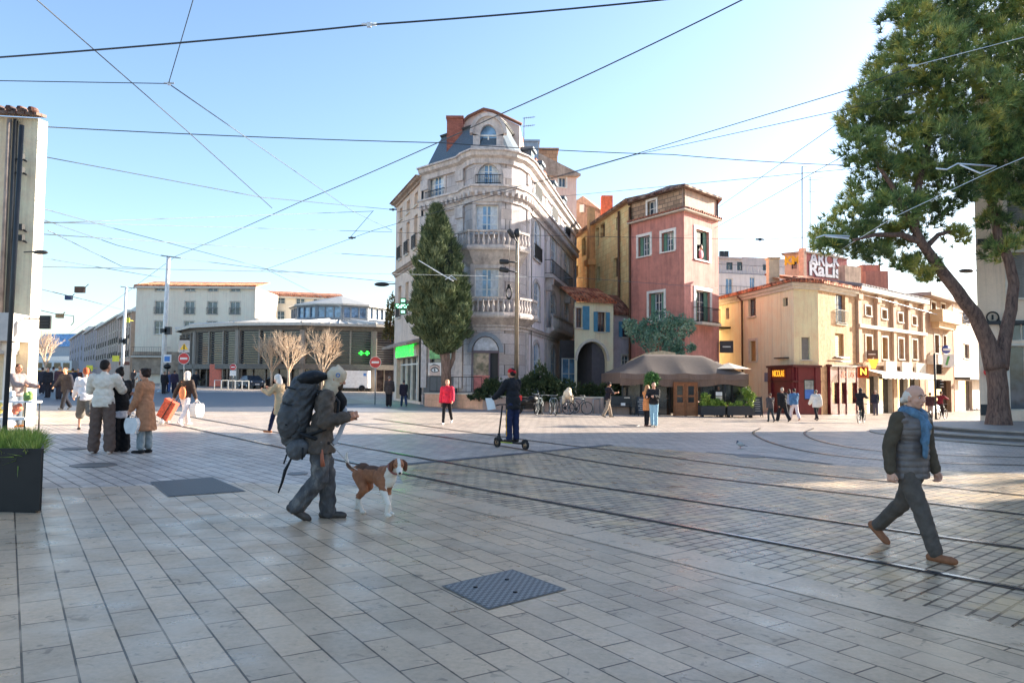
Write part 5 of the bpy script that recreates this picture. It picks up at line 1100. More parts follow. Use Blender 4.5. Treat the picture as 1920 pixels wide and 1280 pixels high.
# ---- stone pine on the stepped terrace
def pine():
    y = 30.0; b = W(1872, 798, y); root = thing('pine_tree', 'big stone pine with forked trunk and dense drooping crown on the round steps', 'tree', tuple(b))
    bk = bark('pine_bark', (132, 104, 90), (74, 56, 50)); q = lambda px, py, dy=0: W(px, py, y+dy)
    limbs = [([(1872, 800, 0), (1872, 760, 0), (1870, 715, 0), (1866, 672, 0)], [.50, .38, .36, .36]),
             ([(1866, 690, 0), (1852, 640, 0), (1828, 590, -.1), (1796, 548, -.3), (1760, 500, -.5), (1728, 455, -.8), (1714, 425, -1)], [.40, .31, .27, .25, .22, .18, .13]),
             ([(1872, 690, 0), (1884, 640, .1), (1896, 580, .3), (1901, 530, .5), (1890, 480, .6), (1872, 445, .6), (1860, 380, .5), (1850, 300, .3), (1840, 200, 0)], [.36, .25, .22, .2, .19, .17, .16, .14, .1]),
             ([(1728, 455, -.8), (1690, 440, -1), (1640, 440, -1.2), (1600, 450, -1.4)], [.14, .11, .08, .05]), ([(1735, 465, -.7), (1760, 440, -.3), (1800, 430, 0)], [.12, .09, .05]), ([(1714, 425, -1), (1720, 360, -.8), (1740, 280, -.5), (1750, 180, -.3)], [.14, .13, .11, .07]), ([(1714, 425, -1), (1680, 360, -1.2), (1640, 300, -1.4)], [.12, .1, .06]),
             ([(1850, 300, .3), (1790, 220, 0), (1720, 150, 0)], [.12, .09, .05]), ([(1860, 380, .5), (1900, 300, .8), (1950, 220, 1)], [.13, .1, .06])]
    for i, (pp, rr) in enumerate(limbs):
        mb = MB(); P_ = [q(*p) for p in pp]; pts, rs = [], []
        for k in range(len(P_)-1):
            for j in range(4):
                t = j/4; pts.append(P_[k].lerp(P_[k+1], t)+Vector((noise.noise(P_[k]*3+Vector((t, i, 0)))*.05, 0, 0))); rs.append(rr[k]*(1-t)+rr[k+1]*t)
        pts.append(P_[-1]); rs.append(rr[-1]); mb.tube(pts, rs, 12); mb.build('trunk' if i == 0 else 'limb', bk, root)
    blobs = [(1760, 20, 75, 0), (1850, 10, 80, 1), (1700, 50, 55, -.6), (1940, 40, 80, .5), (1740, 110, 75, -1), (1830, 100, 75, .6), (1900, 120, 70, -.8), (1680, 130, 55, .2), (1660, 190, 60, -.8), (1740, 200, 75, .4), (1820, 190, 70, -1.2), (1900, 210, 70, .6), (1620, 225, 48, .4), (1610, 275, 42, -.6), (1680, 270, 65, .2), (1760, 285, 70, -1), (1840, 280, 60, .2), (1915, 300, 60, -.5), (1640, 320, 50, -.4), (1700, 345, 60, .8), (1770, 355, 55, 0), (1620, 370, 45, .2), (1670, 395, 50, -.9), (1735, 400, 42, .5), (1600, 415, 42, -.4), (1560, 430, 38, .2), (1640, 445, 42, .4), (1552, 458, 26, -.3), (1598, 466, 26, .1), (1650, 478, 26, -.3), (1700, 440, 34, 0), (1830, 350, 45, .5), (1895, 360, 40, 0), (1790, 445, 24, .2), (1730, 495, 26, -.2), (1745, 520, 18, 0), (1880, 470, 34, 1.0), (1905, 440, 30, 1.2), (1860, 415, 26, .8), (1960, 150, 70, 0), (1990, 260, 70, 0), (1980, 360, 60, .3), (1690, 495, 20, .1)]
    C, Dr = [], []
    for px, py, r, dy in blobs:
        c = np.array(q(px, py, dy)); R = r/FPX*y; n = int(50+R*R*190); u = unit(n); rad = R*(.45+.6*RNG.random((n, 1))**.6)
        u[:, 2] *= .85; pts = c+u*rad*np.array([1.0, 1.15, .92]); 
        # break the outline into boughs
        k = max(4, int(R*5)); ax = unit(k); near = np.argmax(u@ax.T, 1); dot = (u*ax[near]).sum(1); keep = RNG.random(n) < np.clip((dot-.5)*5, .2, 1)
        pts = pts[keep]; C.append(pts); dd = u[keep]*.7+np.array([0, 0, .75]); Dr.append(dd/np.linalg.norm(dd, axis=1, keepdims=True))
    C = np.concatenate(C); Dr = np.concatenate(Dr); V, Fc = leaves(C, Dr, .34, .034, .55, 24)
    V2, F2 = leaves(C[::5]-Dr[::5]*.1, Dr[::5], .34, .03, .5, 6)
    cl = np.sin(C[:, 0]*2.1+1.3*np.sin(C[:, 2]*1.9))+np.sin(C[:, 1]*2.3+C[:, 2]*2.7)+RNG.normal(size=len(C))*.7; mi = np.repeat(np.where(cl > .9, 1, np.where(cl < -1.0, 2, 0)), 24)
    mesh_np('crown', V, Fc, [leafmat('pine_needles', ((84, 112, 66), (128, 150, 88), (172, 180, 110)), .5), leafmat('pine_needles_sunlit', ((140, 152, 74), (184, 182, 96), (206, 196, 120)), .5), leafmat('pine_needles_shaded', ((56, 78, 56), (86, 108, 70), (124, 128, 84)), .55)], root, 3, mi)  # light and dark clumps: sun highlights and shade put into needle colour
    return root
pine()
# ---- cypress in front of the corner building
def cypress():
    y = 42.6; prof = [(392, 2), (410, 11), (440, 22), (470, 31), (500, 38), (530, 43), (560, 47), (590, 48), (615, 48), (635, 40), (652, 26), (664, 12)]
    b = W(838, 752, y); root = thing('cypress_tree', 'dark columnar cypress standing before the corner building', 'tree', tuple(b)); cxs = lambda py: 818+(py-392)*.045
    C, Dr = [], []
    for i in range(15000):
        py = RNG.uniform(392, 664); r = np.interp(py, [p[0] for p in prof], [p[1] for p in prof])
        if RNG.random() > r/54+.12: continue
        a = RNG.uniform(0, 2*np.pi); lump = .78+.22*math.sin(a*5+py*.07)+.16*math.sin(a*9-py*.16)+.1*math.sin(py*.35+a*3); rr = r*lump*(.62+.42*RNG.random()**.5)
        p = W(cxs(py)+rr*math.cos(a)*1.02, py, y); C.append((p.x, p.y+rr/FPX*y*math.sin(a), p.z)); Dr.append((math.cos(a)*.35, math.sin(a)*.35, 1))
    C = np.array(C); Dr = np.array(Dr); V, Fc = leaves(C, Dr, .42, .11, .32, 9)
    mesh_np('crown', V, Fc, leafmat('cypress_leaf', ((60, 74, 54), (98, 112, 80), (144, 152, 112)), .7), root)
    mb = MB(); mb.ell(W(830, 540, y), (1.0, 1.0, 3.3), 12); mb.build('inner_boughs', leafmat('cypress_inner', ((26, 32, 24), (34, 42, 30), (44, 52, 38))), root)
    mb = MB(); bk = bark('cypress_bark', (140, 116, 104), (82, 66, 58)); mb.tube([b-Vector((0, 0, .3)), W(836, 690, y), W(834, 640, y), W(830, 580, y)], [.34, .28, .26, .2], 10); mb.build('trunk', bk, root)
    mb = MB(); mb.tube([W(838, 700, y), W(850, 672, y+.1), W(852, 640, y+.2)], [.14, .12, .09], 8); mb.tube([W(834, 690, y), W(826, 660, y), W(822, 640, y)], [.12, .1, .08], 8); mb.build('limb', bk, root)
cypress()
# ---- bare winter trees by the market hall
def bare(px, top, half, label, seed, y=80.):
    rnd = random.Random(seed); b = G(px, 728); b = W(px, 722, y); root = thing('bare_tree', label, 'tree', (b.x, b.y, gz(b.x)), 'bare trees by the market hall')
    H = zat(b.x, y, top)-gz(b.x); hw = half/FPX*y; segs = []; base = Vector((b.x, b.y, gz(b.x)))
    def grow(p, d, l, r, lev):
        q = p+d*l; mid = p+d*l*.5+Vector((rnd.uniform(-1, 1), rnd.uniform(-1, 1), rnd.uniform(-.5, .5)))*l*.06; segs.append((p, mid, q, r, lev))
        if lev >= 5: return
        for k in range(3 if lev < 4 else 4):
            f = 1 if k == 0 else rnd.uniform(.35, 1); s = p+d*l*f; nd = (d+Vector((rnd.uniform(-1, 1), rnd.uniform(-1, 1), rnd.uniform(-.35, .75)))*(.62 if lev else .5)); nd.normalize(); grow(s, nd, l*rnd.uniform(.62, .82), r*.58, lev+1)
    trunk_h = H*.26
    for k in range(6):
        a = k*1.047+rnd.random(); grow(base+Vector((0, 0, trunk_h*(.9+.12*k/3))), Vector((math.cos(a)*.55, math.sin(a)*.55, .85)).normalized(), H*.24, .075, 1)
    grow(base+Vector((0, 0, trunk_h)), Vector((0, 0, 1)), H*.25, .09, 1)
    mb = MB(); mb.tube([base-Vector((0, 0, .2)), base+Vector((.05, 0, trunk_h*.6)), base+Vector((0, 0, trunk_h*1.2))], [.17, .14, .11], 8); bk = bark('plane_bark', (222, 198, 170), (170, 142, 118)); mb.build('trunk', bk, root)
    mx = max(max(abs(s[2].x-b.x) for s in segs), .1); sc = min(1, hw/mx)*1.05; mb = MB()
    for p, m, q, r, lev in segs:
        P_ = [Vector((b.x+(v.x-b.x)*sc, v.y, v.z)) for v in (p, m, q)]; mb.tube(P_, [r, r*.85, r*.68], 4 if lev > 2 else 5, smooth=False, cap=False)
    mb.build('crown', bk, root)
bare(508, 608, 45, 'bare pale tree at the left of the row, beside the parked cars', 3, 84); bare(540, 604, 38, 'bare pale tree in the middle of the row, behind the beige hooded walker', 5, 80); bare(604, 604, 52, 'largest bare tree of the row, right above the backpack', 8, 78)
# ---- bushes and hedges
def bush(name, label, cat, cx, cy, cz, rx, ry, rz, n, cols, ll=.16, lw=.07, group=None, per=5):
    root = thing(name, label, cat, (cx, cy, cz), group); u = unit(n); u[:, 2] = np.abs(u[:, 2]); r = (.5+.5*RNG.random((n, 1))**.5); lump = 1+.22*np.sin(u[:, :1]*7+cx)*np.cos(u[:, 1:2]*6)+.15*np.sin(u[:, 2:3]*9+cy)
    C = np.array([cx, cy, cz])+u*r*lump*np.array([rx, ry, rz]); V, Fc = leaves(C, u*.8+np.array([0, 0, .5]), ll, lw, .6, per); mesh_np('foliage', V, Fc, leafmat('leaf_'+str(cols[1]), cols), root)
    mb = MB(); mb.tube([(cx, cy, cz-.1), (cx, cy, cz+rz*.7)], .04, 6); mb.build('stem', M['wood'], root); return root
GRN = ((38, 52, 36), (62, 78, 52), (96, 108, 76)); HDG = ((46, 58, 36), (78, 88, 54), (120, 122, 80))
p = W(1012, 735, 41.8); bush('laurel_bush', 'dark rounded bush behind the red cap, above the motorbike', 'bush', p.x, p.y, p.z-.5, 1.55, 1.0, 1.75, 1500, GRN, .2, .1)
p = W(925, 735, 42.2); bush('shrub', 'low dark shrub under the painted shop doorway', 'bush', p.x, p.y, p.z-.3, .9, .7, .95, 700, GRN, .16, .09)
p = W(898, 742, 41.9); bush('shrub', 'small shrub at the corner of the stone planter wall', 'bush', p.x, p.y, p.z-.2, .6, .5, .4, 300, GRN, .12, .07)
p = W(1105, 745, 44.5); bush('hedge', 'green hedge behind the bicycles, below the archway', 'hedge', p.x, p.y, p.z-.4, 1.6, .8, 1.1, 1200, HDG, .14, .08)
p = W(1048, 748, 43.2); bush('hedge', 'low olive hedge behind the bicycle racks', 'hedge', p.x, p.y, p.z-.4, 1.6, .6, .75, 700, HDG, .14, .08)
p = W(1160, 745, 43.5); bush('hedge', 'tangled planting between the bench and the terrace', 'hedge', p.x, p.y, p.z-.5, .9, .6, 1.1, 600, GRN, .16, .08)
# shrub trained on the red house (painted bush with teal leaves)
p = W(1240, 622, 49.2); root = thing('climbing_shrub', 'teal green climbing shrub spreading over the foot of the red house', 'shrub', tuple(p)); C = []
for px, py, r in ((1240, 610, 34), (1205, 625, 30), (1275, 612, 28), (1190, 618, 20), (1228, 640, 30), (1258, 640, 26), (1290, 612, 16), (1180, 608, 14), (1270, 655, 16), (1296, 652, 10)):
    c = np.array(W(px, py, 49.4)); R = r/FPX*49.4; n = int(R*R*190+30); C.append(c+unit(n)*R*RNG.random((n, 1))**.4*np.array([1, .35, .9]))
C = np.concatenate(C); V, Fc = leaves(C, np.tile([0, -.5, .5], (len(C), 1)), .2, .1, .8, 5); mesh_np('foliage', V, Fc, leafmat('teal_leaf', ((70, 112, 96), (120, 160, 140), (190, 208, 186))), root)
mb = MB(); mb.tube([W(1225, 690, 49.2), W(1232, 650, 49.3), W(1240, 620, 49.4)], [.14, .1, .06], 7); mb.build('stem', M['wood'], root)
p = W(745, 575, 58); bush('balcony_plant', 'dry climbing plant on the far edge of the corner building', 'plant', XY(741, 57).x-.4, 57, W(741, 590, 57).z-2, .5, .5, 3.2, 500, ((90, 78, 50), (120, 106, 66), (104, 116, 70)), .2, .1)
# ---- planter box at the left edge with grass
q0, q1 = G(75, 962), G(77, 850); ang = math.atan2(q1.y-q0.y, q1.x-q0.x)
root = thing('grass_planter', 'black metal planter of long grass at the left edge', 'planter', (q0.x, q0.y, gz(q0.x)))
d1 = Vector((math.cos(ang), math.sin(ang), 0)); wv = Vector((-1, .02, 0)); Lg = 2.6; hh = .68; z = gz(q0.x)
mb = MB(); A = q0.copy(); A.z = z+.03
for (o, u, l) in ((A, wv, 2.4), (A, d1, Lg), (A+d1*Lg, wv, 2.4), (A+wv*2.4, d1, Lg)):
    nrm = Vector((-u.y, u.x, 0))*.012; mb.hexa([o-nrm, o+u*l-nrm, o+u*l+nrm, o+nrm]+[v+Vector((0, 0, hh)) for v in (o-nrm, o+u*l-nrm, o+u*l+nrm, o+nrm)])
mb.build('box', P('black_planter', (38, 36, 36), .55, .3), root)
mb = MB(); s = A+Vector((0, 0, hh-.1)); mb.quad(s, s+wv*2.4, s+wv*2.4+d1*Lg, s+d1*Lg); mb.build('soil', P('soil', (56, 46, 38), .95), root)
n = 5200; uu, vv = RNG.random((n, 1)), RNG.random((n, 1)); C = np.array(s)+np.array(wv)*(.05+2.3*uu)+np.array(d1)*(.05+2.45*vv); dd = RNG.normal(size=(n, 3))*.45+np.array([.1, 0, 1]); V, Fc = leaves(C, dd, .2, .016, .5, 4); mesh_np('grass_tuft', V, Fc, leafmat('planter_grass', ((92, 112, 48), (128, 150, 62), (178, 178, 104))), root)
mb = MB(); mb.box(A+Vector((-1.2, .02, -.015)), (2.3, .05, .05)); mb.build('base_rail', M['black'], root)

# unseen tree added in the sun gap, to break the light into dapples
root = thing('dapple_tree', 'unseen tree added in the gap past the beige building to dapple the sun', 'tree', (41, 30.2, gz(41))); C = []
for c, r, n in (((41, 30.1, 15.6), (3.4, 3.0, 3.3), 2600), ((40.6, 29.9, 11.2), (2.2, 2.2, 2.6), 60), ((42, 30.4, 9.0), (2.4, 2.0, 2.2), 40)): C.append(np.array(c)+unit(n)*np.array(r)*RNG.random((n, 1))**.4)
C = np.concatenate(C); V, Fc = leaves(C, np.tile([0, 0, .8], (len(C), 1)), .34, .16, .8, 5); mesh_np('crown', V, Fc, leafmat('dapple_leaf', ((50, 64, 40), (78, 92, 56), (110, 120, 76))), root)
mb = MB(); mb.tube([(41, 30.2, gz(41)-.2), (41, 30.2, 6), (41.1, 30.1, 14)], [.25, .2, .08], 8); mb.build('trunk', bark('dapple_bark', (120, 100, 86), (74, 60, 52)), root)
# ================================================================== street furniture and small things
def gp(px, py):                    # ground point seen at a photo pixel
    p = G(px, py); return Vector((p.x, p.y, gz(p.x)))
# ---- stepped round terrace with the pine
def steps():
    c = W(1895, 800, 30.0); cx, cy = c.x+1.6, c.y+.6; st = P('step_stone', (150, 142, 134), .6, var=.2, scale=2, bump=.2); st2 = P('step_riser_shaded', (92, 86, 82), .7, var=.2)  # same stone; shade on the risers put into a darker colour
    root = thing('round_steps', 'three round stone steps ringing the pine on the right', 'steps', (cx, cy, gz(cx)))
    top = W(1872, 798, 30.0).z; g = gz(cx); hs = (top-g)/3
    for k, r in enumerate((7.3, 6.3, 5.3)):
        mb = MB(); z = g+hs*(k+1)+.05; n = 72; pts = [(cx+r*math.cos(2*math.pi*i/n), cy-2.0+r*.86*math.sin(2*math.pi*i/n)) for i in range(n)]; mb.prism(pts, g-.6, z-.05, 1); pts2 = [(cx+(p[0]-cx)*1.006, cy-2+(p[1]-cy+2)*1.006) for p in pts]; mb.prism(pts2, z-.05, z, 0); mb.build('step', [st, st2], root)
    mb = MB(); mb.lathe([(1.0, 0), (1.0, .012), (.55, .02)], (c.x-.5, c.y, top+.012), 28); mb.build('tree_grate', M['dark'], root)
steps()
# ---- overhead wires: pixel polylines, each point (px, py, distance)
WM = P('wire_cable', (52, 60, 68), .5); WMl = P('wire_thin', (92, 106, 118), .5); WS = P('wire_bright', (214, 220, 226), .4)
def wire(pts, label, r=.012, mat=None, sag=0, group='overhead tram wires'):
    P_ = [W(*p) for p in pts]; out = []
    for a, b in zip(P_[:-1], P_[1:]):
        for k in range(8): t = k/8; out.append(a.lerp(b, t)-Vector((0, 0, sag*4*t*(1-t))))
    out.append(P_[-1]); mb = MB(); mb.tube(out, r*(1.25 if mat is WMl else .92), 6); return tag(mb.build('overhead_wire', mat or WM), label, 'wire', group)
wire([(-60, 112, 13), (690, 47, 13), (1300, -6, 13)], 'thick span wire crossing the top of the sky with a clamp', .0175, sag=.03)
wire([(60, -8, 14), (170, 88, 16), (350, 245, 20), (510, 390, 26)], 'dark wire running down from the top left corner to the wire crossing', .013)
wire([(365, -10, 14), (316, 157, 16)], 'short wire dropping steeply to the white junction', .010)
wire([(-40, 151, 15), (316, 157, 16)], 'level wire entering from the left to the white junction', .010)
wire([(316, 157, 16), (660, 395, 34), (735, 432, 42)], 'thin wire from the white junction down to the corner building', .010, WMl)
wire([(84, 238, 21), (830, 268, 24), (1260, 290, 27), (1585, 310, 30)], 'long wire from the eaves of the cream house to the pine', .016, sag=.05)
wire([(77, 293, 21), (490, 370, 28), (735, 393, 45)], 'wire from the wall bracket of the cream house to the corner building', .014)
wire([(1400, -4, 18), (930, 218, 24), (560, 380, 36), (330, 480, 60), (130, 625, 110)], 'long contact wire sweeping from the top of the sky to the far left street', .019, sag=.06)
wire([(1720, 122, 27), (1600, 166, 29), (1185, 291, 36), (990, 346, 40), (745, 398, 44)], 'upper of two wires fanning out from the pine to the corner building', .019)
wire([(1720, 172, 27), (1595, 203, 29), (1185, 292, 36), (700, 432, 44), (490, 508, 62)], 'lower of two wires fanning out from the pine past the cypress', .015)
wire([(65, 419, 21), (700, 396, 44)], 'faint wire rising slightly from the cream house to the wire crossing', .012, WMl)
wire([(65, 416, 21), (735, 435, 46)], 'faint level wire below the wall bracket of the cream house', .011, WMl)
wire([(65, 438, 21), (740, 482, 46)], 'faint wire falling to the side of the corner building', .012, WMl)
wire([(1565, 236, 30), (1345, 390, 52)], 'thin wire slanting from the pine to the red tower roof', .012, WMl)
wire([(1600, 282, 30), (1340, 428, 52)], 'thin wire slanting from the pine to the middle of the red tower', .012, WMl)
wire([(1600, 316, 30), (1075, 366, 50), (865, 384, 43.0)], 'wire from the pine across to the upper cornice of the corner building', .014)
wire([(745, 436, 43), (1080, 443, 46), (1430, 449, 46), (1530, 444, 38)], 'level wire in front of the red tower with a dark insulator', .014)
wire([(78, 500, 24), (1085, 521, 49), (1345, 540, 50)], 'faint wire level with the lower windows of the red tower', .010, WMl)
wire([(70, 388, 22), (250, 438, 40), (560, 520, 80)], 'thin wire from the cream house towards the white block', .014, WMl)
wire([(70, 408, 22), (220, 460, 40), (304, 480, 55)], 'thin wire from the cream house to the tall white mast', .013, WMl)
wire([(90, 432, 22), (230, 500, 45), (304, 505, 55)], 'second thin wire joining the tall white mast lower down', .013, WMl)
wire([(304, 480, 55), (500, 505, 70), (745, 530, 60)], 'wire leaving the tall white mast towards the corner building', .018, WMl)
wire([(60, 480, 24), (300, 520, 60)], 'thin wire from the wall lamp of the cream house', .013, WMl)
wire([(60, 538, 26), (160, 562, 60), (228, 580, 75)], 'thin wire low on the left carrying the small signal boxes', .016, WMl)
wire([(2000, 40, 26), (1920, 70, 26), (1720, 122, 27)], 'wire crossing the upper crown of the pine', .014, WS)
wire([(2000, 262, 25), (1870, 316, 25.5), (1680, 405, 27), (1560, 478, 30)], 'pale wire crossing the lower crown of the pine', .014, WS)
wire([(785, 488, 41), (850, 527, 40.5)], 'short bright tie wire in front of the cypress', .03, WS)
wire([(655, 447, 45), (700, 395, 44)], 'short dark wire strut between the two wire crossings', .016)
wire([(500, 505, 62), (640, 575, 82)], 'faint wire above the market hall roof', .012, WMl)
wire([(1590, 546, 54), (1650, 560, 57), (1810, 604, 70)], 'bright cable stretched along the pilastered row', .03, WS)
def clamp(px, py, d, lab, m=None, s=1.):
    p = W(px, py, d); mb = MB(); mb.tube([p-Vector((.22*s, 0, -.01)), p+Vector((.22*s, 0, .01))], .045*s, 8); mb.box(p, (.12*s, .08*s, .14*s)); tag(mb.build('wire_clamp', m or WS), lab, 'wire clamp', 'clamps on the wires')
clamp(692, 47, 13, 'clamp on the thick span wire high in the sky', None, .6); clamp(317, 157, 16, 'white junction where three wires meet', None, .5); clamp(1425, 449, 46, 'dark insulator on the level wire right of the red tower', WM, 1.2)
clamp(660, 446, 45, 'small dark clamp left of the corner building', WM); clamp(737, 393, 44, 'dark clamp beside the corner building eave', WM); clamp(1712, 124, 27, 'clamp among the upper pine needles', None, .8); clamp(1706, 211, 27, 'clamp in the middle of the pine crown', None, .8)
# pantograph arms that hold the contact wire near the pine
for k, (pp, lab) in enumerate([([(1755, 316, 26), (1775, 318, 26), (1795, 307, 26), (1868, 312, 26), (1838, 325, 26), (1800, 309, 26)], 'white registration arm hanging in the pine crown'), ([(1530, 446, 27), (1545, 441, 27), (1593, 443, 27), (1590, 447, 27), (1548, 443, 27)], 'white registration arm at the lower left of the pine'), ([(812, 505, 41), (838, 520, 41), (857, 525, 41), (846, 517, 41), (835, 524, 41)], 'white forked registration arm in front of the cypress')]):
    mb = MB(); mb.tube([W(*p) for p in pp], .03, 6); tag(mb.build('registration_arm', WS), lab, 'wire arm', 'registration arms')
for px, py, d, w_, h_, lab, m in ((150, 543, 60, .75, .5, 'brown signal box hung on the left hand wires', M['rust']), (129, 558, 60, .5, .35, 'small blue signal box on the left hand wires', P('blue_box', (40, 60, 96), .5)), (112, 592, 45, .35, .25, 'small tan box on the curved left hand wire', P('tan_box', (170, 140, 100), .6))):
    p = W(px, py, d); mb = MB(); mb.box(p, (w_, .3, h_)); mb.tube([p+Vector((w_*.5, 0, h_*.3)), p+Vector((w_*.9, 0, h_*.9))], .03, 5); tag(mb.build('signal_box', m), lab, 'signal box', 'signal boxes on the wires')
wire([(60, 578, 40), (112, 590, 45), (138, 592, 45), (138, 604, 45), (133, 610, 45)], 'curved bracket wire above the left hand street', .02)
# ---- white tram masts
def mast(px, pyt, pyb, y, label, r=.16):
    b = W(px, pyb, y); b.z = gz(b.x); t = W(px+ (0 if px > 300 else 0), pyt, y); t.x = b.x+.15; root = thing('tram_mast', label, 'mast', tuple(b), 'white tram masts'); mb = MB(); mb.tube([b, b.lerp(t, .5), t], [r, r*.9, r*.75], 12); mb.build('shaft', P('white_mast', (232, 228, 222), .45), root)
    mb = MB(); mb.lathe([(r*2, 0), (r*2, .08), (r*1.2, .2)], b, 12); mb.build('base', M['steel'], root); mb = MB(); c = b.lerp(t, .45); mb.box(c+Vector((.3, -.1, 0)), (.45, .3, .6)); mb.box(c, (.5, .5, .3)); mb.build('collar', M['dark'], root)
    mb = MB(); mb.tube([t-Vector((.6, 0, -.05)), t+Vector((1.0, 0, -.15))], .05, 6); mb.build('cross_arm', M['steel'], root)
mast(305, 480, 705, 58, 'tall white tram mast in front of the white block', .19); mast(228, 538, 705, 78, 'shorter white tram mast up the left hand street', .17)
# ---- street lamps
b = gp(968, 772); b = Vector((W(968, 700, 42.6).x, 42.6, gz(0))); zt = zat(b.x, 42.6, 432); root = thing('lamp_post', 'tall steel lamp post with twin spotlights in front of the rounded bay', 'street lamp', tuple(b))
mb = MB(); mb.tube([b, Vector((b.x, b.y, zt-1.5)), Vector((b.x, b.y, zt))], [.13, .1, .07], 12); mb.build('shaft', P('bronze_post', (150, 138, 122), .45, .5), root); mb = MB(); mb.lathe([(.22, 0), (.22, .3), (.15, .35)], b, 12); mb.build('base', M['dark'], root)
for py, dx, tl in ((492, -.75, 0.0), (511, -.75, .12), (455, -.35, .5)):
    p = Vector((b.x, b.y-.1, zat(b.x, 42.6, py))); mb = MB(); q = p+Vector((dx, -.1, tl)); mb.tube([p, q], .05, 6); mb.lathe([(.09, -.28), (.14, -.22), (.15, .2), (.11, .26)], q, 12, axis=(q-p).to_track_quat('Z', 'Y').to_matrix()); mb.build('spotlight', M['dark'], root)
p = Vector((b.x, b.y, zat(b.x, 42.6, 437))); mb = MB(); mb.ell(p, (.2, .2, .28), 10); mb.build('finial', M['dark'], root)
c = Vector((b.x-.45, b.y+.3, zat(b.x, 42.6, 548))); root = thing('hanging_hook', 'black pulley hook hanging on a cable beside the lamp post', 'hook', tuple(c)); mb = MB(); mb.tube([c+Vector((0, 0, 4.2)), c+Vector((0, 0, .35))], .015, 5); mb.build('cable', M['black'], root); mb = MB(); mb.torus(c, .2, .045, Matrix.Rotation(math.pi/2, 3, 'X') @ Matrix.Diagonal((.75, 1.7, 1)), 18, 6); mb.ell(c+Vector((0, 0, .42)), (.1, .1, .1), 8); mb.build('hook', M['black'], root)
for px, py, y, lab in ((76, 473, 20.5, 'dark oval wall lamp reaching out from the cream house'), (716, 533, 60, 'dark oval lamp head hanging on a wire left of the corner building'), (1812, 508, 40, 'dark oval lamp head under the pine branches')):
    p = W(px, py, y); s = y/40; root = thing('wire_lamp', lab, 'street lamp', tuple(p), 'oval lamp heads'); mb = MB(); mb.ell(p, (.42*s, .2*s, .12*s), 14); mb.build('lamp_head', M['dark'], root); mb = MB(); mb.tube([p+Vector((-.9*s, 0, .0)), p+Vector((0, 0, .04))], .03*s, 6) if px < 100 else mb.tube([p, p+Vector((1.6*s, 0, .1))], .03*s, 6); mb.build('bracket', M['dark'], root)
# ---- traffic signs
RED, WHT, YEL = P('sign_red', (196, 44, 50), .4), P('sign_white', (236, 234, 232), .4), P('sign_yellow', (240, 196, 50), .4)
def disc_sign(px, py, y, r, label, ptop=None, panel=None, plate=None, pole=None):
    c = W(px, py, y); b = Vector((c.x, y+.06, gz(c.x))); root = thing('no_entry_sign', label, 'road sign', tuple(b), 'no entry signs'); X90 = Matrix.Rotation(math.pi/2, 3, 'X')
    mb = MB(); mb.tube([b, Vector((b.x, b.y, c.z+r*(.9 if not panel else 3.2)))], .035, 8); mb.build('post', pole or M['steel'], root)
    mb = MB(); mb.lathe([(r*1.06, .0), (r*1.06, .03)], c, 28, 0, False, X90); mb.lathe([(r, .031), (r, .034)], c, 28, 1, False, X90); d = mb.build('disc', [WHT, RED], root)
    mb = MB(); mb.box(c+Vector((0, -.04, 0)), (r*1.35, .008, r*.36)); mb.build('bar', WHT, d)
    if panel:
        p = c+Vector((0, -.02, r*2.25)); mb = MB(); mb.box(p, (r*2.0, .03, r*2.3)); o = mb.build('warning_panel', P('grey_panel', (186, 184, 184), .5), root); mb = MB(); F = Fr((p.x-1, p.y-.02), (p.x+1, p.y-.02)); s = r*.8
        mb.add([F.pt(1-s, p.z-s*.75), F.pt(1+s, p.z-s*.75), F.pt(1, p.z+s*.75)], [(0, 1, 2)]); t = mb.build('triangle', YEL, o); mb = MB(); F.box(mb, 1-.03, 1+.03, p.z-.2, p.z+.12, .004, .01); F.box(mb, 1-.03, 1+.03, p.z-.3, p.z-.24, .004, .01); mb.build('mark', M['black'], t)
        mb = MB(); mb.box(p+Vector((0, -.0, r*1.35)), (r*1.8, .03, r*.32)); mb.build('name_plate', M['black'], root)
    if plate: mb = MB(); mb.box(c+Vector((0, 0, -r*2.0)), (r*2, .02, r*1.7)); mb.build('plate', WHT, root)
disc_sign(345, 672, 46, .33, 'no entry sign under a yellow warning triangle, left of the market hall', panel=True)
disc_sign(704, 679, 45, .33, 'no entry sign on its own post at the tip of the traffic island'); disc_sign(437, 688, 74, .3, 'small distant no entry sign above a white plate by the bicycle stands', plate=True)
p = W(314, 672, 56); root = thing('bus_stop_sign', 'white and blue stop sign with a dark lamp beneath, right of the tall mast', 'sign', (p.x, p.y, gz(p.x))); mb = MB(); mb.box(p, (.55, .08, .6)); o = mb.build('board', WHT, root); mb = MB(); mb.box(p+Vector((0, -.05, -.02)), (.4, .02, .38)); mb.build('symbol', P('stop_blue', (70, 130, 200), .4), o); mb = MB(); mb.ell(p+Vector((0, 0, -.6)), (.3, .2, .2), 10); mb.tube([Vector((p.x, p.y+.1, gz(p.x))), p+Vector((0, .1, 0))], .04, 6); mb.build('post', M['black'], root)
for px, py, y, lab in ((217, 672, 80, 'yellow square sign up the left hand street'), (238, 600, 95, 'yellow square sign high on the tan street house'), (168, 690, 84, 'small yellow lit sign in the crowd')):
    p = W(px, py, y); mb = MB(); mb.box(p, (.7, .08, .62)); mb.tube([p+Vector((.2, .05, 0)), p+Vector((.2, 1.2, 0))], .03, 5); tag(mb.build('yellow_sign', P('yellow_board', (236, 226, 70), .5)), lab, 'sign', 'yellow signs on the left')
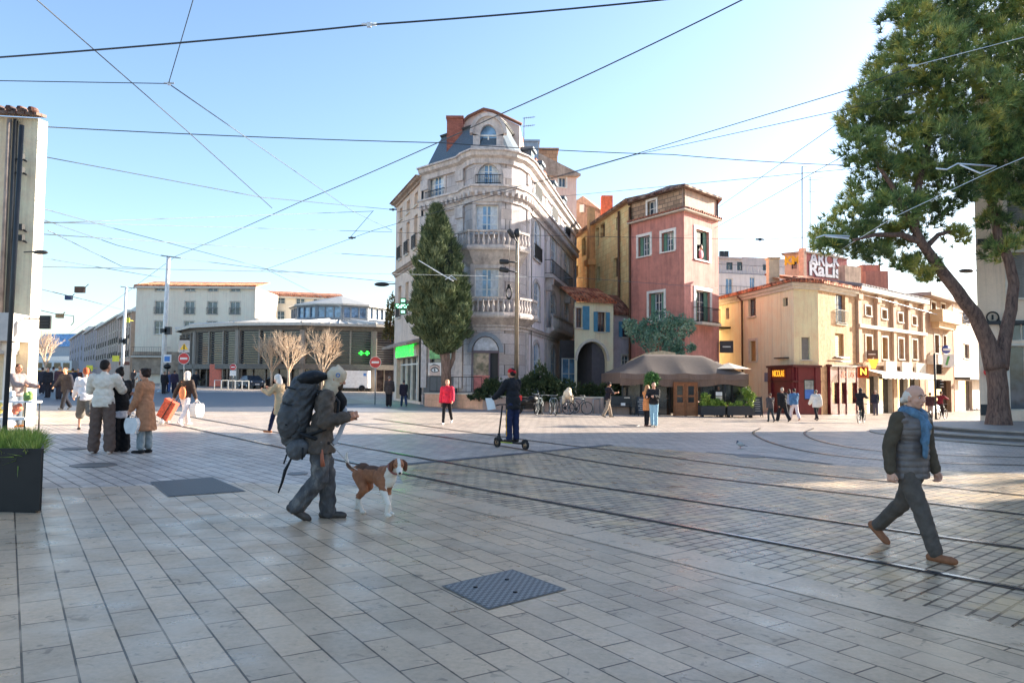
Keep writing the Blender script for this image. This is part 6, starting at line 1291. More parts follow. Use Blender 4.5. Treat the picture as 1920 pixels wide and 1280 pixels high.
p = W(233, 681, 88); mb = MB(); mb.box(p, (1.2, .1, .4)); mb.tube([p, p+Vector((0, 1, 0))], .04, 5); tag(mb.build('brown_shop_sign', P('brown_shop', (120, 70, 50), .6)), 'brown shop sign beside the foot of the shorter mast', 'sign')
# ---- pharmacy cross
p = W(756, 574, 46.5); root = thing('pharmacy_cross', 'glowing green pharmacy cross projecting from the corner building', 'sign', tuple(p)); mb = MB(); s = .17
for a, b, c_, d in ((-1.0, 1.0, -.33, .33), (-.33, .33, -1.0, -.331), (-.33, .33, .331, 1.0)): mb.box(p+Vector(((a+b)/2*.52, 0, (c_+d)/2*.52)), ((b-a)*.52, .14, (d-c_)*.52))
o = mb.build('cross', P('cross_green', (16, 110, 60), .4), root); mb = MB()
for r in range(-2, 3):
    for c_ in range(-4, 5):
        if (abs(r) <= 1 and abs(c_) <= 4 and (r*3+c_*5) % 4 != 1) : mb.box(p+Vector((c_*.1, -.075, r*.085)), (.07, .012, .05))
for dz in (.3, .4, -.3, -.4): mb.box(p+Vector((0, -.075, dz)), (.24, .012, .04))
mb.build('light_points', emis('led_mint', (170, 255, 220), 1.3), o); mb = MB(); mb.tube([p+Vector((.1, .08, 0)), p+Vector((.5, 1.6, 0))], .04, 6); mb.build('bracket', M['black'], root)
# ---- traffic light by the side street
b = gp(1755, 786); zt = zat(b.x, b.y, 660); root = thing('traffic_light', 'traffic light post with dark signal heads behind the walking man', 'traffic light', tuple(b)); mb = MB(); mb.tube([b, Vector((b.x, b.y, zt-.1))], .07, 10); mb.build('post', M['dark'], root)
for py in (692, 720): p = Vector((b.x+.22, b.y, zat(b.x, b.y, py))); mb = MB(); mb.box(p, (.28, .26, .62)); o = mb.build('signal_head', M['black'], root); mb = MB(); [mb.box(p+Vector((.1, -.17, dz)), (.16, .14, .03)) for dz in (.22, .03, -.16)]; mb.build('visor', WHT if py > 700 else M['dark'], o)
# ---- low stone wall of the planting bed
wa, wb, wc = gp(795, 762), gp(905, 768), gp(1180, 777); wa.y += .2
def lowwall(a, b, h, th, m, label):
    F = Fr((a.x, a.y), (b.x, b.y)); mb = MB(); g = max(a.z, b.z)-.25; F.box(mb, 0, F.len, g, g+.25+h, -th, 0); root = thing('planter_wall', label, 'wall', tuple(a), 'low walls of the planting bed'); mb.build('wall', m, root); mb = MB(); F.box(mb, -.03, F.len+.03, g+.2501+h, g+.31+h, -th-.03, .04); mb.build('coping', M['offwhite'], root); mb = MB(); F.box(mb, .05, F.len-.05, g, g+.15+h, -2.3, -th-.001); mb.build('soil', P('soil', (56, 46, 38), .95), root); return F
sw = ashlar('planter_stone', (206, 172, 146), 0, .95, .42, .008, (180, 152, 130), amt=.4); F1 = lowwall(wa, wb, .75, .22, sw, 'pinkish stone planter wall under the cypress'); F2 = lowwall(wb, wc, .72, .22, stucco('planter_concrete', (160, 146, 136), (120, 110, 104), .5), 'grey planter wall behind the bicycles')
root = thing('railing_panel', 'thin black railing on the planter wall beside the cypress', 'railing', tuple(wa)); railing(F1, .3, F1.len-.2, wa.z+.85, .9, -.12, 'black', root, .5, -.121)
# ---- bicycles and racks
def bike(fr=(40, 62, 70)):
    root = thing('bicycle', None, 'bicycle'); fm = P('bike_frame_%d' % fr[0], fr, .4, .3); Y = Matrix.Rotation(math.pi/2, 3, 'X')
    for x in (-.52, .52):
        mb = MB(); mb.torus((x, 0, .34), .32, .022, Y, 26, 6); w_ = mb.build('wheel', M['rubber'], root); mb = MB(); mb.torus((x, 0, .34), .295, .010, Y, 26, 5)
        for k in range(12): a = k*math.pi/6; mb.tube([(x, 0, .34), (x+.29*math.cos(a), 0, .34+.29*math.sin(a))], .0035, 3, cap=False)
        mb.build('rim', M['steel'], w_)
    bb, st, hd, sd, ax, fx = Vector((-.08, 0, .30)), Vector((-.22, 0, .80)), Vector((.36, 0, .82)), Vector((-.25, 0, .92)), Vector((-.52, 0, .34)), Vector((.52, 0, .34)); mb = MB()
    for a, b in ((bb, st), (st, hd), (bb, hd), (bb, ax), (st, ax), (hd, fx), (st, sd), (hd, hd+Vector((-.02, 0, .14)))): mb.tube([a, b], .018, 6)
    mb.build('frame', fm, root); mb = MB(); mb.hexa([sd+Vector(v) for v in ((-.14, -.08, 0), (.14, -.025, 0), (.14, .025, 0), (-.14, .08, 0), (-.14, -.07, .05), (.14, -.02, .04), (.14, .02, .04), (-.14, .07, .05))]); mb.build('saddle', M['black'], root)
    mb = MB(); h = hd+Vector((-.02, 0, .16)); mb.tube([h+Vector((-.12, -.27, .02)), h+Vector((0, -.2, 0)), h, h+Vector((0, .2, 0)), h+Vector((-.12, .27, .02))], .014, 6); mb.build('handlebar', M['steel'], root)
    mb = MB(); mb.lathe([(.09, -.01), (.09, .01)], bb, 14, axis=Y); mb.box(bb+Vector((.1, -.09, -.12)), (.09, .05, .02)); mb.box(bb+Vector((-.1, .09, .12)), (.09, .05, .02)); mb.build('crankset', M['dark'], root); return root
b0 = bike(); b0['group'] = 'parked bicycles'; spots = [(1012, 777, 1.25, 'dark bicycle end-on, nearest the motorbike'), (1037, 778, 1.75, 'bicycle seen end-on with raised pale handlebar'), (1062, 775, .5, 'bicycle half hidden by the cream cover on its saddle'), (1083, 777, .3, 'rightmost parked bicycle with a pale round basket, left of the man with the phone')]
for i, (px, py, rz, lab) in enumerate(spots):
    o = b0 if i == 0 else copy_tree(b0); p = gp(px, py); o.location = p; o.rotation_euler = (0, 0, rz); o['label'] = lab
p = gp(1064, 776); root = thing('saddle_cover', 'cream cloth cover draped over a parked bicycle', 'cover', tuple(p)); mb = MB(); c = p+Vector((0, 0, 1.02)); mb.ell(c, (.24, .36, .28), 12); mb.ell(c+Vector((.06, 0, .22)), (.15, .2, .16), 10)
for dx in (-.2, .18): mb.tube([c+Vector((dx, -.2, -.05)), c+Vector((dx*1.15, -.22, -.5))], [.11, .06], 8)
mb.build('cloth', P('cream_cloth', (226, 204, 176), .9, var=.2), root)
for i, px in enumerate((1002, 1031, 1052, 1078, 1112)):
    p = gp(px, 775); mb = MB(); a = .35; d = Vector((.42*math.cos(a), .42*math.sin(a), 0)); q = p+d; mb.tube([p, p+Vector((0, 0, .7)), p+d*.15+Vector((0, 0, .8)), p+d*.85+Vector((0, 0, .8)), q+Vector((0, 0, .7)), q], .028, 8); tag(mb.build('bike_rack', M['steel']), ['steel hoop stand beside the motorbike', 'steel hoop stand between the two end-on bicycles', 'steel hoop stand left of the cream cover', 'steel hoop stand behind the rightmost bicycle', 'empty steel hoop stand left of the man with the phone'][i], 'bike stand', 'steel bicycle hoops')
for i in range(5):
    p = G(402+i*13, 730); b = W(402+i*13, 727, 76); p = Vector((b.x, b.y, gz(b.x))); mb = MB(); q = p+Vector((.55, .3, 0)); mb.tube([p, p+Vector((0, 0, .9)), q+Vector((0, 0, .9)), q], .05, 6); tag(mb.build('bike_rack', M['white']), 'white hoop stand in the row left of the dark parked car', 'bike stand', 'white hoops before the market hall')
# motorbike by the bush
p = gp(990, 776); root = thing('motorbike', 'dark motorbike with a red box parked behind the scooter rider', 'motorbike', tuple(p)); Y = Matrix.Rotation(math.pi/2, 3, 'X') 
Rm = Matrix.Rotation(.5, 3, 'Z')
def mk(v): return p+Rm@Vector(v)
for x in (-.6, .62): mb = MB(); mb.torus(mk((x, 0, .3)), .23, .08, Rm@Y, 20, 8); mb.lathe([(.17, -.03), (.17, .03)], mk((x, 0, .3)), 14, axis=Rm@Y); mb.build('wheel', M['rubber'], root)
mb = MB(); mb.ell(mk((-.25, 0, .62)), (.5, .2, .2), 12, 0, Rm); mb.ell(mk((.25, 0, .75)), (.32, .2, .2), 12, 0, Rm); mb.box(mk((0, 0, .4)), (.5, .25, .3), .5); mb.tube([mk((.62, 0, .3)), mk((.4, 0, 1.0))], .04, 8); mb.build('body', M['black'], root)
mb = MB(); mb.tube([mk((.42, -.33, 1.04)), mk((.38, 0, 1.0)), mk((.42, .33, 1.04))], .02, 6); mb.build('handlebar', M['steel'], root); mb = MB(); mb.box(mk((-.62, 0, .82)), (.34, .34, .26), .5); mb.build('top_box', P('red_box', (186, 36, 44), .4), root); mb = MB(); mb.box(mk((-.78, -.1, .5)), (.26, .02, .18), .3); mb.build('number_plate', WHT, root); mb = MB(); mb.ell(mk((-.22, 0, .82)), (.34, .15, .07), 10, 0, Rm); mb.build('seat', M['rubber'], root)
# ---- bench
p = gp(1160, 777); root = thing('bench', 'dark slatted bench beside the man with the phone', 'bench', tuple(p)); mb = MB(); mb.box(p+Vector((0, .2, .45)), (1.5, .45, .06)); mb.build('seat', M['dark'], root); mb = MB(); mb.box(p+Vector((0, .45, .75)), (1.5, .06, .5)); mb.build('backrest', M['dark'], root)
for x in (-.68, .68): mb = MB(); mb.box(p+Vector((x, .22, .21)), (.06, .42, .42)); mb.build('leg', M['black'], root)
mb = MB(); mb.box(p+Vector((.25, .1, .56)), (.22, .2, .14)); tag(mb.build('paper_parcel', WHT), 'small white parcel lying on the dark bench', 'parcel')
# ---- restaurant terrace
def terrace():
    y0 = 41.2; A, B = XY(1163, y0), XY(1404, y0+.8); F = Fr(A, B); g = gz((A.x+B.x)/2); zv = zat(A.x+3, y0, 723); ze = zat(A.x+3, y0, 699); dp = 4.6; cm = stucco('taupe_canvas', (92, 86, 80), (74, 70, 66), .4, rough=.95, bump=.1); cv = stucco('taupe_valance', (112, 98, 88), (92, 82, 76), .4, rough=.95, bump=.1)
    root = thing('restaurant_canopy', 'large taupe canvas canopy over the glazed restaurant terrace', 'canopy', (A.x, A.y, g)); L_ = F.len; zr = zat(A.x+3, y0+2.4, 664)
    mb = MB(); nx = 36
    def top(u, t):   # t 0 front .. 1 back ; hipped tent with two peaks
        pk = zr-ze; du = min(1, u/2.6); dv = min(1, (L_-u)/2.2); side = min(du, dv); ridge = 1-abs(2*t-1); second = .0
        h = pk*min(ridge*1.05, side*1.25, 1)*(1-.22*max(0, u/L_-.55)); return ze+h-.07*math.sin(math.pi*((u/L_*4) % 1))*(1-ridge)
    nt_ = 12; V = []; 
    for i in range(nx+1):
        for j in range(nt_+1): u = L_*i/nx; t = j/nt_; V.append(F.pt(u, top(u, t), -dp*t))
    mb.add(V, [(i*(nt_+1)+j, (i+1)*(nt_+1)+j, (i+1)*(nt_+1)+j+1, i*(nt_+1)+j+1) for i in range(nx) for j in range(nt_)], 0, True); mb.build('canvas_roof', cm, root)
    mb = MB(); n = 60
    for i in range(n):
        u0, u1 = L_*i/n, L_*(i+1)/n; s = lambda u: .035*math.sin(u*3.1)+.03*math.sin(u*7.3); d = lambda u: zv+.06*math.sin(u*1.3)-.04*math.sin(u*2.9)
        mb.quad(F.pt(u0, top(u0, 0), s(u0)*.3), F.pt(u1, top(u1, 0), s(u1)*.3), F.pt(u1, top(u1, 0)-.3, .03+s(u1)), F.pt(u0, top(u0, 0)-.3, .03+s(u0))); mb.quad(F.pt(u0, top(u0, 0)-.28, s(u0)*.5), F.pt(u1, top(u1, 0)-.28, s(u1)*.5), F.pt(u1, d(u1), -.05+s(u1)), F.pt(u0, d(u0), -.05+s(u0)))
    for k, u in ((0, 0), (1, L_)):
        for j in range(8): t0, t1 = j/8, (j+1)/8; mb.quad(F.pt(u, top(u, t0), -dp*t0), F.pt(u, top(u, t1), -dp*t1), F.pt(u, zv+.1, -dp*t1), F.pt(u, zv+.1, -dp*t0))
    mb.build('valance', cv, root)
    mb = MB()
    for u in (.15, L_*.2, L_*.43, L_*.63, L_*.82, L_-.12): 
        for w_ in (-.12, -dp+.1): mb.tube([F.pt(u, g-.2, w_), F.pt(u, ze-.1, w_)], .035, 8)
    mb.build('frame', M['dark'], root)
    mb = MB(); mb.quad(F.pt(.3, g, -.5), F.pt(L_*.4, g, -.5), F.pt(L_*.4, zv+.15, -.5), F.pt(.3, zv+.15, -.5)); mb.build('glass_screen', glassm('terrace_glass', (56, 60, 58), .08, .8), root); mb = MB(); mb.quad(F.pt(L_*.64, g+.6, -.3), F.pt(L_-.1, g+.6, -.3), F.pt(L_-.1, zv+.15, -.3), F.pt(L_*.64, zv+.15, -.3)); mb.build('glass_screen', D.materials['terrace_glass'], root)
    mb = MB()
    for f in (.07, .18, .29, .4, .64, .76, .88, .99): F.box(mb, L_*f-.04, L_*f+.04, g-.1, zv+.1, -.29 if f > .5 else -.49, -.2 if f > .5 else -.4)
    mb.build('screen_frame', M['black'], root)
    mb = MB(); F.box(mb, 0, L_, g, zv+.4, -dp-.1, -dp); mb.build('back_wall', M['dark'], root)
    # furniture glimpsed inside
    for k in range(5):
        u = 1.2+k*1.25
        if L_*.42 < u < L_*.62: continue
        t = thing('cafe_table', 'small dark table glimpsed inside the glazed terrace', 'table', tuple(F.pt(u, g, -2.2)), 'tables inside the terrace'); mb = MB(); mb.lathe([(.35, .72), (.35, .75)], F.pt(u, g, -2.2), 14); mb.build('tabletop', M['wood'], t); mb = MB(); mb.tube([F.pt(u, g, -2.2), F.pt(u, g+.72, -2.2)], .04, 6); mb.build('leg', M['black'], t)
    # wooden double door
    d0 = F.rect(1262, 1307, 716, 778); dr = thing('wooden_door', 'varnished wooden double door in the middle of the terrace', 'door', tuple(F.pt(d0[0], g, .05))); um = (d0[0]+d0[1])/2; zt = d0[3]; mb = MB(); 
    for u in (d0[0], um-.05, d0[1]-.1): F.box(mb, u, u+.1, g, zt, .0, .14)
    F.box(mb, d0[0]+.1, um-.05, zt-.1, zt, .001, .13); F.box(mb, um+.05, d0[1]-.1, zt-.1, zt, .001, .13); mb.build('door_frame', M['wood'], dr)
    for a, b in ((d0[0]+.1, um-.05), (um+.05, d0[1]-.1)):
        mb = MB(); F.box(mb, a, a+.1, g+.02, zt-.1, .02, .09); F.box(mb, b-.1, b, g+.02, zt-.1, .02, .09); F.box(mb, a+.1, b-.1, g+.02, g+.75, .02, .085); F.box(mb, a+.1, b-.1, zt-.22, zt-.1, .02, .085); F.box(mb, a+.1, b-.1, g+1.05, g+1.15, .02, .085); lf = mb.build('door_leaf', P('door_leaf_wood', (150, 96, 60), .45, var=.3, scale=8), dr); mb = MB(); F.box(mb, a+.1, b-.1, g+.75, zt-.22, .04, .05); mb.build('pane', M['glass_dark'], lf)
    # menu case and boxes of plants
    r = F.rect(1341, 1353, 734, 750); mc = thing('menu_case', 'black framed menu case with two white sheets on the terrace front', 'menu board', tuple(F.pt(r[0], g, .1))); mb = MB(); F.box(mb, r[0]-.08, r[1]+.08, r[2]-.1, r[3]+.08, .02, .08); F.box(mb, r[0]-.08, r[0]-.03, g, r[2]-.1, .03, .07); F.box(mb, r[1]+.03, r[1]+.08, g, r[2]-.1, .03, .07); mb.build('case', M['black'], mc)
    for k in (0, 1): mb = MB(); h = (r[3]-r[2])/2; F.box(mb, r[0], r[1], r[2]+k*h+.015, r[2]+(k+1)*h-.015, .081, .088); mb.build('menu_sheet', WHT if k else P('cream_sheet', (232, 214, 188), .6), mc)
    for a, b, lab in ((1307, 1352, 'long dark planter box left of the terrace corner, with yellow green plants'), (1356, 1407, 'long dark planter box at the terrace corner, with a tall leafy plant')):
        r = F.rect(a, b, 763, 781); t = thing('planter_box', lab, 'planter', tuple(F.pt(r[0], g, .5)), 'planters along the terrace'); mb = MB(); F.box(mb, r[0], r[1], g+.06, g+.58, .12, .62); mb.build('box', P('charcoal_planter', (54, 56, 60), .6), t); mb = MB(); [F.box(mb, u-.05, u+.05, g-.12, g+.059, .2, .5) for u in (r[0]+.15, r[1]-.15)]; mb.build('feet', M['black'], t)
        C = []; 
        for px, py, rr in (((1315, 758, 7), (1330, 757, 9), (1342, 756, 9), (1318, 745, 8), (1350, 759, 6)) if a < 1350 else ((1380, 760, 8), (1400, 762, 9), (1401, 745, 11), (1395, 735, 9), (1366, 762, 5))):
            c = np.array(F.pt(F.uv(px, py)[0], F.uv(px, py)[1], .36)); R = rr/FPX*41; n = 90; C.append(c+unit(n)*R*RNG.random((n, 1))**.4)
        C = np.concatenate(C); V, Fc = leaves(C, np.tile([0, -.3, .7], (len(C), 1)), .15, .07, .7, 4); mesh_np('foliage', V, Fc, leafmat('lime_leaf', ((88, 116, 50), (140, 166, 74), (196, 206, 110))), t)
    p = gp(1222, 781); t = thing('potted_plant', 'slim potted plant with round leafy head at the terrace entrance', 'plant', tuple(p)); mb = MB(); mb.lathe([(.2, 0), (.27, .45), (.25, .45)], p, 14); mb.build('pot', M['dark'], t); c = np.array(p+Vector((0, 0, 1.9))); C = c+unit(300)*.42*RNG.random((300, 1))**.4; V, Fc = leaves(C, np.tile([0, 0, .7], (300, 1)), .16, .08, .8, 4); mesh_np('foliage', V, Fc, leafmat('leaf_mid', ((44, 80, 44), (70, 112, 60), (110, 146, 84))), t); mb = MB(); mb.tube([p+Vector((0, 0, .4)), p+Vector((0, 0, 1.8))], .025, 6); mb.build('stem', M['wood'], t)
    # parasol of straw behind the canopy
    q = W(1228, 672, 44.9); t = thing('thatched_arch', 'curved straw coloured awning rising behind the taupe canopy', 'awning', tuple(q)); mb = MB(); pts = [W(px, py, 46.2) for px, py in ((1166, 688), (1185, 673), (1210, 662), (1240, 657), (1266, 661))]
    for a, b in zip(pts[:-1], pts[1:]): mb.quad(a, b, b+Vector((0, -.5, -.32)), a+Vector((0, -.5, -.32))); mb.quad(a, b, b+Vector((0, 1.6, -.1)), a+Vector((0, 1.6, -.1))); mb.quad(a+Vector((0, -.5, -.32)), b+Vector((0, -.5, -.32)), b+Vector((0, 1.6, -.4)), a+Vector((0, 1.6, -.4)))
    mb.build('canvas', P('straw_canvas', (196, 168, 128), .9, var=.3, scale=6), t)
    q = W(1366, 683, 45); 
terrace()
p = W(1366, 700, 43.4); root = thing('cream_parasol', 'cream parasol top catching the sun behind the taupe canopy', 'parasol', (p.x, p.y, gz(p.x))); mb = MB(); a = W(1366, 680, 43.4); n = 8; ring = [Vector((a.x+1.35*math.cos(k*math.pi/4), a.y+1.35*math.sin(k*math.pi/4), a.z-.36)) for k in range(8)]
for k in range(8): mb.add([ring[k], ring[(k+1) % 8], a], [(0, 1, 2)])
mb.build('canvas', P('cream_canvas', (228, 214, 192), .9), root); mb = MB(); mb.tube([Vector((a.x, a.y, gz(a.x))), a], .03, 6); mb.build('pole', M['wood'], root)
# ---- chalk boards
def aboard(px, py, w_, h, label, rz=0, lean=.28, frame=None):
    p = gp(px, py); root = thing('chalk_board', label, 'chalk board', tuple(p), 'chalk boards on the pavement'); R = Matrix.Rotation(rz, 3, 'Z')
    for s in (-1, 1):
        mb = MB(); q = [p+R@Vector(v) for v in ((-w_/2, s*lean, .1), (w_/2, s*lean, .1), (w_/2, s*(lean-.03), .1), (-w_/2, s*(lean-.03), .1), (-w_/2, s*.02, h), (w_/2, s*.02, h), (w_/2, s*.0, h), (-w_/2, s*.0, h))]; mb.hexa(q); o = mb.build('board', P('chalk_slate', (58, 66, 76), .7, var=.25), root)
        mb = MB(); [mb.tube([p+R@Vector((x, s*(lean+.02), 0)), p+R@Vector((x, s*.03, h+.03))], .022, 5) for x in (-w_/2, w_/2)]; mb.build('frame', frame or M['wood'], root)
        if s < 0:
            mb = MB(); 
            for k in range(6): z = h*.86-k*h*.11; t = (h-z)/(h-.1); mb.box(p+R@Vector((-.04*(k % 2), -.02-t*(lean-.02)-.008, z)), (w_*(.55+.2*(k % 2)), .008, .02), rz)
            mb.build('chalk_marks', WHT, o)
aboard(1418, 781, .62, 1.15, 'tall chalk board standing at the right end of the terrace planters', -.1, frame=M['dark']); aboard(1569, 775, .8, 1.05, 'wide slate board in front of the second wine shop window', .15); aboard(1202, 779, .5, 1.0, 'narrow chalk board leaning by the terrace, left of the embracing couple', .2, frame=M['dark'])
# ---- parked vehicles by the hall
def car(px, py, y, lab, col, ln=4.2, rz=0.):
    b = W(px, py, y); b.z = gz(b.x); root = thing('parked_car', lab, 'car', tuple(b), 'cars by the market hall'); R = Matrix.Rotation(rz, 3, 'Z'); q = lambda v: b+R@Vector(v); h = ln/2
    prof = [(-h, .35), (-h, .8), (-h+.15, .92), (-h*.62, .98), (-h*.35, 1.42), (h*.3, 1.46), (h*.72, .98), (h*.95, .9), (h, .7), (h, .35)]; mb = MB(); n = len(prof); w_ = .86
    V = [q((x, s*(w_ if z < 1 else w_*.78), z)) for s in (-1, 1) for x, z in prof]; mb.add(V, [tuple(range(n)), tuple(range(2*n-1, n-1, -1))]+[(i, n+i, n+(i+1) % n, (i+1) % n) for i in range(n)]); mb.build('body', P('car_paint_%d' % col[0], col, .25, .3), root)
    mb = MB(); W_ = w_*.9; gl = [(-h*.55, 1.0), (-h*.33, 1.37), (h*.27, 1.41), (h*.6, 1.0)]
    for s in (-1, 1): mb.add([q((x, s*(W_+.01 if z < 1.2 else w_*.79+.006), z)) for x, z in gl], [(0, 1, 2, 3)])
    mb.quad(q((h*.70, -.62, 1.0)), q((h*.70, .62, 1.0)), q((h*.32, .58, 1.43)), q((h*.32, -.58, 1.43))); mb.quad(q((-h*.64, -.62, 1.0)), q((-h*.64, .62, 1.0)), q((-h*.37, .58, 1.40)), q((-h*.37, -.58, 1.40))); mb.build('windows', M['glass_blue'], root)
    for x in (-h*.6, h*.62):
        for s in (-1, 1): mb = MB(); mb.lathe([(.33, -.1), (.33, .1)], q((x, s*.8, .33)), 16, axis=R@Matrix.Rotation(math.pi/2, 3, 'X')); wh = mb.build('wheel', M['rubber'], root); mb = MB(); mb.lathe([(.19, -.105), (.19, .105)], q((x, s*.8, .33)), 12, axis=R@Matrix.Rotation(math.pi/2, 3, 'X')); mb.build('rim', M['steel'], wh)
    for s in (-1, 1): mb = MB(); mb.ell(q((h*.97, s*.6, .78)), (.08, .18, .1), 8); mb.build('headlight', WHT, root)
    mb = MB(); mb.box(q((h+.01, 0, .5)), (.02, .5, .12), rz); mb.build('number_plate', WHT, root)
car(470, 727, 84, 'dark blue grey car parked left of the bare trees', (58, 70, 84), 4.1, -.9); car(520, 722, 90, 'white car half hidden behind the hooded walker', (226, 226, 224), 4.1, .1)
b = W(662, 722, 86); b.z = gz(b.x); root = thing('white_van', 'white delivery van parked right of the backpack in front of the hall', 'van', tuple(b)); mb = MB(); q = lambda v: b+Vector(v)
mb.hexa([q(v) for v in ((-1.9, -.9, .4), (1.9, -.9, .4), (1.9, .9, .4), (-1.9, .9, .4), (-1.9, -.85, 2.4), (1.85, -.85, 2.35), (1.85, .85, 2.35), (-1.9, .85, 2.4))]); mb.hexa([q(v) for v in ((-2.9, -.88, .4), (-1.901, -.9, .4), (-1.901, .9, .4), (-2.9, .88, .4), (-2.7, -.8, 1.2), (-1.901, -.85, 2.3), (-1.901, .85, 2.3), (-2.7, .8, 1.2))]); mb.build('body', P('van_white', (232, 230, 228), .35), root); mb = MB(); mb.add([q((-2.55, -.9, 1.25)), q((-1.95, -.9, 1.25)), q((-1.95, -.88, 2.0)), q((-2.2, -.88, 2.0))], [(0, 1, 2, 3)]); mb.build('window', M['glass_dark'], root)
for x in (-1.9, 1.2): mb = MB(); mb.lathe([(.36, -.12), (.36, .12)], q((x, -.85, .36)), 16, axis=Matrix.Rotation(math.pi/2, 3, 'X')); mb.build('wheel', M['rubber'], root)
mb = MB(); mb.box(q((1.5, -.91, 1.9)), (.3, .02, .3)); mb.build('badge', P('stop_blue', (70, 130, 200), .4), root)
# far tram and bare tree at the end of the street
b = W(105, 706, 150); b.z = gz(b.x); root = thing('tram', 'yellow and white tram far down the left hand street', 'tram', tuple(b)); mb = MB(); mb.box(b+Vector((0, 0, 1.9)), (7.5, 2.4, 2.6)); mb.build('body', P('tram_white', (220, 220, 216), .4), root); mb = MB(); mb.box(b+Vector((0, -.03, .75)), (7.6, 2.45, 1.0)); mb.build('skirt', P('tram_yellow', (240, 176, 60), .4), root); mb = MB(); [mb.box(b+Vector((x, -1.22, 2.2)), (1.3, .04, 1.1)) for x in (-2.7, -.9, .9, 2.7)]; mb.build('windows', M['glass_dark'], root); mb = MB(); [mb.lathe([(.35, -.1), (.35, .1)], b+Vector((x, -1, .3)), 10, axis=Matrix.Rotation(math.pi/2, 3, 'X')) for x in (-2.4, 2.4)]; mb.build('wheels', M['rubber'], root)
bare(82, 606, 24, 'bare brown tree behind the white column at the left', 12, 90)
# flower stall seen at the left edge
p = gp(8, 812); root = thing('flower_stand', 'crowded flower stand at the left edge beside the column', 'stall', tuple(p)); mb = MB(); mb.box(p+Vector((0, .3, .35)), (.9, .5, .06)); mb.box(p+Vector((0, .5, .75)), (.9, .4, .05)); mb.build('shelf', WHT, root)
for k, c in enumerate(((230, 210, 120), (236, 232, 226), (210, 120, 90), (120, 150, 80))): mb = MB(); [mb.ell(p+Vector((-.35+.22*k+random.uniform(-.06, .06), .3+.1*(k % 2)+random.uniform(-.05, .05), .5+.28*(k % 2)+random.random()*.18)), (.07, .07, .07), 8) for _ in range(9)]; mb.build('bouquet', P('flower_%d' % k, c, .7, var=.3, scale=12), root)
for x, y_ in ((-.42, .1), (.42, .1), (-.42, .65), (.42, .65)): mb = MB(); mb.tube([p+Vector((x, y_, 0)), p+Vector((x, y_, .75))], .02, 5); mb.build('leg', M['dark'], root)
# pigeon
p = gp(1388, 840); root = thing('pigeon', 'lone grey pigeon on the paving by the curved rails', 'pigeon', tuple(p)); mb = MB(); mb.ell(p+Vector((0, 0, .15)), (.15, .085, .085), 12, 0, Matrix.Rotation(.25, 3, 'Y')); mb.ell(p+Vector((-.10, 0, .245)), (.045, .04, .05), 10, 1); mb.tube([p+Vector((-.1, 0, .17)), p+Vector((-.1, 0, .24))], [.05, .035], 8, 1); mb.tube([p+Vector((-.14, 0, .24)), p+Vector((-.175, 0, .232))], [.012, .003], 6, 2); mb.hexa([p+Vector(v) for v in ((.1, -.04, .1), (.27, -.03, .07), (.27, .03, .07), (.1, .04, .1), (.1, -.04, .14), (.27, -.03, .085), (.27, .03, .085), (.1, .04, .14))], 1)
for s in (-.03, .03): mb.tube([p+Vector((0, s, 0)), p+Vector((.01, s, .09))], .008, 5, 2)
mb.build('body', [P('pigeon_grey', (186, 180, 174), .7), P('pigeon_dark', (86, 92, 104), .6), P('pigeon_pink', (190, 130, 116), .6)], root)
root.scale = (.72, .72, .72)
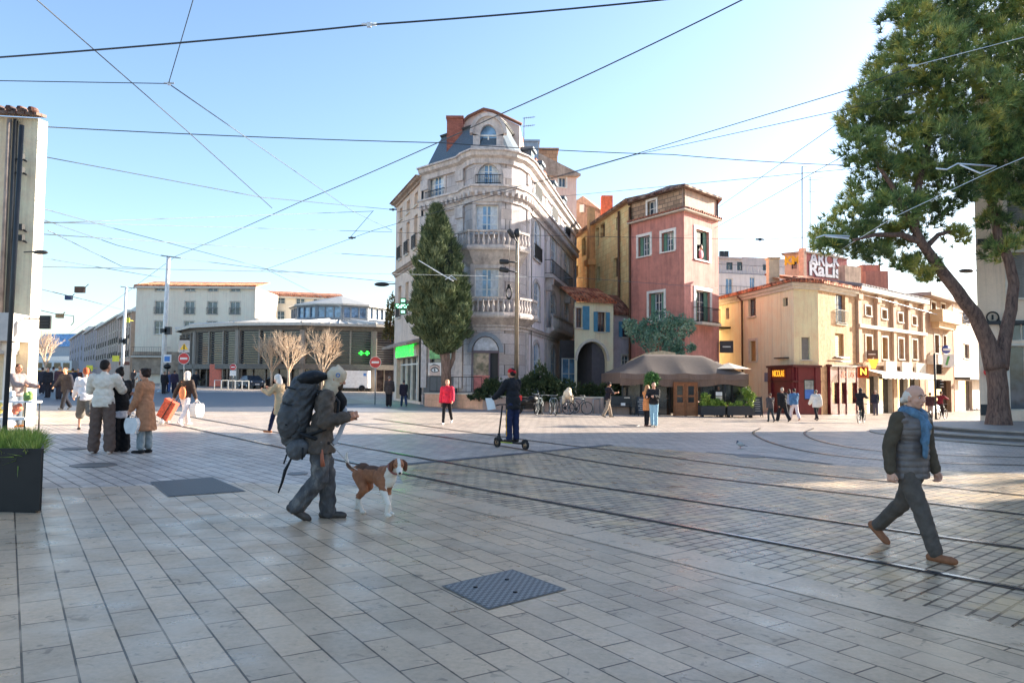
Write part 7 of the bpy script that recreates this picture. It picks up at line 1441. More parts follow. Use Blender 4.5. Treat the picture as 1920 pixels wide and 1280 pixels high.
# ================================================================== people and animals: one skinned surface each, clothes as children
def cloth(name, col, rough=.9, var=.15, weave=True, sheen=.0):
    key = 'cloth_'+name
    if key in _MC: return _MC[key]
    t = NT(key); c = L(col); var = var*(.5 if sum(col) > 450 else 1); f = t.noise(t.coords(), 11, 5, .6); t.bump(t.noise(t.coords(), 240, 2), .18, .004)
    _MC[key] = t.out(t.ramp(f, [(.3, tuple(x*(1-var*1.6) for x in c)), (.7, tuple(min(1, x*(1+var)) for x in c))]), rough, 0, .25); return _MC[key]
SKIN = {k: P('skin_'+k, c, .55, var=.08, scale=25, spec=.35) for k, c in (('fair', (214, 160, 134)), ('tan', (186, 130, 102)), ('dark', (118, 80, 62)))}
class Body:
    """list of overlapping capsules and ellipsoids fused into one surface"""
    def __init__(s): s.mb = MB()
    def cap(s, a, b, r0, r1=None, flat=None):
        a, b = Vector(a), Vector(b); r1 = r0 if r1 is None else r1; d = b-a; l = max(d.length, 1e-4); Q = (d if d.length > 1e-5 else Vector((0, 0, 1))).to_track_quat('Z', 'X').to_matrix()
        if flat: Q = Q @ Matrix.Diagonal((flat[0], flat[1], 1))
        pr = [(max(1e-3, r0*math.sin(t)), -r0*math.cos(t)) for t in (0.02, .5, 1.05)]+[(r0, 0), (r0*.5+r1*.5, l*.5), (r1, l)]+[(max(1e-3, r1*math.cos(t)), l+r1*math.sin(t)) for t in (.5, 1.05, 1.55)]
        s.mb.lathe(pr, a, 12, axis=Q); return s
    def chain(s, pts, rs, flat=None):
        for i in range(len(pts)-1): s.cap(pts[i], pts[i+1], rs[i], rs[i+1], flat)
        return s
    def ell(s, c, r, rot=None): s.mb.ell(c, r, 14, 0, rot); return s
    def mesh(s, name, vox, smooth=4, wr=0, wscale=9, fn=None):
        me = D.meshes.new(name); me.from_pydata(s.mb.v, [], s.mb.f); o = D.objects.new(name, me); COL.objects.link(o)
        m = o.modifiers.new('r', 'REMESH'); m.mode = 'VOXEL'; m.voxel_size = vox
        if smooth: m = o.modifiers.new('s', 'SMOOTH'); m.factor = .5; m.iterations = smooth
        dg = bpy.context.evaluated_depsgraph_get(); out = D.meshes.new_from_object(o.evaluated_get(dg)); D.objects.remove(o); D.meshes.remove(me)
        out.name = name
        if wr:                      # folds: ridged waves along slanting directions
            n = len(out.vertices); co = np.empty(n*3, np.float32); no = np.empty(n*3, np.float32); out.vertices.foreach_get('co', co); out.vertices.foreach_get('normal', no); co = co.reshape(-1, 3); no = no.reshape(-1, 3); wr = wr*.62; q = co*wscale*1.25*np.array([1, 1, 1.7]); ph = RNG.random(8)*6.28
            a = np.sin(q[:, 0]*1.9+q[:, 2]*1.3+1.4*np.sin(q[:, 1]*1.7+ph[0])+ph[1])*np.sin(q[:, 1]*2.3-q[:, 2]*1.1+1.2*np.sin(q[:, 0]*1.3+ph[2])+ph[3]); b = np.sin(q[:, 2]*3.1+1.5*np.sin(q[:, 0]*2.7+ph[4])+ph[5])*np.sin(q[:, 0]*3.7+q[:, 1]*2.9+ph[6]); d = wr*(1-2.2*np.abs(a)+.5*b)*.8; co += no*d[:, None]; out.vertices.foreach_set('co', co.ravel().astype(np.float32)); out.update()
        if fn:
            for v in out.vertices: v.co = fn(v.co, v.normal)
        out.polygons.foreach_set('use_smooth', [True]*len(out.polygons)); return out
def attach(name, me, mats, parent, M4):
    me.transform(M4); me.materials.clear()
    for m in (mats if isinstance(mats, list) else [mats]): me.materials.append(m)
    return finish(name, me, parent)
def skel(H=1.75, hip=(0, 0), knee=(5, 5), foot=(0, 0), sh=(0, 0), ab=(8, 8), el=(12, 12), inw=(0, 0), lean=2, sit=None, hy=0, hp=0, wide=1.0, spread=0):
    """joint positions, index 0 = left (-x), 1 = right (+x); +y is forward"""
    k = H/1.75; J = {'k': k}; l = RAD(lean); sp = Vector((0, math.sin(l), math.cos(l))); bk = Vector((0, math.cos(l), -math.sin(l))); pel = Vector((0, 0, 0))
    for i, s in ((0, -1), (1, 1)):
        h = pel+Vector((s*.088*k*wide, 0, -.02*k)); f = RAD(hip[i]); g = f-RAD(knee[i]); kn = h+Vector((s*(.012*k+spread), math.sin(f), -math.cos(f)))*(.425*k); an = kn+Vector((s*spread, math.sin(g), -math.cos(g)))*(.405*k)
        ft = RAD(foot[i]); fd = Vector((0, math.cos(ft), -math.sin(ft))); fu = Vector((0, math.sin(ft), math.cos(ft))); J['h%d' % i], J['n%d' % i], J['a%d' % i] = h, kn, an; J['t%d' % i] = an+fd*(.145*k)-fu*(.055*k); J['e%d' % i] = an-fd*(.055*k)-fu*(.05*k); J['fd%d' % i] = fd; J['fu%d' % i] = fu
    J['waist'] = sp*(.17*k); J['chest'] = sp*(.36*k); J['neck'] = sp*(.53*k); J['sp'] = sp; J['bk'] = bk
    for i, s in ((0, -1), (1, 1)):
        S = sp*(.475*k)+Vector((s*.175*k*wide, 0, 0)); a, b = RAD(sh[i]+lean*.5), RAD(ab[i]); d = Vector((s*math.sin(b), math.sin(a)*math.cos(b), -math.cos(a)*math.cos(b))); E = S+d*(.285*k); a2 = a+RAD(el[i]); w = RAD(inw[i]); d2 = Vector((s*math.sin(b)*.5-s*math.sin(w), math.sin(a2)*math.cos(w), -math.cos(a2)*math.cos(w))).normalized(); J['s%d' % i], J['b%d' % i], J['w%d' % i], J['d%d' % i] = S, E, E+d2*(.245*k), d2
    Rh = Matrix.Rotation(RAD(hy), 3, 'Z') @ Matrix.Rotation(RAD(hp), 3, 'X'); J['Rh'] = Rh; J['head'] = J['neck']+sp*(.05*k)+Rh@Vector((0, .025*k, .115*k)); low = min(min(J['t0'].z, J['e0'].z), min(J['t1'].z, J['e1'].z)); J['drop'] = -low+.025*k
    return J
def hand(B, J, i, curl=35, s=1.):
    k = J['k']*s; w, d = J['w%d' % i], J['d%d' % i]; side = (-1, 1)[i]; inn = Vector((-side, 0, 0)); n = (inn-d*inn.dot(d)).normalized(); b = d.cross(n).normalized()
    if b.y < 0: b = -b
    B.cap(w, w+d*.035*k, .024*k, .03*k, (.75, 1)); c = w+d*.065*k; B.cap(w+d*.03*k+b*.018*k, c+d*.02*k+b*.022*k, .021*k, .02*k); B.cap(w+d*.03*k-b*.014*k, c+d*.018*k-b*.024*k, .02*k, .018*k)
    for q, (o, ln) in enumerate(((.031, .068), (.011, .078), (-.01, .072), (-.03, .058))):
        p0 = c+d*.018*k+b*o*k; c1 = RAD(curl*(.9+.1*q)); d1 = (d*math.cos(c1)+n*math.sin(c1)); d2 = (d*math.cos(c1*2.1)+n*math.sin(c1*2.1)); p1 = p0+d1*ln*.5*k; B.cap(p0, p1, .0105*k, .0095*k); B.cap(p1, p1+d2*ln*.5*k, .0092*k, .0078*k)
    p0 = w+d*.028*k+b*.03*k; p1 = p0+(d*.7+b*.6+n*.25).normalized()*.04*k; B.cap(p0, p1, .014*k, .011*k); B.cap(p1, p1+(d*.85+n*.5+b*.1).normalized()*.032*k, .0105*k, .008*k)
def headshape(B, J, big=1.):
    k = J['k']*big; c, R = J['head'], J['Rh']; q = lambda x, y, z: c+R@Vector((x*k, y*k, z*k))
    B.ell(q(0, -.008, .03), (.076*k, .094*k, .088*k), R); B.ell(q(0, .018, -.035), (.062*k, .072*k, .078*k), R); B.ell(q(0, .04, -.082), (.04*k, .04*k, .03*k), R)
    B.cap(q(0, .086, .012), q(0, .106, -.024), .010*k, .0155*k); B.ell(q(0, .082, -.06), (.026*k, .014*k, .013*k), R); B.ell(q(0, .078, .028), (.05*k, .014*k, .012*k), R)
    for s in (-1, 1): B.ell(q(s*.076, -.004, -.012), (.011*k, .02*k, .033*k), R @ Matrix.Rotation(.25*s, 3, 'Z')); B.ell(q(s*.036, .055, -.03), (.026*k, .03*k, .026*k), R)
    B.cap(J['neck']-J['sp']*.03*k, c+R@Vector((0, -.015*k, -.05*k)), .058*k, .052*k); return q
def bodymesh(J, vox, curl=(30, 30), hands=True, slim=1., big=1.):
    k = J['k']*slim; B = Body(); q = headshape(B, J, big)
    B.ell(Vector((0, 0, .01*k)), (.15*k, .10*k, .11*k)); B.ell(J['waist'], (.13*k, .09*k, .12*k)); B.ell(J['chest'], (.15*k, .10*k, .15*k)); B.cap(J['s0'], J['s1'], .055*k)
    for i in (0, 1):
        B.chain([J['h%d' % i], J['n%d' % i], J['a%d' % i]], [.075*k, .05*k, .035*k]); B.cap(J['a%d' % i], J['e%d' % i], .033*k, .028*k); B.cap(J['e%d' % i], J['t%d' % i], .028*k, .024*k); B.chain([J['s%d' % i], J['b%d' % i], J['w%d' % i]], [.05*k, .038*k, .026*k])
        if hands: hand(B, J, i, curl[i])
        else: B.cap(J['w%d' % i], J['w%d' % i]+J['d%d' % i]*.13*k, .034*k, .022*k)
    return B, q
def place(px, py, yaw, H, J, dz=0):
    p = gp(px, py); p.z += dz; M4 = Matrix.Translation(Vector((0, 0, 0))) @ Matrix.Rotation(RAD(yaw), 4, 'Z') @ Matrix.Translation((0, 0, J['drop'])); return p, M4
def topmesh(J, vox, t=.02, hem=.0, sleeve=1.0, flare=0, body=1.0, wr=.006, collar=.0, fn=None, arms=True, smooth=3):
    k = J['k']; B = Body(); sp = J['sp']
    B.ell(J['chest']+sp*.02*k, ((.165*body+t)*k, (.112*body+t)*k, .17*k)); B.ell(J['waist'], ((.148*body+t)*k, (.105*body+t)*k, .16*k)); B.cap(J['s0']+Vector((.02*k, 0, -.012*k)), J['s1']+Vector((-.02*k, 0, -.012*k)), (.062+t*.6)*k)
    m = (J['n0']+J['n1'])/2; rr = (.158*body+t)*k; n = 5; V = []
    for j in range(n+1):          # skirt of the garment, cut straight at the hem
        f = j/n; z = .12*k-(hem+.12)*k*f; yo = m.y*max(0, -z)/(.43*k)*.6
        for q in range(18): an = 2*math.pi*q/18; w_ = 1+.05*math.sin(an*5)*f; V.append(((rr+flare*f*k)*math.cos(an)*w_, yo-.004*k+(rr*.75+flare*f*k)*math.sin(an)*w_, z))
    B.mb.add(V, [(j*18+q, (j+1)*18+q, (j+1)*18+(q+1) % 18, j*18+(q+1) % 18) for j in range(n) for q in range(18)]+[tuple(range(18)), tuple(n*18+q for q in reversed(range(18)))])
    B.cap(J['neck']-sp*.09*k, J['neck']+sp*(collar-.03)*k, (.085+t*.5)*k, (.062+t*.4)*k)
    if arms:
        for i in (0, 1):
            S, E, W_ = J['s%d' % i], J['b%d' % i], J['w%d' % i]
            if sleeve > .55: B.chain([S, E, E.lerp(W_, (sleeve-.55)/.45*.97)], [(.058+t)*k, (.046+t)*k, (.032+t)*k])
            else: B.cap(S, S.lerp(E, sleeve/.5), (.06+t)*k, (.052+t)*k)
    return B.mesh('top', vox, smooth, wr, 9, fn)
def trousers(J, vox, t=.016, wide=0., cuff=.96, wr=.006):
    k = J['k']; B = Body(); B.ell(Vector((0, 0, .01*k)), ((.15+t)*k, (.108+t)*k, .115*k))
    for i in (0, 1):
        h, n, a = J['h%d' % i], J['n%d' % i], J['a%d' % i]; e = n.lerp(a, cuff); B.chain([h, n, e], [(.082+t)*k, (.056+t+wide*.5)*k, (.042+t+wide)*k]); B.ell(h+Vector((0, -.045*k, -.01*k)), (.085*k, .075*k, .09*k))
    return B.mesh('bottom', vox, 3, wr, 8)
def skirt(J, z0, z1, r0, r1, vox, wr=.008):
    k = J['k']; B = Body(); n = max(3, int((z0-z1)/.06)); m = (J['n0']+J['n1'])/2
    for j in range(n+1): f = j/n; c = Vector((0, m.y*f*min(1, (z0-z1)/.45), (z0-(z0-z1)*f)*k)); B.ell(c, ((r0+(r1-r0)*f)*k, (r0*.75+(r1-r0*.75)*f)*k, .06*k))
    return B.mesh('skirt', vox, 3, wr, 10)
def shoes(J, vox, t=.0, boot=0):
    k = J['k']; r = []
    for i in (0, 1):
        B = Body(); a, e, tt, fd, fu = (J[c+str(i)] for c in ('a', 'e', 't', 'fd', 'fu')); B.cap(e+fu*.006*k, tt+fu*.002*k, (.037+t)*k, (.033+t)*k, None); B.cap(e+fu*.02*k+fd*.03*k, a-fu*.01*k, (.038+t)*k, (.036+t)*k); B.cap(tt+fu*.004*k, tt+fd*.034*k, (.034+t)*k, (.027+t)*k)
        if boot: B.cap(a, a.lerp(J['n%d' % i], boot), (.042+t)*k, (.046+t)*k)
        r.append(B.mesh('shoe', vox, 2))
    return r
def hairmesh(J, vox, kind='short'):
    k = J['k']; c, R = J['head'], J['Rh']; B = Body(); q = lambda x, y, z: c+R@Vector((x*k, y*k, z*k)); e = lambda p, r: B.ell(q(*p), tuple(v*k for v in r), R)
    if kind in ('short', 'bun', 'curly', 'long', 'pony'): e((0, -.026, .045), (.083, .092, .088)); e((0, -.05, -.0), (.078, .07, .075))
    if kind == 'curly':
        for j in range(26): a = j*2.4; z = -.04+.15*((j*7) % 26)/26; rr = .085; e((rr*math.cos(a), -.045+rr*.8*math.sin(a)*.9, z), (.034, .034, .034)) if math.sin(a) < .55 or z > .06 else None
    if kind == 'bun': e((0, -.09, .1), (.05, .05, .045))
    if kind == 'long': B.chain([q(0, -.06, 0), q(0, -.075, -.1), q(0, -.07, -.24)], [.08*k, .085*k, .06*k])
    if kind == 'pony': B.chain([q(0, -.11, .05), q(0, -.16, -.02), q(0, -.15, -.14)], [.03*k, .035*k, .015*k])
    if kind == 'fringe': e((0, -.06, .0), (.079, .062, .07)); e((-.062, -.03, -.0), (.026, .05, .05)); e((.062, -.03, -.0), (.026, .05, .05)); B.cap(q(-.05, -.1, -.05), q(.05, -.1, -.05), .03*k)
    if kind == 'cap': e((0, -.012, .05), (.088, .106, .078)); B.cap(q(-.04, .09, .045), q(.04, .09, .045), .014*k, .014*k); B.cap(q(-.03, .13, .036), q(.03, .13, .036), .012*k)
    if kind == 'backcap': e((0, -.012, .052), (.09, .106, .076)); B.cap(q(-.035, -.12, .02), q(.035, -.12, .02), .016*k)
    if kind == 'hood': e((0, -.03, .03), (.1, .115, .112)); B.chain([q(0, -.06, -.05), q(0, -.04, -.13)], [.09*k, .1*k]); 
    return B.mesh('hair', vox, 2, .004 if kind in ('curly', 'fringe') else 0, 30)
def person(px, py, yaw, label, H=1.74, pose={}, skin='fair', top=None, bottom=None, shoe=(40, 38, 38), hair=('short', (48, 38, 32)), vox=.022, group=None, dz=0, hat=None, extra=None, hands=None, curl=(30, 30), slim=1.):
    J = skel(H, **pose); p, M4 = place(px, py, yaw, H, J, dz); B, q = bodymesh(J, vox*.55, curl, hands=(vox < .03) if hands is None else hands, slim=slim)
    me = B.mesh('person', vox*.55 if vox < .02 else .014, 2); me.transform(M4); me.materials.append(SKIN[skin]); o = D.objects.new('person', me); COL.objects.link(o); o.location = p; BASE[o] = Vector(p); tag(o, label, 'person', group)
    if top: a = dict(top); c = a.pop('col'); nm = a.pop('name', 'jacket'); attach(nm, topmesh(J, vox, **a), cloth('%s_%d_%d_%d' % ((nm,)+tuple(c)), c, a.pop('rough', .9) if 'rough' in a else .9), o, M4)
    if bottom:
        a = dict(bottom); c = a.pop('col'); nm = a.pop('name', 'trousers')
        m = skirt(J, vox=vox, **a) if nm == 'skirt' else trousers(J, vox, **a); attach(nm, m, cloth('%s_%d_%d_%d' % ((nm,)+tuple(c)), c), o, M4)
    if shoe:
        for s in shoes(J, min(vox, .018)): attach('shoe', s, cloth('shoe_%d_%d_%d' % tuple(shoe), shoe, .6), o, M4)
    if hair: attach('hat' if hair[0] in ('cap', 'backcap', 'hood') else 'hair', hairmesh(J, min(vox, .016), hair[0]), cloth('hair_%d_%d_%d' % tuple(hair[1]), hair[1], .7), o, M4)
    if hat: attach('hat', hairmesh(J, min(vox, .016), hat[0]), cloth('hat_%d_%d_%d' % tuple(hat[1]), hat[1], .8), o, M4)
    WM4 = Matrix.Translation(p) @ M4
    return o, J, M4, WM4
def add_part(o, M4, name, B, mat, vox=.014, wr=0, smooth=2): return attach(name, B.mesh(name, vox, smooth, wr), mat, o, M4)
def held(name, label, cat, WM4, at, build, mats, group=None):
    """a thing carried by someone: built in the carrier's local space, but an object of its own"""
    loc = WM4 @ Vector(at); root = thing(name, label, cat, tuple(loc), group); mb = MB(); build(mb); mb.v = [tuple(WM4 @ Vector(v)) for v in mb.v]; mb.build('body', mats, root); return root

STAND = dict(hip=(2, -2), knee=(3, 3), sh=(2, 4), ab=(9, 9), el=(14, 14)); WALK = dict(hip=(24, -16), knee=(8, 22), foot=(-8, 28), sh=(-18, 22), el=(14, 24), lean=4); WALK2 = dict(hip=(-16, 24), knee=(22, 8), foot=(28, -8), sh=(22, -18), el=(24, 14), lean=4)
# ---- man in quilted gilet striding across the setts
def gilet_man():
    pose = dict(hip=(-25, 26), knee=(22, 5), foot=(38, -4), sh=(4, -14), ab=(2, 14), el=(12, 20), lean=3, hy=-3, hp=-9, wide=1.1, spread=.02); J = skel(1.77, **pose); p, M4 = place(1710, 1036, -154, 1.77, J); k = J['k']
    B, q = bodymesh(J, .009, (50, 58)); me = B.mesh('person', .0072, 2); me.transform(M4); me.materials.append(SKIN['fair']); o = D.objects.new('person', me); COL.objects.link(o); o.location = p; BASE[o] = Vector(p); tag(o, 'older man in dark quilted gilet and blue scarf striding over the tram rails', 'person')
    gr = cloth('sweater_olive', (88, 76, 62), .92); attach('sweater', topmesh(J, .010, .020, .06, body=1.06, wr=.007, collar=.02), gr, o, M4)
    def quilt(c, n):
        zz = c.z; f = abs(math.sin(math.pi*zz/.062)); return c+n*(.013*(f**.45)-.009+.003*noise.noise(c*14))
    g = topmesh(J, .009, .040, .12, body=1.1, arms=False, wr=0, collar=.05, fn=quilt, smooth=3); t = NT('quilted_nylon'); t.bump(t.noise(t.coords(), 34, 4), .35, .02); gm = t.out(t.ramp(t.noise(t.coords(), 8, 3), [(.3, L((92, 82, 78))), (.7, L((124, 112, 106)))]), .42, 0, .45); attach('gilet', g, gm, o, M4)
    attach('trousers', trousers(J, .010, .024, .002, .97, .008), cloth('charcoal_jeans', (92, 82, 74), .9, .16), o, M4)
    for s in shoes(J, .009, .007, .2): attach('boot', s, P('tan_suede', (140, 88, 56), .75, var=.2, scale=14), o, M4)
    attach('hair', hairmesh(J, .008, 'fringe'), cloth('white_hair', (226, 208, 190), .8, .2), o, M4)
    S = Body(); c = J['neck']; 
    for j in range(20): a = j*math.pi/10; r = .092+.01*math.sin(a*3); S.ell(c+Vector((r*math.cos(a)*k, r*.95*math.sin(a)*k+.012, .005+.022*math.sin(a*2+.6)-.03*math.sin(a))), (.048*k, .045*k, .05*k))
    S.chain([c+Vector((.03, .11, -.05)), c+Vector((.045, .165, -.15)), c+Vector((.05, .175, -.27)), c+Vector((.04, .17, -.40))], [.05, .052, .058, .05], (1.25, .5)); S.chain([c+Vector((.0, .11, -.05)), c+Vector((.0, .168, -.13)), c+Vector((.01, .178, -.22))], [.04, .045, .04], (1.2, .5)); add_part(o, M4, 'scarf', S, cloth('blue_scarf', (98, 126, 148), .95, .3), .009, .006)
    for s in (-1, 1):
        mb = MB(); e = q(s*.033, .078, .008); mb.ell(e, (.0125*k, .008*k, .007*k), 10, 0, J['Rh']); mb.ell(e+J['Rh']@Vector((0, .006*k, 0)), (.0055*k, .005*k, .0055*k), 8, 1, J['Rh']); mb.v = [tuple(M4@Vector(v)+p) for v in mb.v]; mb.build('eye', [P('eye_white', (210, 200, 196), .3), P('iris', (44, 34, 30), .3)], o)
        mb = MB(); mb.tube([q(s*.015, .089, .03), q(s*.035, .088, .036), q(s*.054, .075, .027)], [.004*k, .006*k, .003*k], 6); mb.v = [tuple(M4@Vector(v)+p) for v in mb.v]; mb.build('eyebrow', P('eyebrow', (96, 84, 78), .8), o)
    mb = MB(); mb.tube([q(-.024, .088, -.06), q(0, .0975, -.059), q(.024, .088, -.06)], [.0025*k, .0045*k, .0025*k], 6); mb.v = [tuple(M4@Vector(v)+p) for v in mb.v]; mb.build('mouth', P('lips', (150, 92, 82), .6), o)
gilet_man()
# ---- backpacker
def backpacker():
    pose = dict(hip=(11, 4), knee=(9, 42), foot=(0, 30), sh=(-6, -10), ab=(10, 14), el=(104, 108), inw=(22, 20), lean=12, hy=-8, hp=-16); J = skel(1.73, **pose); p, M4 = place(596, 973, -84, 1.73, J); k = J['k']
    B, q = bodymesh(J, .009, (55, 55)); me = B.mesh('person', .0078, 2); me.transform(M4); me.materials.append(SKIN['tan']); o = D.objects.new('person', me); COL.objects.link(o); o.location = p; BASE[o] = Vector(p); tag(o, 'hooded man in dark jacket and jeans carrying a huge backpack, hands clasped', 'person')
    attach('jacket', topmesh(J, .011, .034, .17, wr=.013, collar=.06, flare=.02), cloth('dark_jacket', (88, 78, 70), .85, .3), o, M4)
    hb = Body(); R = J['Rh']; e = lambda v, r: hb.ell(q(*v), tuple(x*k for x in r), R); e((0, -.008, .03), (.098, .116, .11)); e((0, -.004, -.06), (.09, .092, .09)); e((0, .05, .075), (.07, .055, .05)); hb.chain([q(0, -.03, -.08), q(0, -.02, -.16)], [.09*k, .1*k]); hb.cap(q(0, .03, .118), q(0, -.02, .14), .02*k)
    def fold(c, n): return c+n*(.0036*math.sin((c.z*.9+c.y*1.5)*50+1.5*math.sin(c.x*30)))
    me = hb.mesh('hood', .009, 3, .005, 13, fold); attach('hood', me, cloth('grey_hood', (204, 184, 158), .9, .2), o, M4)
    bd = Body(); bd.ell(q(0, .062, -.078), (.048*k, .042*k, .046*k), R); bd.ell(q(0, .082, -.044), (.03*k, .018*k, .012*k), R); add_part(o, M4, 'beard', bd, cloth('brown_beard', (74, 56, 46), .9, .3), .008)
    mb = MB(); c = q(.094, .03, .05); X = J['Rh'] @ Matrix.Rotation(math.pi/2, 3, 'Y'); mb.torus(c, .020, .006, X, 14, 6); mb.v = [tuple(M4@Vector(v)+p) for v in mb.v]; mb.build('hood_print', P('blue_print', (96, 128, 176), .8), o)
    jm = NT('blue_jeans'); f = jm.noise(jm.coords(scale=(1, 1, .5)), 7, 5, .65); jm.bump(jm.noise(jm.coords(), 26, 5), .4, .02); jeans = jm.out(jm.ramp(f, [(.34, L((58, 56, 58))), (.54, L((84, 82, 82))), (.72, L((138, 132, 126)))]), .9)
    attach('trousers', trousers(J, .011, .026, .026, 1.0, .014), jeans, o, M4)
    for s in shoes(J, .009, .012, .18): attach('shoe', s, P('worn_leather', (66, 58, 52), .6, var=.35, scale=12), o, M4)
    sc = Body(); sc.chain([J['neck']+Vector((.03, .1, -.02)), J['neck']+Vector((.02, .17, -.2)), J['chest']+Vector((.02, .19, -.2)), J['waist']+Vector((.03, .19, -.12)), Vector((.05, .17, -.06))], [.02]*5, (1.5, .6)); add_part(o, M4, 'scarf', sc, cloth('pale_scarf', (176, 178, 186), .9), .01)
    sf = Body(); sf.chain([J['neck']+Vector((0, .08, -.03)), J['neck']+Vector((0, .13, -.1)), J['chest']+Vector((0, .17, .0))], [.06, .06, .05]); add_part(o, M4, 'neck_warmer', sf, cloth('black_scarf', (34, 34, 36)), .011)
    mb = MB(); mb.tube([Vector((.19*k, .05, -.08)), Vector((.2*k, .06, -.22)), Vector((.19*k, .07, -.3))], [.012, .02, .026], 8); mb.v = [tuple(M4@Vector(v)+p) for v in mb.v]; mb.build('leather_tag', P('tan_leather', (160, 92, 66), .6), o)
    # the pack: its own thing
    WM4 = Matrix.Translation(p) @ M4; root = thing('backpack', 'large dark grey hiking backpack on the hooded man with loose straps', 'backpack', tuple(WM4 @ Vector((0, -.25, .2)))); sp, bkk = J['sp'], J['bk']; W3 = lambda u, b, s=0: Vector((s, 0, 0))+sp*u-bkk*b
    def pk(B): me = B; return me
    def addw(name, B, mat, vox=.011, wr=.0, par=root, fn=None):
        me = B.mesh(name, vox, 3, wr, 11, fn); me.transform(Matrix.Translation(-Vector(BASE[root])) @ WM4); me.materials.clear(); me.materials.append(mat); return finish(name, me, par)
    nyl = NT('pack_nylon'); nyl.bump(nyl.noise(nyl.coords(), 30, 4), .4, .02); pm = nyl.out(nyl.ramp(nyl.noise(nyl.coords(), 6, 4), [(.3, L((52, 52, 54))), (.7, L((86, 85, 86)))]), .5, 0, .35); pd = cloth('pack_dark', (30, 31, 34), .6)
    b = Body(); b.chain([W3(-.05, .27), W3(.15, .32), W3(.36, .32), W3(.52, .29)], [.14, .165, .16, .145], (1.12, 1)); addw('main_bag', b, pm, .012, .013)
    b = Body(); b.ell(W3(.63, .25), (.19, .17, .085), Matrix.Rotation(RAD(12), 3, 'X')); b.ell(W3(.66, .2), (.15, .15, .06)); addw('top_lid', b, pd, .011, .006)
    b = Body(); b.ell(W3(.12, .36, .12), (.07, .13, .2)); b.ell(W3(.12, .36, -.12), (.07, .13, .2)); addw('side_pocket', b, pm, .011, .006)
    b = Body(); b.ell(W3(-.17, .2, .1), (.1, .12, .12)); b.ell(W3(-.13, .16, .14), (.07, .1, .09)); addw('hip_bag', b, cloth('grey_hip_bag', (92, 92, 94), .8, .25), .011, .008)
    mb = MB(); 
    for s in (-.12, .12): mb.tube([W3(.5, .13, s), W3(.52, .0, s*1.05), W3(.44, -.13, s*1.1), W3(.3, -.155, s*1.25), W3(.12, -.06, s*1.55), W3(.02, .1, s*1.5)], .022, 8)
    mb.tube([W3(.02, .2, .17), W3(-.0, .02, .2), W3(-.03, -.13, .1)], .022, 6); mb.v = [tuple(WM4@Vector(v)) for v in mb.v]; mb.build('strap', pd, root)
    mb = MB(); mb.torus(W3(.22, -.17, .16), .03, .006, Matrix.Rotation(math.pi/2, 3, 'Y') @ Matrix.Diagonal((1.6, 1, 1)), 16, 6); mb.v = [tuple(WM4@Vector(v)) for v in mb.v]; mb.build('carabiner', M['steel'], root)
    mb = MB(); mb.tube([W3(-.22, .22, .1), W3(-.42, .27, .1), Vector((.1, -.38, -.48)), Vector((.1, -.42, -.6))], [.008, .02, .016, .009], 6); mb.tube([W3(-.25, .3, .05), W3(-.36, .31, .05)], .01, 5); mb.tube([W3(-.12, .12, .24), W3(-.25, .1, .22)], .012, 5); mb.v = [tuple(WM4@Vector(v)) for v in mb.v]; mb.build('loose_strap', pd, root)
    mb = MB()
    for u in (.08, .3, .48): mb.tube([W3(u, .3+.19*math.cos(a), .205*math.sin(a)) for a in (-1.3, -.6, 0, .6, 1.3)], .008, 5)
    mb.v = [tuple(WM4@Vector(v)) for v in mb.v]; mb.build('compression_strap', pd, root); return WM4, J
BPM, BPJ = backpacker()
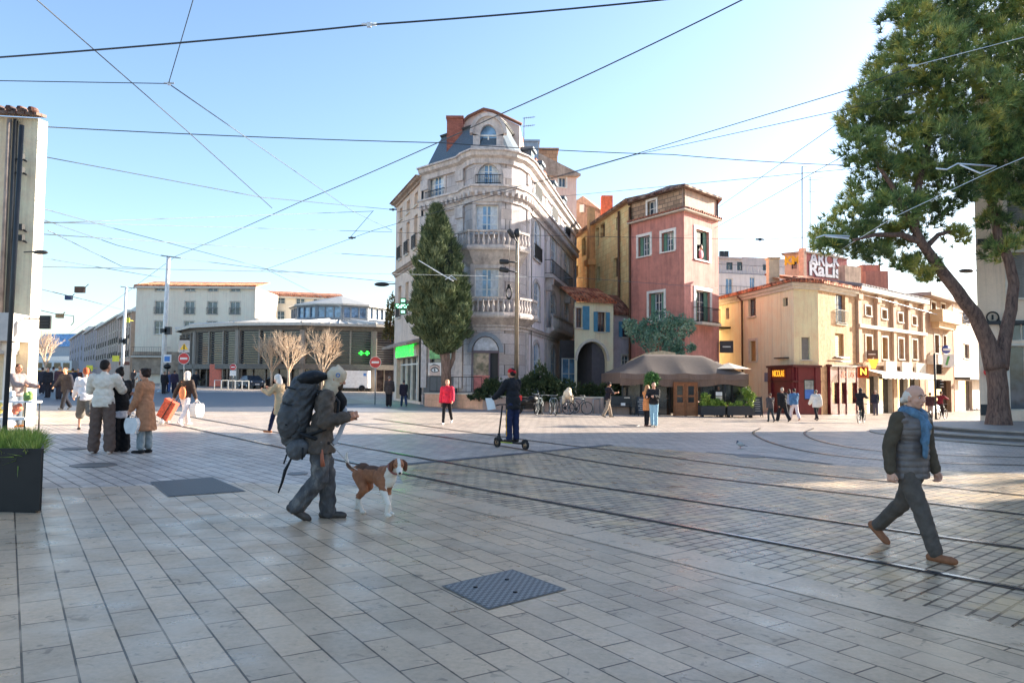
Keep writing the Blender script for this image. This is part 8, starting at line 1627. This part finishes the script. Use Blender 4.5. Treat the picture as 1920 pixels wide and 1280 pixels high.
# ---- dog
def dog():
    p = gp(702, 964); yaw = -130; B = Body(); B.ell((0, .16, .445), (.10, .18, .135)); B.ell((0, -.04, .465), (.088, .2, .105)); B.ell((0, -.22, .475), (.085, .13, .115)); B.ell((0, .24, .45), (.085, .1, .12))
    Hc = Vector((.02, .43, .62)); Rh = Matrix.Rotation(RAD(-34), 3, 'Z') @ Matrix.Rotation(RAD(-22), 3, 'X'); h = lambda x, y, z: Hc+Rh@Vector((x, y, z))
    B.chain([(0, .25, .50), (0, .34, .57), h(0, -.03, -.01)], [.095, .078, .066]); B.ell(h(0, 0, .0), (.066, .08, .062), Rh); B.cap(h(0, .05, -.018), h(0, .135, -.035), .043, .031); B.ell(h(0, .045, .022), (.05, .035, .03), Rh)
    legs = [((-.07, .2, .42), (-.08, .14, .30), (-.075, .17, .13), (-.075, .175, .035), .215), ((.07, .2, .42), (.08, .25, .30), (.08, .34, .16), (.08, .31, .05), .345)]
    for a, b, c, d, ty in legs: B.chain([a, b, c, d], [.058, .042, .027, .027]); B.cap((d[0], d[1]+.005, d[2]-.008), (d[0], ty+.02, d[2]-.012), .026, .022)
    hl = [((-.07, -.24, .45), (-.08, -.2, .30), (-.075, -.40, .17), (-.072, -.42, .035)), ((.07, -.22, .45), (.08, -.1, .29), (.075, -.22, .17), (.072, -.14, .035))]
    for a, b, c, d in hl: B.chain([a, b, c, d], [.078, .052, .029, .025]); B.cap((d[0], d[1]+.005, d[2]-.008), (d[0], d[1]+.045, d[2]-.012), .025, .021)
    B.chain([(0, -.33, .52), (0, -.42, .49), (0, -.51, .53), (0, -.55, .62), (0, -.54, .69)], [.033, .026, .023, .019, .010]); me = B.mesh('dog', .0075, 3, .003, 30)
    cols = [P('dog_brown', (158, 104, 72), .8, var=.25, scale=14), P('dog_white', (222, 212, 198), .8, var=.08), P('dog_saddle', (96, 66, 48), .8, var=.25, scale=14)]
    for m in cols: me.materials.append(m)
    Ri = Rh.transposed()
    for f in me.polygons:
        c = f.center; n = noise.noise(c*13)*.025; v = Ri@(c-Hc); mi = 0
        if c.z+n > .525 and -.3 < c.y < .12: mi = 2
        if c.y < -.5 and c.z+n > .57: mi = 1
        if c.y < -.36 and .5 < c.z < .57 and c.y > -.53: mi = 2
        if c.z+n < (.24 if c.y > .05 and c.x < 0 else .31 if c.y > .05 else .17): mi = 1
        if c.y+n > .27 and c.z < .53 and v.y < .02: mi = 1
        if v.y > (.085 if abs(v.x) > .02 and v.z > -.012 else .062) and abs(v.x) < .1 and c.z > .5: mi = 1 
        if v.y > -.05 and abs(v.x)+n*.3 < .014 and v.z > 0: mi = 1
        if c.y > .29 and c.z < .575 and v.y < .03 and abs(c.x) < .09: mi = 1
        f.material_index = mi
    M4 = Matrix.Rotation(RAD(yaw), 4, 'Z'); me.transform(M4); o = D.objects.new('dog', me); COL.objects.link(o); o.location = p; BASE[o] = Vector(p); tag(o, 'brown and white hound walking beside the hooded backpacker', 'dog')
    def part(name, build, mat):
        mb = MB(); build(mb); mb.v = [tuple(M4@Vector(v)+p) for v in mb.v]; return mb.build(name, mat, o)
    for s in (-1, 1):
        E = Body(); E.chain([h(s*.05, -.015, .03), h(s*.078, -.005, .0), h(s*.08, .012, -.06)], [.022, .03, .026], None); me = E.mesh('ear', .008, 2); me.transform(M4); me.materials.append(P('dog_ear', (104, 62, 42), .8, var=.2)); finish('ear', me, o)
        part('eye', lambda mb: mb.ell(h(s*.034, .062, .018), (.011, .009, .010), 8), P('dog_eye', (28, 22, 20), .2))
    part('nose', lambda mb: mb.ell(h(0, .165, -.026), (.019, .014, .015), 10), P('dog_nose', (24, 22, 22), .35)); part('collar', lambda mb: mb.torus(Vector((.01, .345, .565)), .078, .011, Matrix.Rotation(RAD(-52), 3, 'X'), 20, 6), P('pink_collar', (150, 96, 92), .7))
    # lead from the man's pack down to the collar
    a = BPM @ Vector((.1, .14, -.06)); b = p+M4.to_3x3()@Vector((-.07, .33, .5)); c = p+M4.to_3x3()@Vector((-.12, -.28, .42)); mid = a.lerp(c, .55)+Vector((0, 0, -.06)); mb = MB(); mb.tube([a, mid, c, c.lerp(b, .5)+Vector((-.0, -.03, -.07)), b], .005, 6); tag(mb.build('dog_lead', P('grey_lead', (196, 190, 184), .7)), 'thin pale lead running from the backpacker to the hound', 'lead')
dog()
# ---- scooter and rider
def scooter():
    f0, r0 = gp(943, 839), gp(985, 844); d = Vector((f0.x-r0.x, f0.y-r0.y, 0)).normalized(); yaw = math.degrees(math.atan2(-d.x, d.y)); c = r0+d*.46; c.z = gz(c.x); root = thing('electric_scooter', 'black electric kick scooter ridden away across the square', 'scooter', tuple(c)); R = Matrix.Rotation(RAD(yaw), 3, 'Z'); q = lambda x, y, z: c+R@Vector((x, y, z)); Yx = R @ Matrix.Rotation(math.pi/2, 3, 'Y')
    for y in (.50, -.46):
        mb = MB(); mb.torus(q(0, y, .115), .085, .03, Yx, 24, 10); w_ = mb.build('wheel', M['rubber'], root); mb = MB(); mb.lathe([(.062, -.022), (.062, .022), (.02, .03)], q(0, y, .115), 16, axis=Yx); mb.build('hub', P('bronze_hub', (140, 116, 92), .4, .5), w_)
    mb = MB(); mb.hexa([q(x, y, z) for z in (.13, .165) for x, y in ((-.075, -.34), (.075, -.34), (.075, .32), (-.075, .32))]); mb.build('deck', M['black'], root)
    mb = MB(); mb.tube([q(0, .30, .15), q(0, .40, .22), q(0, .44, .34)], [.03, .032, .03], 8); mb.tube([q(0, -.3, .15), q(0, -.46, .16)], .03, 8); mb.tube([q(0, .44, .34), q(0, .5, .12)], .03, 8); mb.build('frame', M['black'], root); mb = MB(); mb.tube([q(-.077, -.1, .145), q(-.077, .3, .145)], .010, 5); mb.build('stripe', P('lime_stripe', (206, 220, 60), .5), root)
    mb = MB(); mb.tube([q(0, .44, .32), q(0, .33, 1.02)], .021, 10); mb.build('stem', M['black'], root); mb = MB(); mb.tube([q(-.25, .29, 1.03), q(-.1, .33, 1.05), q(.1, .33, 1.05), q(.25, .29, 1.03)], .016, 8); mb.build('handlebar', M['dark'], root); mb = MB(); mb.tube([q(0, .5+.125*math.cos(a), .115+.125*math.sin(a)) for a in (.6, 1.1, 1.6, 2.2, 2.8)], .022, 6); mb.tube([q(0, -.46+.125*math.cos(a), .115+.125*math.sin(a)) for a in (.4, 1.0, 1.6, 2.2)], .022, 6); mb.build('mudguard', M['black'], root)
    pose = dict(hip=(5, 1), knee=(6, 4), sh=(32, 24), ab=(14, 12), el=(22, 34), inw=(4, 4), lean=4, hy=10); o, J, M4, WM4 = person(966, 840, yaw-4, 'man in black jacket, navy trousers and red cap riding the scooter', 1.77, pose, 'tan', dict(col=(40, 40, 44), t=.034, hem=.16, wr=.01, collar=.05), dict(col=(42, 48, 78), t=.02, wide=.014, wr=.01), (60, 54, 48), ('short', (40, 34, 32)), .013, hat=('backcap', (196, 34, 44)))
    o.location = q(0, -.04, .165); 
    mb = MB(); n, a = J['n0'], J['a0']; h = J['h0']; side = Vector((-.09, 0, 0)); mb.tube([h+Vector((-.092, .0, .02)), n+Vector((-.078, .0, 0)), a+Vector((-.075, 0, .05))], .012, 6); mb.v = [tuple(M4@Vector(v)+Vector(BASE[o])) for v in mb.v]; mb.build('side_stripe', P('yellow_stripe', (236, 178, 40), .8), o)
    w_ = o.location+(M4.to_3x3()@J['w0'])+Vector((0, 0, J['drop'])); root2 = thing('paper_sheet', 'white sheet of paper in the scooter rider\'s left hand', 'paper', tuple(w_)); mb = MB(); cdir = Vector((.9, .25, 0)); p0 = w_+Vector((-.16, -.02, .0)); A = [p0+Vector((-.06, 0, -.01)), p0+Vector((.13, .03, .0)), p0+Vector((.2, .03, -.27)), p0+Vector((.0, 0, -.30))]; mb.hexa([v+Vector((0, dy, 0)) for dy in (0, .004) for v in A]); mb.build('sheet', WHT, root2)
scooter()
# ---- the trio on the left
o, J, M4, WM4 = person(190, 850, 12, 'tall man in off-white sweatshirt and brown trousers seen from behind', 1.80, dict(hip=(3, -2), knee=(2, 2), sh=(30, 34), ab=(16, 16), el=(62, 60), inw=(24, 22), hy=-25, wide=1.12, spread=.055), 'tan', dict(col=(230, 216, 198), t=.036, hem=.06, wr=.012, collar=.04, name='sweatshirt'), dict(col=(108, 88, 78), t=.03, wide=.03, cuff=.93, wr=.014), (206, 190, 178), ('short', (40, 32, 28)), .014, 'people standing together on the left')
o, J, M4, WM4 = person(222, 846, 60, 'woman in black jacket and wide black trousers beside the tall man', 1.66, dict(hip=(2, -2), knee=(2, 2), sh=(20, 16), el=(50, 40), inw=(20, 20), hp=-12), 'fair', dict(col=(34, 34, 38), t=.034, hem=.08, wr=.009, collar=.04), dict(col=(30, 30, 34), t=.03, wide=.05, wr=.012), (226, 222, 220), ('bun', (36, 30, 28)), .014, 'people standing together on the left')
B = Body(); [B.ell((0, -.004, -.1-.03*j), (.185, .14, .05)) for j in range(4)]; add_part(o, M4, 'shirt_hem', B, cloth('white_shirt', (226, 226, 234)), .014, .005)
o, J, M4, WM4 = person(270, 849, 84, 'woman in long camel coat with curly hair, carrying a white bag', 1.66, dict(hip=(3, -1), knee=(3, 3), sh=(8, 6), el=(16, 100), inw=(0, 16), hp=-4), 'fair', dict(col=(176, 124, 92), t=.03, hem=.46, flare=.07, wr=.010, collar=.05, name='coat'), dict(col=(142, 150, 152), t=.018, wide=.02, cuff=.86), (40, 38, 38), ('curly', (48, 34, 28)), .014, 'people standing together on the left')
def bagb(w0, h0, d0=.07):
    def f(at):
        def g(mb):
            a = Vector(at); n = 7
            for j in range(n): 
                t0, t1 = j/n, (j+1)/n; wa, wb = w0*(.55+.45*math.sin(math.pi*min(1, t0*.8+.15))), w0*(.55+.45*math.sin(math.pi*min(1, t1*.8+.15))); mb.hexa([a+Vector(v) for v in ((-d0, -wb/2, -.12-h0*t1), (d0, -wb/2, -.12-h0*t1), (d0, wb/2, -.12-h0*t1), (-d0, wb/2, -.12-h0*t1), (-d0, -wa/2, -.12-h0*t0), (d0, -wa/2, -.12-h0*t0), (d0, wa/2, -.12-h0*t0), (-d0, wa/2, -.12-h0*t0))])
            for s in (-1, 1): mb.tube([a+Vector((s*d0*.6, -w0*.2, -.12)), a, a+Vector((s*d0*.6, w0*.2, -.12))], .008, 5)
        return g
    return f
at = J['w0']+Vector((-.03, -.06, -.04)); held('tote_bag', 'white tote bag hanging from the camel coat woman', 'bag', WM4, at, bagb(.27, .30)(at), cloth('white_bag', (226, 222, 218)))
person(158, 806, 40, 'person in white top and grey shorts kicking up a heel behind the tall man', 1.68, dict(hip=(16, -20), knee=(6, 66), foot=(0, 60), sh=(10, 20), el=(30, 40), lean=6), 'fair', dict(col=(232, 224, 222), t=.03, hem=.1, wr=.008), dict(col=(112, 106, 98), t=.03, wide=.05, cuff=.15), (66, 58, 54), ('short', (196, 96, 60)), .02)
# ---- woman with shopping cart and bags
o, J, M4, WM4 = person(346, 797, -18, 'woman in white trousers and orange bag pulling a shopping trolley', 1.66, dict(hip=(20, -14), knee=(6, 20), foot=(0, 26), sh=(-26, 4), ab=(22, 14), el=(6, 10), lean=6), 'fair', dict(col=(70, 58, 52), t=.03, hem=.04, wr=.008), dict(col=(232, 222, 220), t=.02, wide=.014), (206, 200, 198), ('short', (120, 60, 50)), .018, hat=('hood', (220, 212, 206)))
at = Vector((.02, -.17, .22)); held('shoulder_bag', 'orange shoulder bag on the back of the woman with the trolley', 'bag', WM4, at, lambda mb: (mb.ell((.03, -.16, .12), (.12, .07, .2), 12), mb.tube([(.1, -.12, .3), (-.05, .1, .5), (-.12, -.05, .45)], .012, 5)), cloth('orange_bag', (230, 144, 100)))
at = J['w1']+Vector((.05, 0, -.05)); held('carrier_bag', 'bulging white carrier bag in the trolley woman\'s right hand', 'bag', WM4, at, bagb(.4, .4, .12)(at), cloth('white_bag', (226, 222, 218)))
p = gp(313, 795); root = thing('shopping_trolley', 'red patterned shopping trolley pulled across the sunlit paving', 'trolley', tuple(p)); rot = Matrix.Rotation(RAD(28), 3, 'Y'); mb = MB(); mb.box(p+Vector((0, 0, .42)), (.36, .28, .52), rot=rot); mb.box(p+Vector((.13, 0, .68)), (.38, .30, .08), rot=rot); mb.build('bag', P('trolley_red', (206, 92, 66), .8, var=.4, scale=16), root); mb = MB(); mb.tube([p+Vector((-.16, -.15, .08)), p+Vector((.26, -.15, .8)), p+Vector((.40, -.05, 1.0)), p+Vector((.40, .05, 1.0)), p+Vector((.26, .15, .8)), p+Vector((-.16, .15, .08))], .014, 6); mb.build('handle', M['dark'], root)
for s in (-.17, .17): mb = MB(); mb.lathe([(.09, -.015), (.09, .015)], p+Vector((-.1, s, .09)), 14, axis=Matrix.Rotation(math.pi/2, 3, 'X')); mb.build('wheel', WHT, root)
# ---- hooded walker in beige behind the backpack
o, J, M4, WM4 = person(524, 812, 78, 'walker in beige coat with white hood looking at a phone behind the backpack', 1.66, dict(hip=(24, -18), knee=(10, 18), foot=(-4, 30), sh=(38, 40), el=(72, 78), inw=(16, 16), lean=6, hp=-16), 'fair', dict(col=(200, 172, 136), t=.034, hem=.36, flare=.03, wr=.010, name='coat'), dict(col=(40, 44, 70), t=.014), (178, 110, 70), ('short', (120, 90, 60)), .018, hat=('hood', (228, 218, 208)))
at = J['w1']+J['d1']*.1; held('phone', 'dark phone held up by the beige hooded walker', 'phone', WM4, at, lambda mb: mb.box(at+Vector((-.06, .02, .03)), (.075, .015, .15)), M['black'])
at = Vector((.17, -.02, .05)); held('black_bag', 'black quilted bag at the hip of the beige hooded walker', 'bag', WM4, at, lambda mb: (mb.ell((.19, .0, -.02), (.07, .15, .15), 12), mb.tube([(.19, .05, .1), (.1, .06, .5), (.0, -.1, .5)], .012, 5)), cloth('black_bag', (36, 36, 40)))
# ---- woman in pink jacket
o, J, M4, WM4 = person(838, 795, 172, 'woman in bright pink red jacket and black leggings walking in the sun', 1.66, dict(hip=(-18, 20), knee=(26, 6), foot=(30, -4), sh=(14, -12), el=(22, 20), ab=(12, 12), lean=3, hy=20), 'fair', dict(col=(226, 52, 76), t=.036, hem=.08, wr=.009, collar=.06), dict(col=(30, 30, 34), t=.012), (206, 198, 196), ('pony', (206, 160, 112)), .016)
# ---- couples near the pharmacy
o, J, M4, WM4 = person(729, 762, 4, 'elderly man in dark grey coat seen from behind by the pharmacy', 1.74, dict(STAND, lean=6), 'fair', dict(col=(70, 64, 64), t=.045, hem=.22, wr=.01, name='coat'), dict(col=(34, 34, 40), t=.024, wide=.02), (40, 38, 38), ('short', (126, 116, 110)), .02)
o, J, M4, WM4 = person(757, 762, 20, 'shorter stooping person in navy coat with a black bag by the pharmacy', 1.56, dict(WALK, lean=10), 'fair', dict(col=(48, 44, 58), t=.045, hem=.2, wr=.01, name='coat'), dict(col=(54, 70, 100), t=.02, wide=.014), (40, 38, 38), ('short', (90, 84, 84)), .02); at = J['w1']+Vector((0, 0, -.05)); held('handbag', 'small black handbag carried by the stooping person in navy', 'bag', WM4, at, bagb(.26, .2, .06)(at), cloth('black_bag', (36, 36, 40)))
o, J, M4, WM4 = person(1140, 782, -70, 'man in black top, cap and khaki trousers holding up a phone by the bench', 1.76, dict(hip=(16, -14), knee=(4, 16), foot=(0, 20), sh=(28, 34), el=(74, 70), inw=(12, 12), hp=-10), 'tan', dict(col=(38, 34, 42), t=.03, hem=.08, sleeve=.45, wr=.01, name='shirt'), dict(col=(156, 140, 124), t=.022, wide=.02), (48, 46, 46), ('short', (40, 34, 32)), .018, hat=('cap', (34, 34, 38))); at = J['w1']+J['d1']*.12; held('phone', 'phone in the hands of the khaki trousered man', 'phone', WM4, at, lambda mb: mb.box(at+Vector((-.05, .02, .03)), (.08, .015, .15)), M['black'])
person(1213, 799, -60, 'woman in orange coat embracing the man in the black sweater', 1.64, dict(STAND, sh=(40, 44), el=(60, 60), inw=(14, 14)), 'fair', dict(col=(214, 140, 88), t=.036, hem=.26, wr=.009, name='coat'), dict(col=(36, 34, 38), t=.014), (90, 60, 54), ('long', (196, 140, 96)), .018)
o, J, M4, WM4 = person(1226, 800, 150, 'man in black sweater and light blue jeans embracing the woman in orange', 1.76, dict(STAND, hip=(4, -4), sh=(30, 30), el=(66, 60), inw=(20, 20), hy=30), 'fair', dict(col=(44, 42, 44), t=.034, hem=.06, wr=.010, name='sweater'), dict(col=(150, 186, 204), t=.02, wide=.008), (40, 38, 38), ('short', (40, 34, 32)), .016)
# ---- walkers in front of the wine shop
G3 = 'people in the sun before the wine shop'
person(1445, 791, 10, 'small boy in grey jacket at the left of the wine shop walkers', 1.42, dict(WALK, hip=(10, -8)), 'fair', dict(col=(84, 78, 80), t=.04, hem=.1, wr=.008), dict(col=(52, 60, 64), t=.016), (60, 54, 52), ('short', (90, 70, 60)), .02, G3)
person(1468, 790, 14, 'big man in black coat with white hair striding before the wine shop', 1.78, dict(WALK, hip=(26, -20)), 'fair', dict(col=(40, 40, 42), t=.05, hem=.18, wr=.01, name='coat'), dict(col=(34, 34, 40), t=.026, wide=.024), (36, 34, 36), ('short', (190, 176, 160)), .02, G3)
person(1480, 783, -8, 'person in pale top and dark skirt half hidden behind the denim jacket', 1.70, WALK2, 'fair', dict(col=(150, 160, 184), t=.03, hem=.1), dict(col=(52, 50, 54), t=.02), (200, 196, 190), ('long', (66, 46, 40)), .022, G3)
o, J, M4, WM4 = person(1490, 788, 4, 'person in blue denim jacket and white trousers before the wine shop', 1.74, WALK, 'fair', dict(col=(84, 124, 166), t=.038, hem=.04, wr=.01, collar=.04), dict(col=(230, 216, 218), t=.022, wide=.014), (176, 130, 116), ('short', (56, 44, 40)), .018, G3)
person(1531, 788, 2, 'person in puffy white jacket and black trousers walking to the shop', 1.70, WALK2, 'fair', dict(col=(228, 224, 218), t=.06, hem=.16, wr=.008, collar=.04), dict(col=(44, 42, 46), t=.014), (70, 60, 58), ('short', (130, 122, 112)), .018, G3)
person(1642, 778, 0, 'man in navy jacket standing beyond the cyclist', 1.76, STAND, 'fair', dict(col=(50, 56, 72), t=.04, hem=.1), dict(col=(96, 96, 110), t=.02), (60, 56, 54), ('short', (206, 186, 166)), .022)
def cyclist(px, py, yaw, lab, blab, top, legs, H=1.72, hat=None):
    p = gp(px, py); o = copy_tree(b0); o.location = p; o.rotation_euler = (0, 0, RAD(yaw+90)); o['label'] = blab; o['group'] = 'ridden bicycles'
    pose = dict(hip=(72, 38), knee=(66, 48), sh=(52, 52), ab=(10, 10), el=(20, 20), lean=20); q, J, M4, WM4 = person(px, py, yaw, lab, H, pose, 'fair', dict(col=top, t=.036, hem=.08, wr=.008), dict(col=legs, t=.02), (40, 38, 38), ('short', (50, 44, 44)), .02, 'cyclists', hat=hat)
    f = Vector((-math.sin(RAD(yaw)), math.cos(RAD(yaw)), 0)); seat = p-f*.25+Vector((0, 0, .98)); pelv = Vector(q.location)+M4.to_translation(); q.location = Vector(q.location)+(seat+Vector((0, 0, .06))-pelv)
cyclist(1615, 793, -38, 'cyclist in black jacket and dark helmet riding by the second wine shop window', 'bicycle under the cyclist in black', (44, 42, 46), (40, 40, 44), hat=('hood', (52, 50, 54)))
cyclist(1766, 786, -52, 'cyclist in dark red top riding towards the round steps', 'bicycle under the cyclist in dark red', (126, 42, 54), (60, 50, 52))
person(1745, 783, -20, 'pedestrian in dark clothes standing at the traffic light', 1.72, STAND, 'fair', dict(col=(74, 52, 56), t=.04, hem=.12), dict(col=(150, 136, 130), t=.02), (60, 56, 54), ('short', (60, 50, 46)), .025)
person(1811, 768, 10, 'pedestrian in grey coat walking up the side street', 1.70, WALK, 'fair', dict(col=(110, 104, 104), t=.05, hem=.28, name='coat'), dict(col=(60, 58, 60), t=.02), (50, 46, 46), ('short', (70, 60, 54)), .028, 'people up the side street')
person(1829, 768, 190, 'pedestrian in brown coat coming down the side street by the beige wall', 1.74, WALK2, 'fair', dict(col=(124, 104, 92), t=.05, hem=.2, name='coat'), dict(col=(70, 64, 62), t=.02), (50, 46, 46), ('short', (170, 150, 130)), .028, 'people up the side street')
# ---- by the flower stand and in the distance on the left
person(28, 800, -100, 'person in grey jacket and orange shoes browsing at the flower stand', 1.70, dict(STAND, sh=(30, 34), el=(50, 50)), 'tan', dict(col=(150, 136, 134), t=.04, hem=.08), dict(col=(96, 106, 116), t=.024, wide=.02), (206, 130, 70), ('short', (70, 46, 36)), .02)
far = [(89, 745, 178, (40, 42, 50), (44, 44, 52), 'person in black at the far left, coming up the wet street'), (122, 768, 170, (44, 44, 54), (36, 38, 48), 'person in dark clothes walking up the left street, nearest of the distant crowd'), (110, 748, 0, (70, 52, 62), (50, 50, 60), 'person in maroon walking away in the left street crowd'), (98, 735, 10, (180, 170, 160), (60, 60, 66), 'pale topped person far down the left street'), (145, 738, 190, (96, 60, 56), (60, 56, 60), 'person in rust coloured top in the left street crowd'), (166, 736, 0, (206, 120, 70), (60, 60, 66), 'person with orange top far behind the tall man'), (250, 728, 0, (90, 76, 72), (60, 56, 56), 'person in brown behind the black jacketed woman, by the street house'), (262, 730, 170, (200, 190, 176), (70, 66, 66), 'person in cream by the shop fronts below the balcony'), (307, 738, 0, (40, 40, 46), (40, 40, 48), 'person in long black coat at the tall mast'), (316, 736, 190, (80, 90, 130), (70, 90, 140), 'person in blue beside the tall mast'), (326, 737, 10, (66, 56, 76), (50, 46, 60), 'person in purple grey beside the stop sign'), (366, 736, 0, (44, 46, 52), (44, 44, 50), 'man in black with a rucksack left of the market hall'), (78, 738, 30, (60, 60, 70), (50, 50, 60), 'person in dark grey next to the white column, far off'), (134, 742, 10, (50, 60, 80), (44, 48, 60), 'person in navy in the middle of the left street crowd')]
for k, (px, py, yaw, tc, bc, lab) in enumerate(far):
    person(px, py, yaw, lab, 1.66+.04*(k % 4), WALK if k % 2 else STAND, 'fair', dict(col=tc, t=.045, hem=.12+.06*(k % 3), wr=.006), dict(col=bc, t=.024, wide=.014), (46, 44, 46), ('short', ((50, 42, 40), (90, 70, 56), (150, 130, 110))[k % 3]), .032, 'distant crowd on the left')
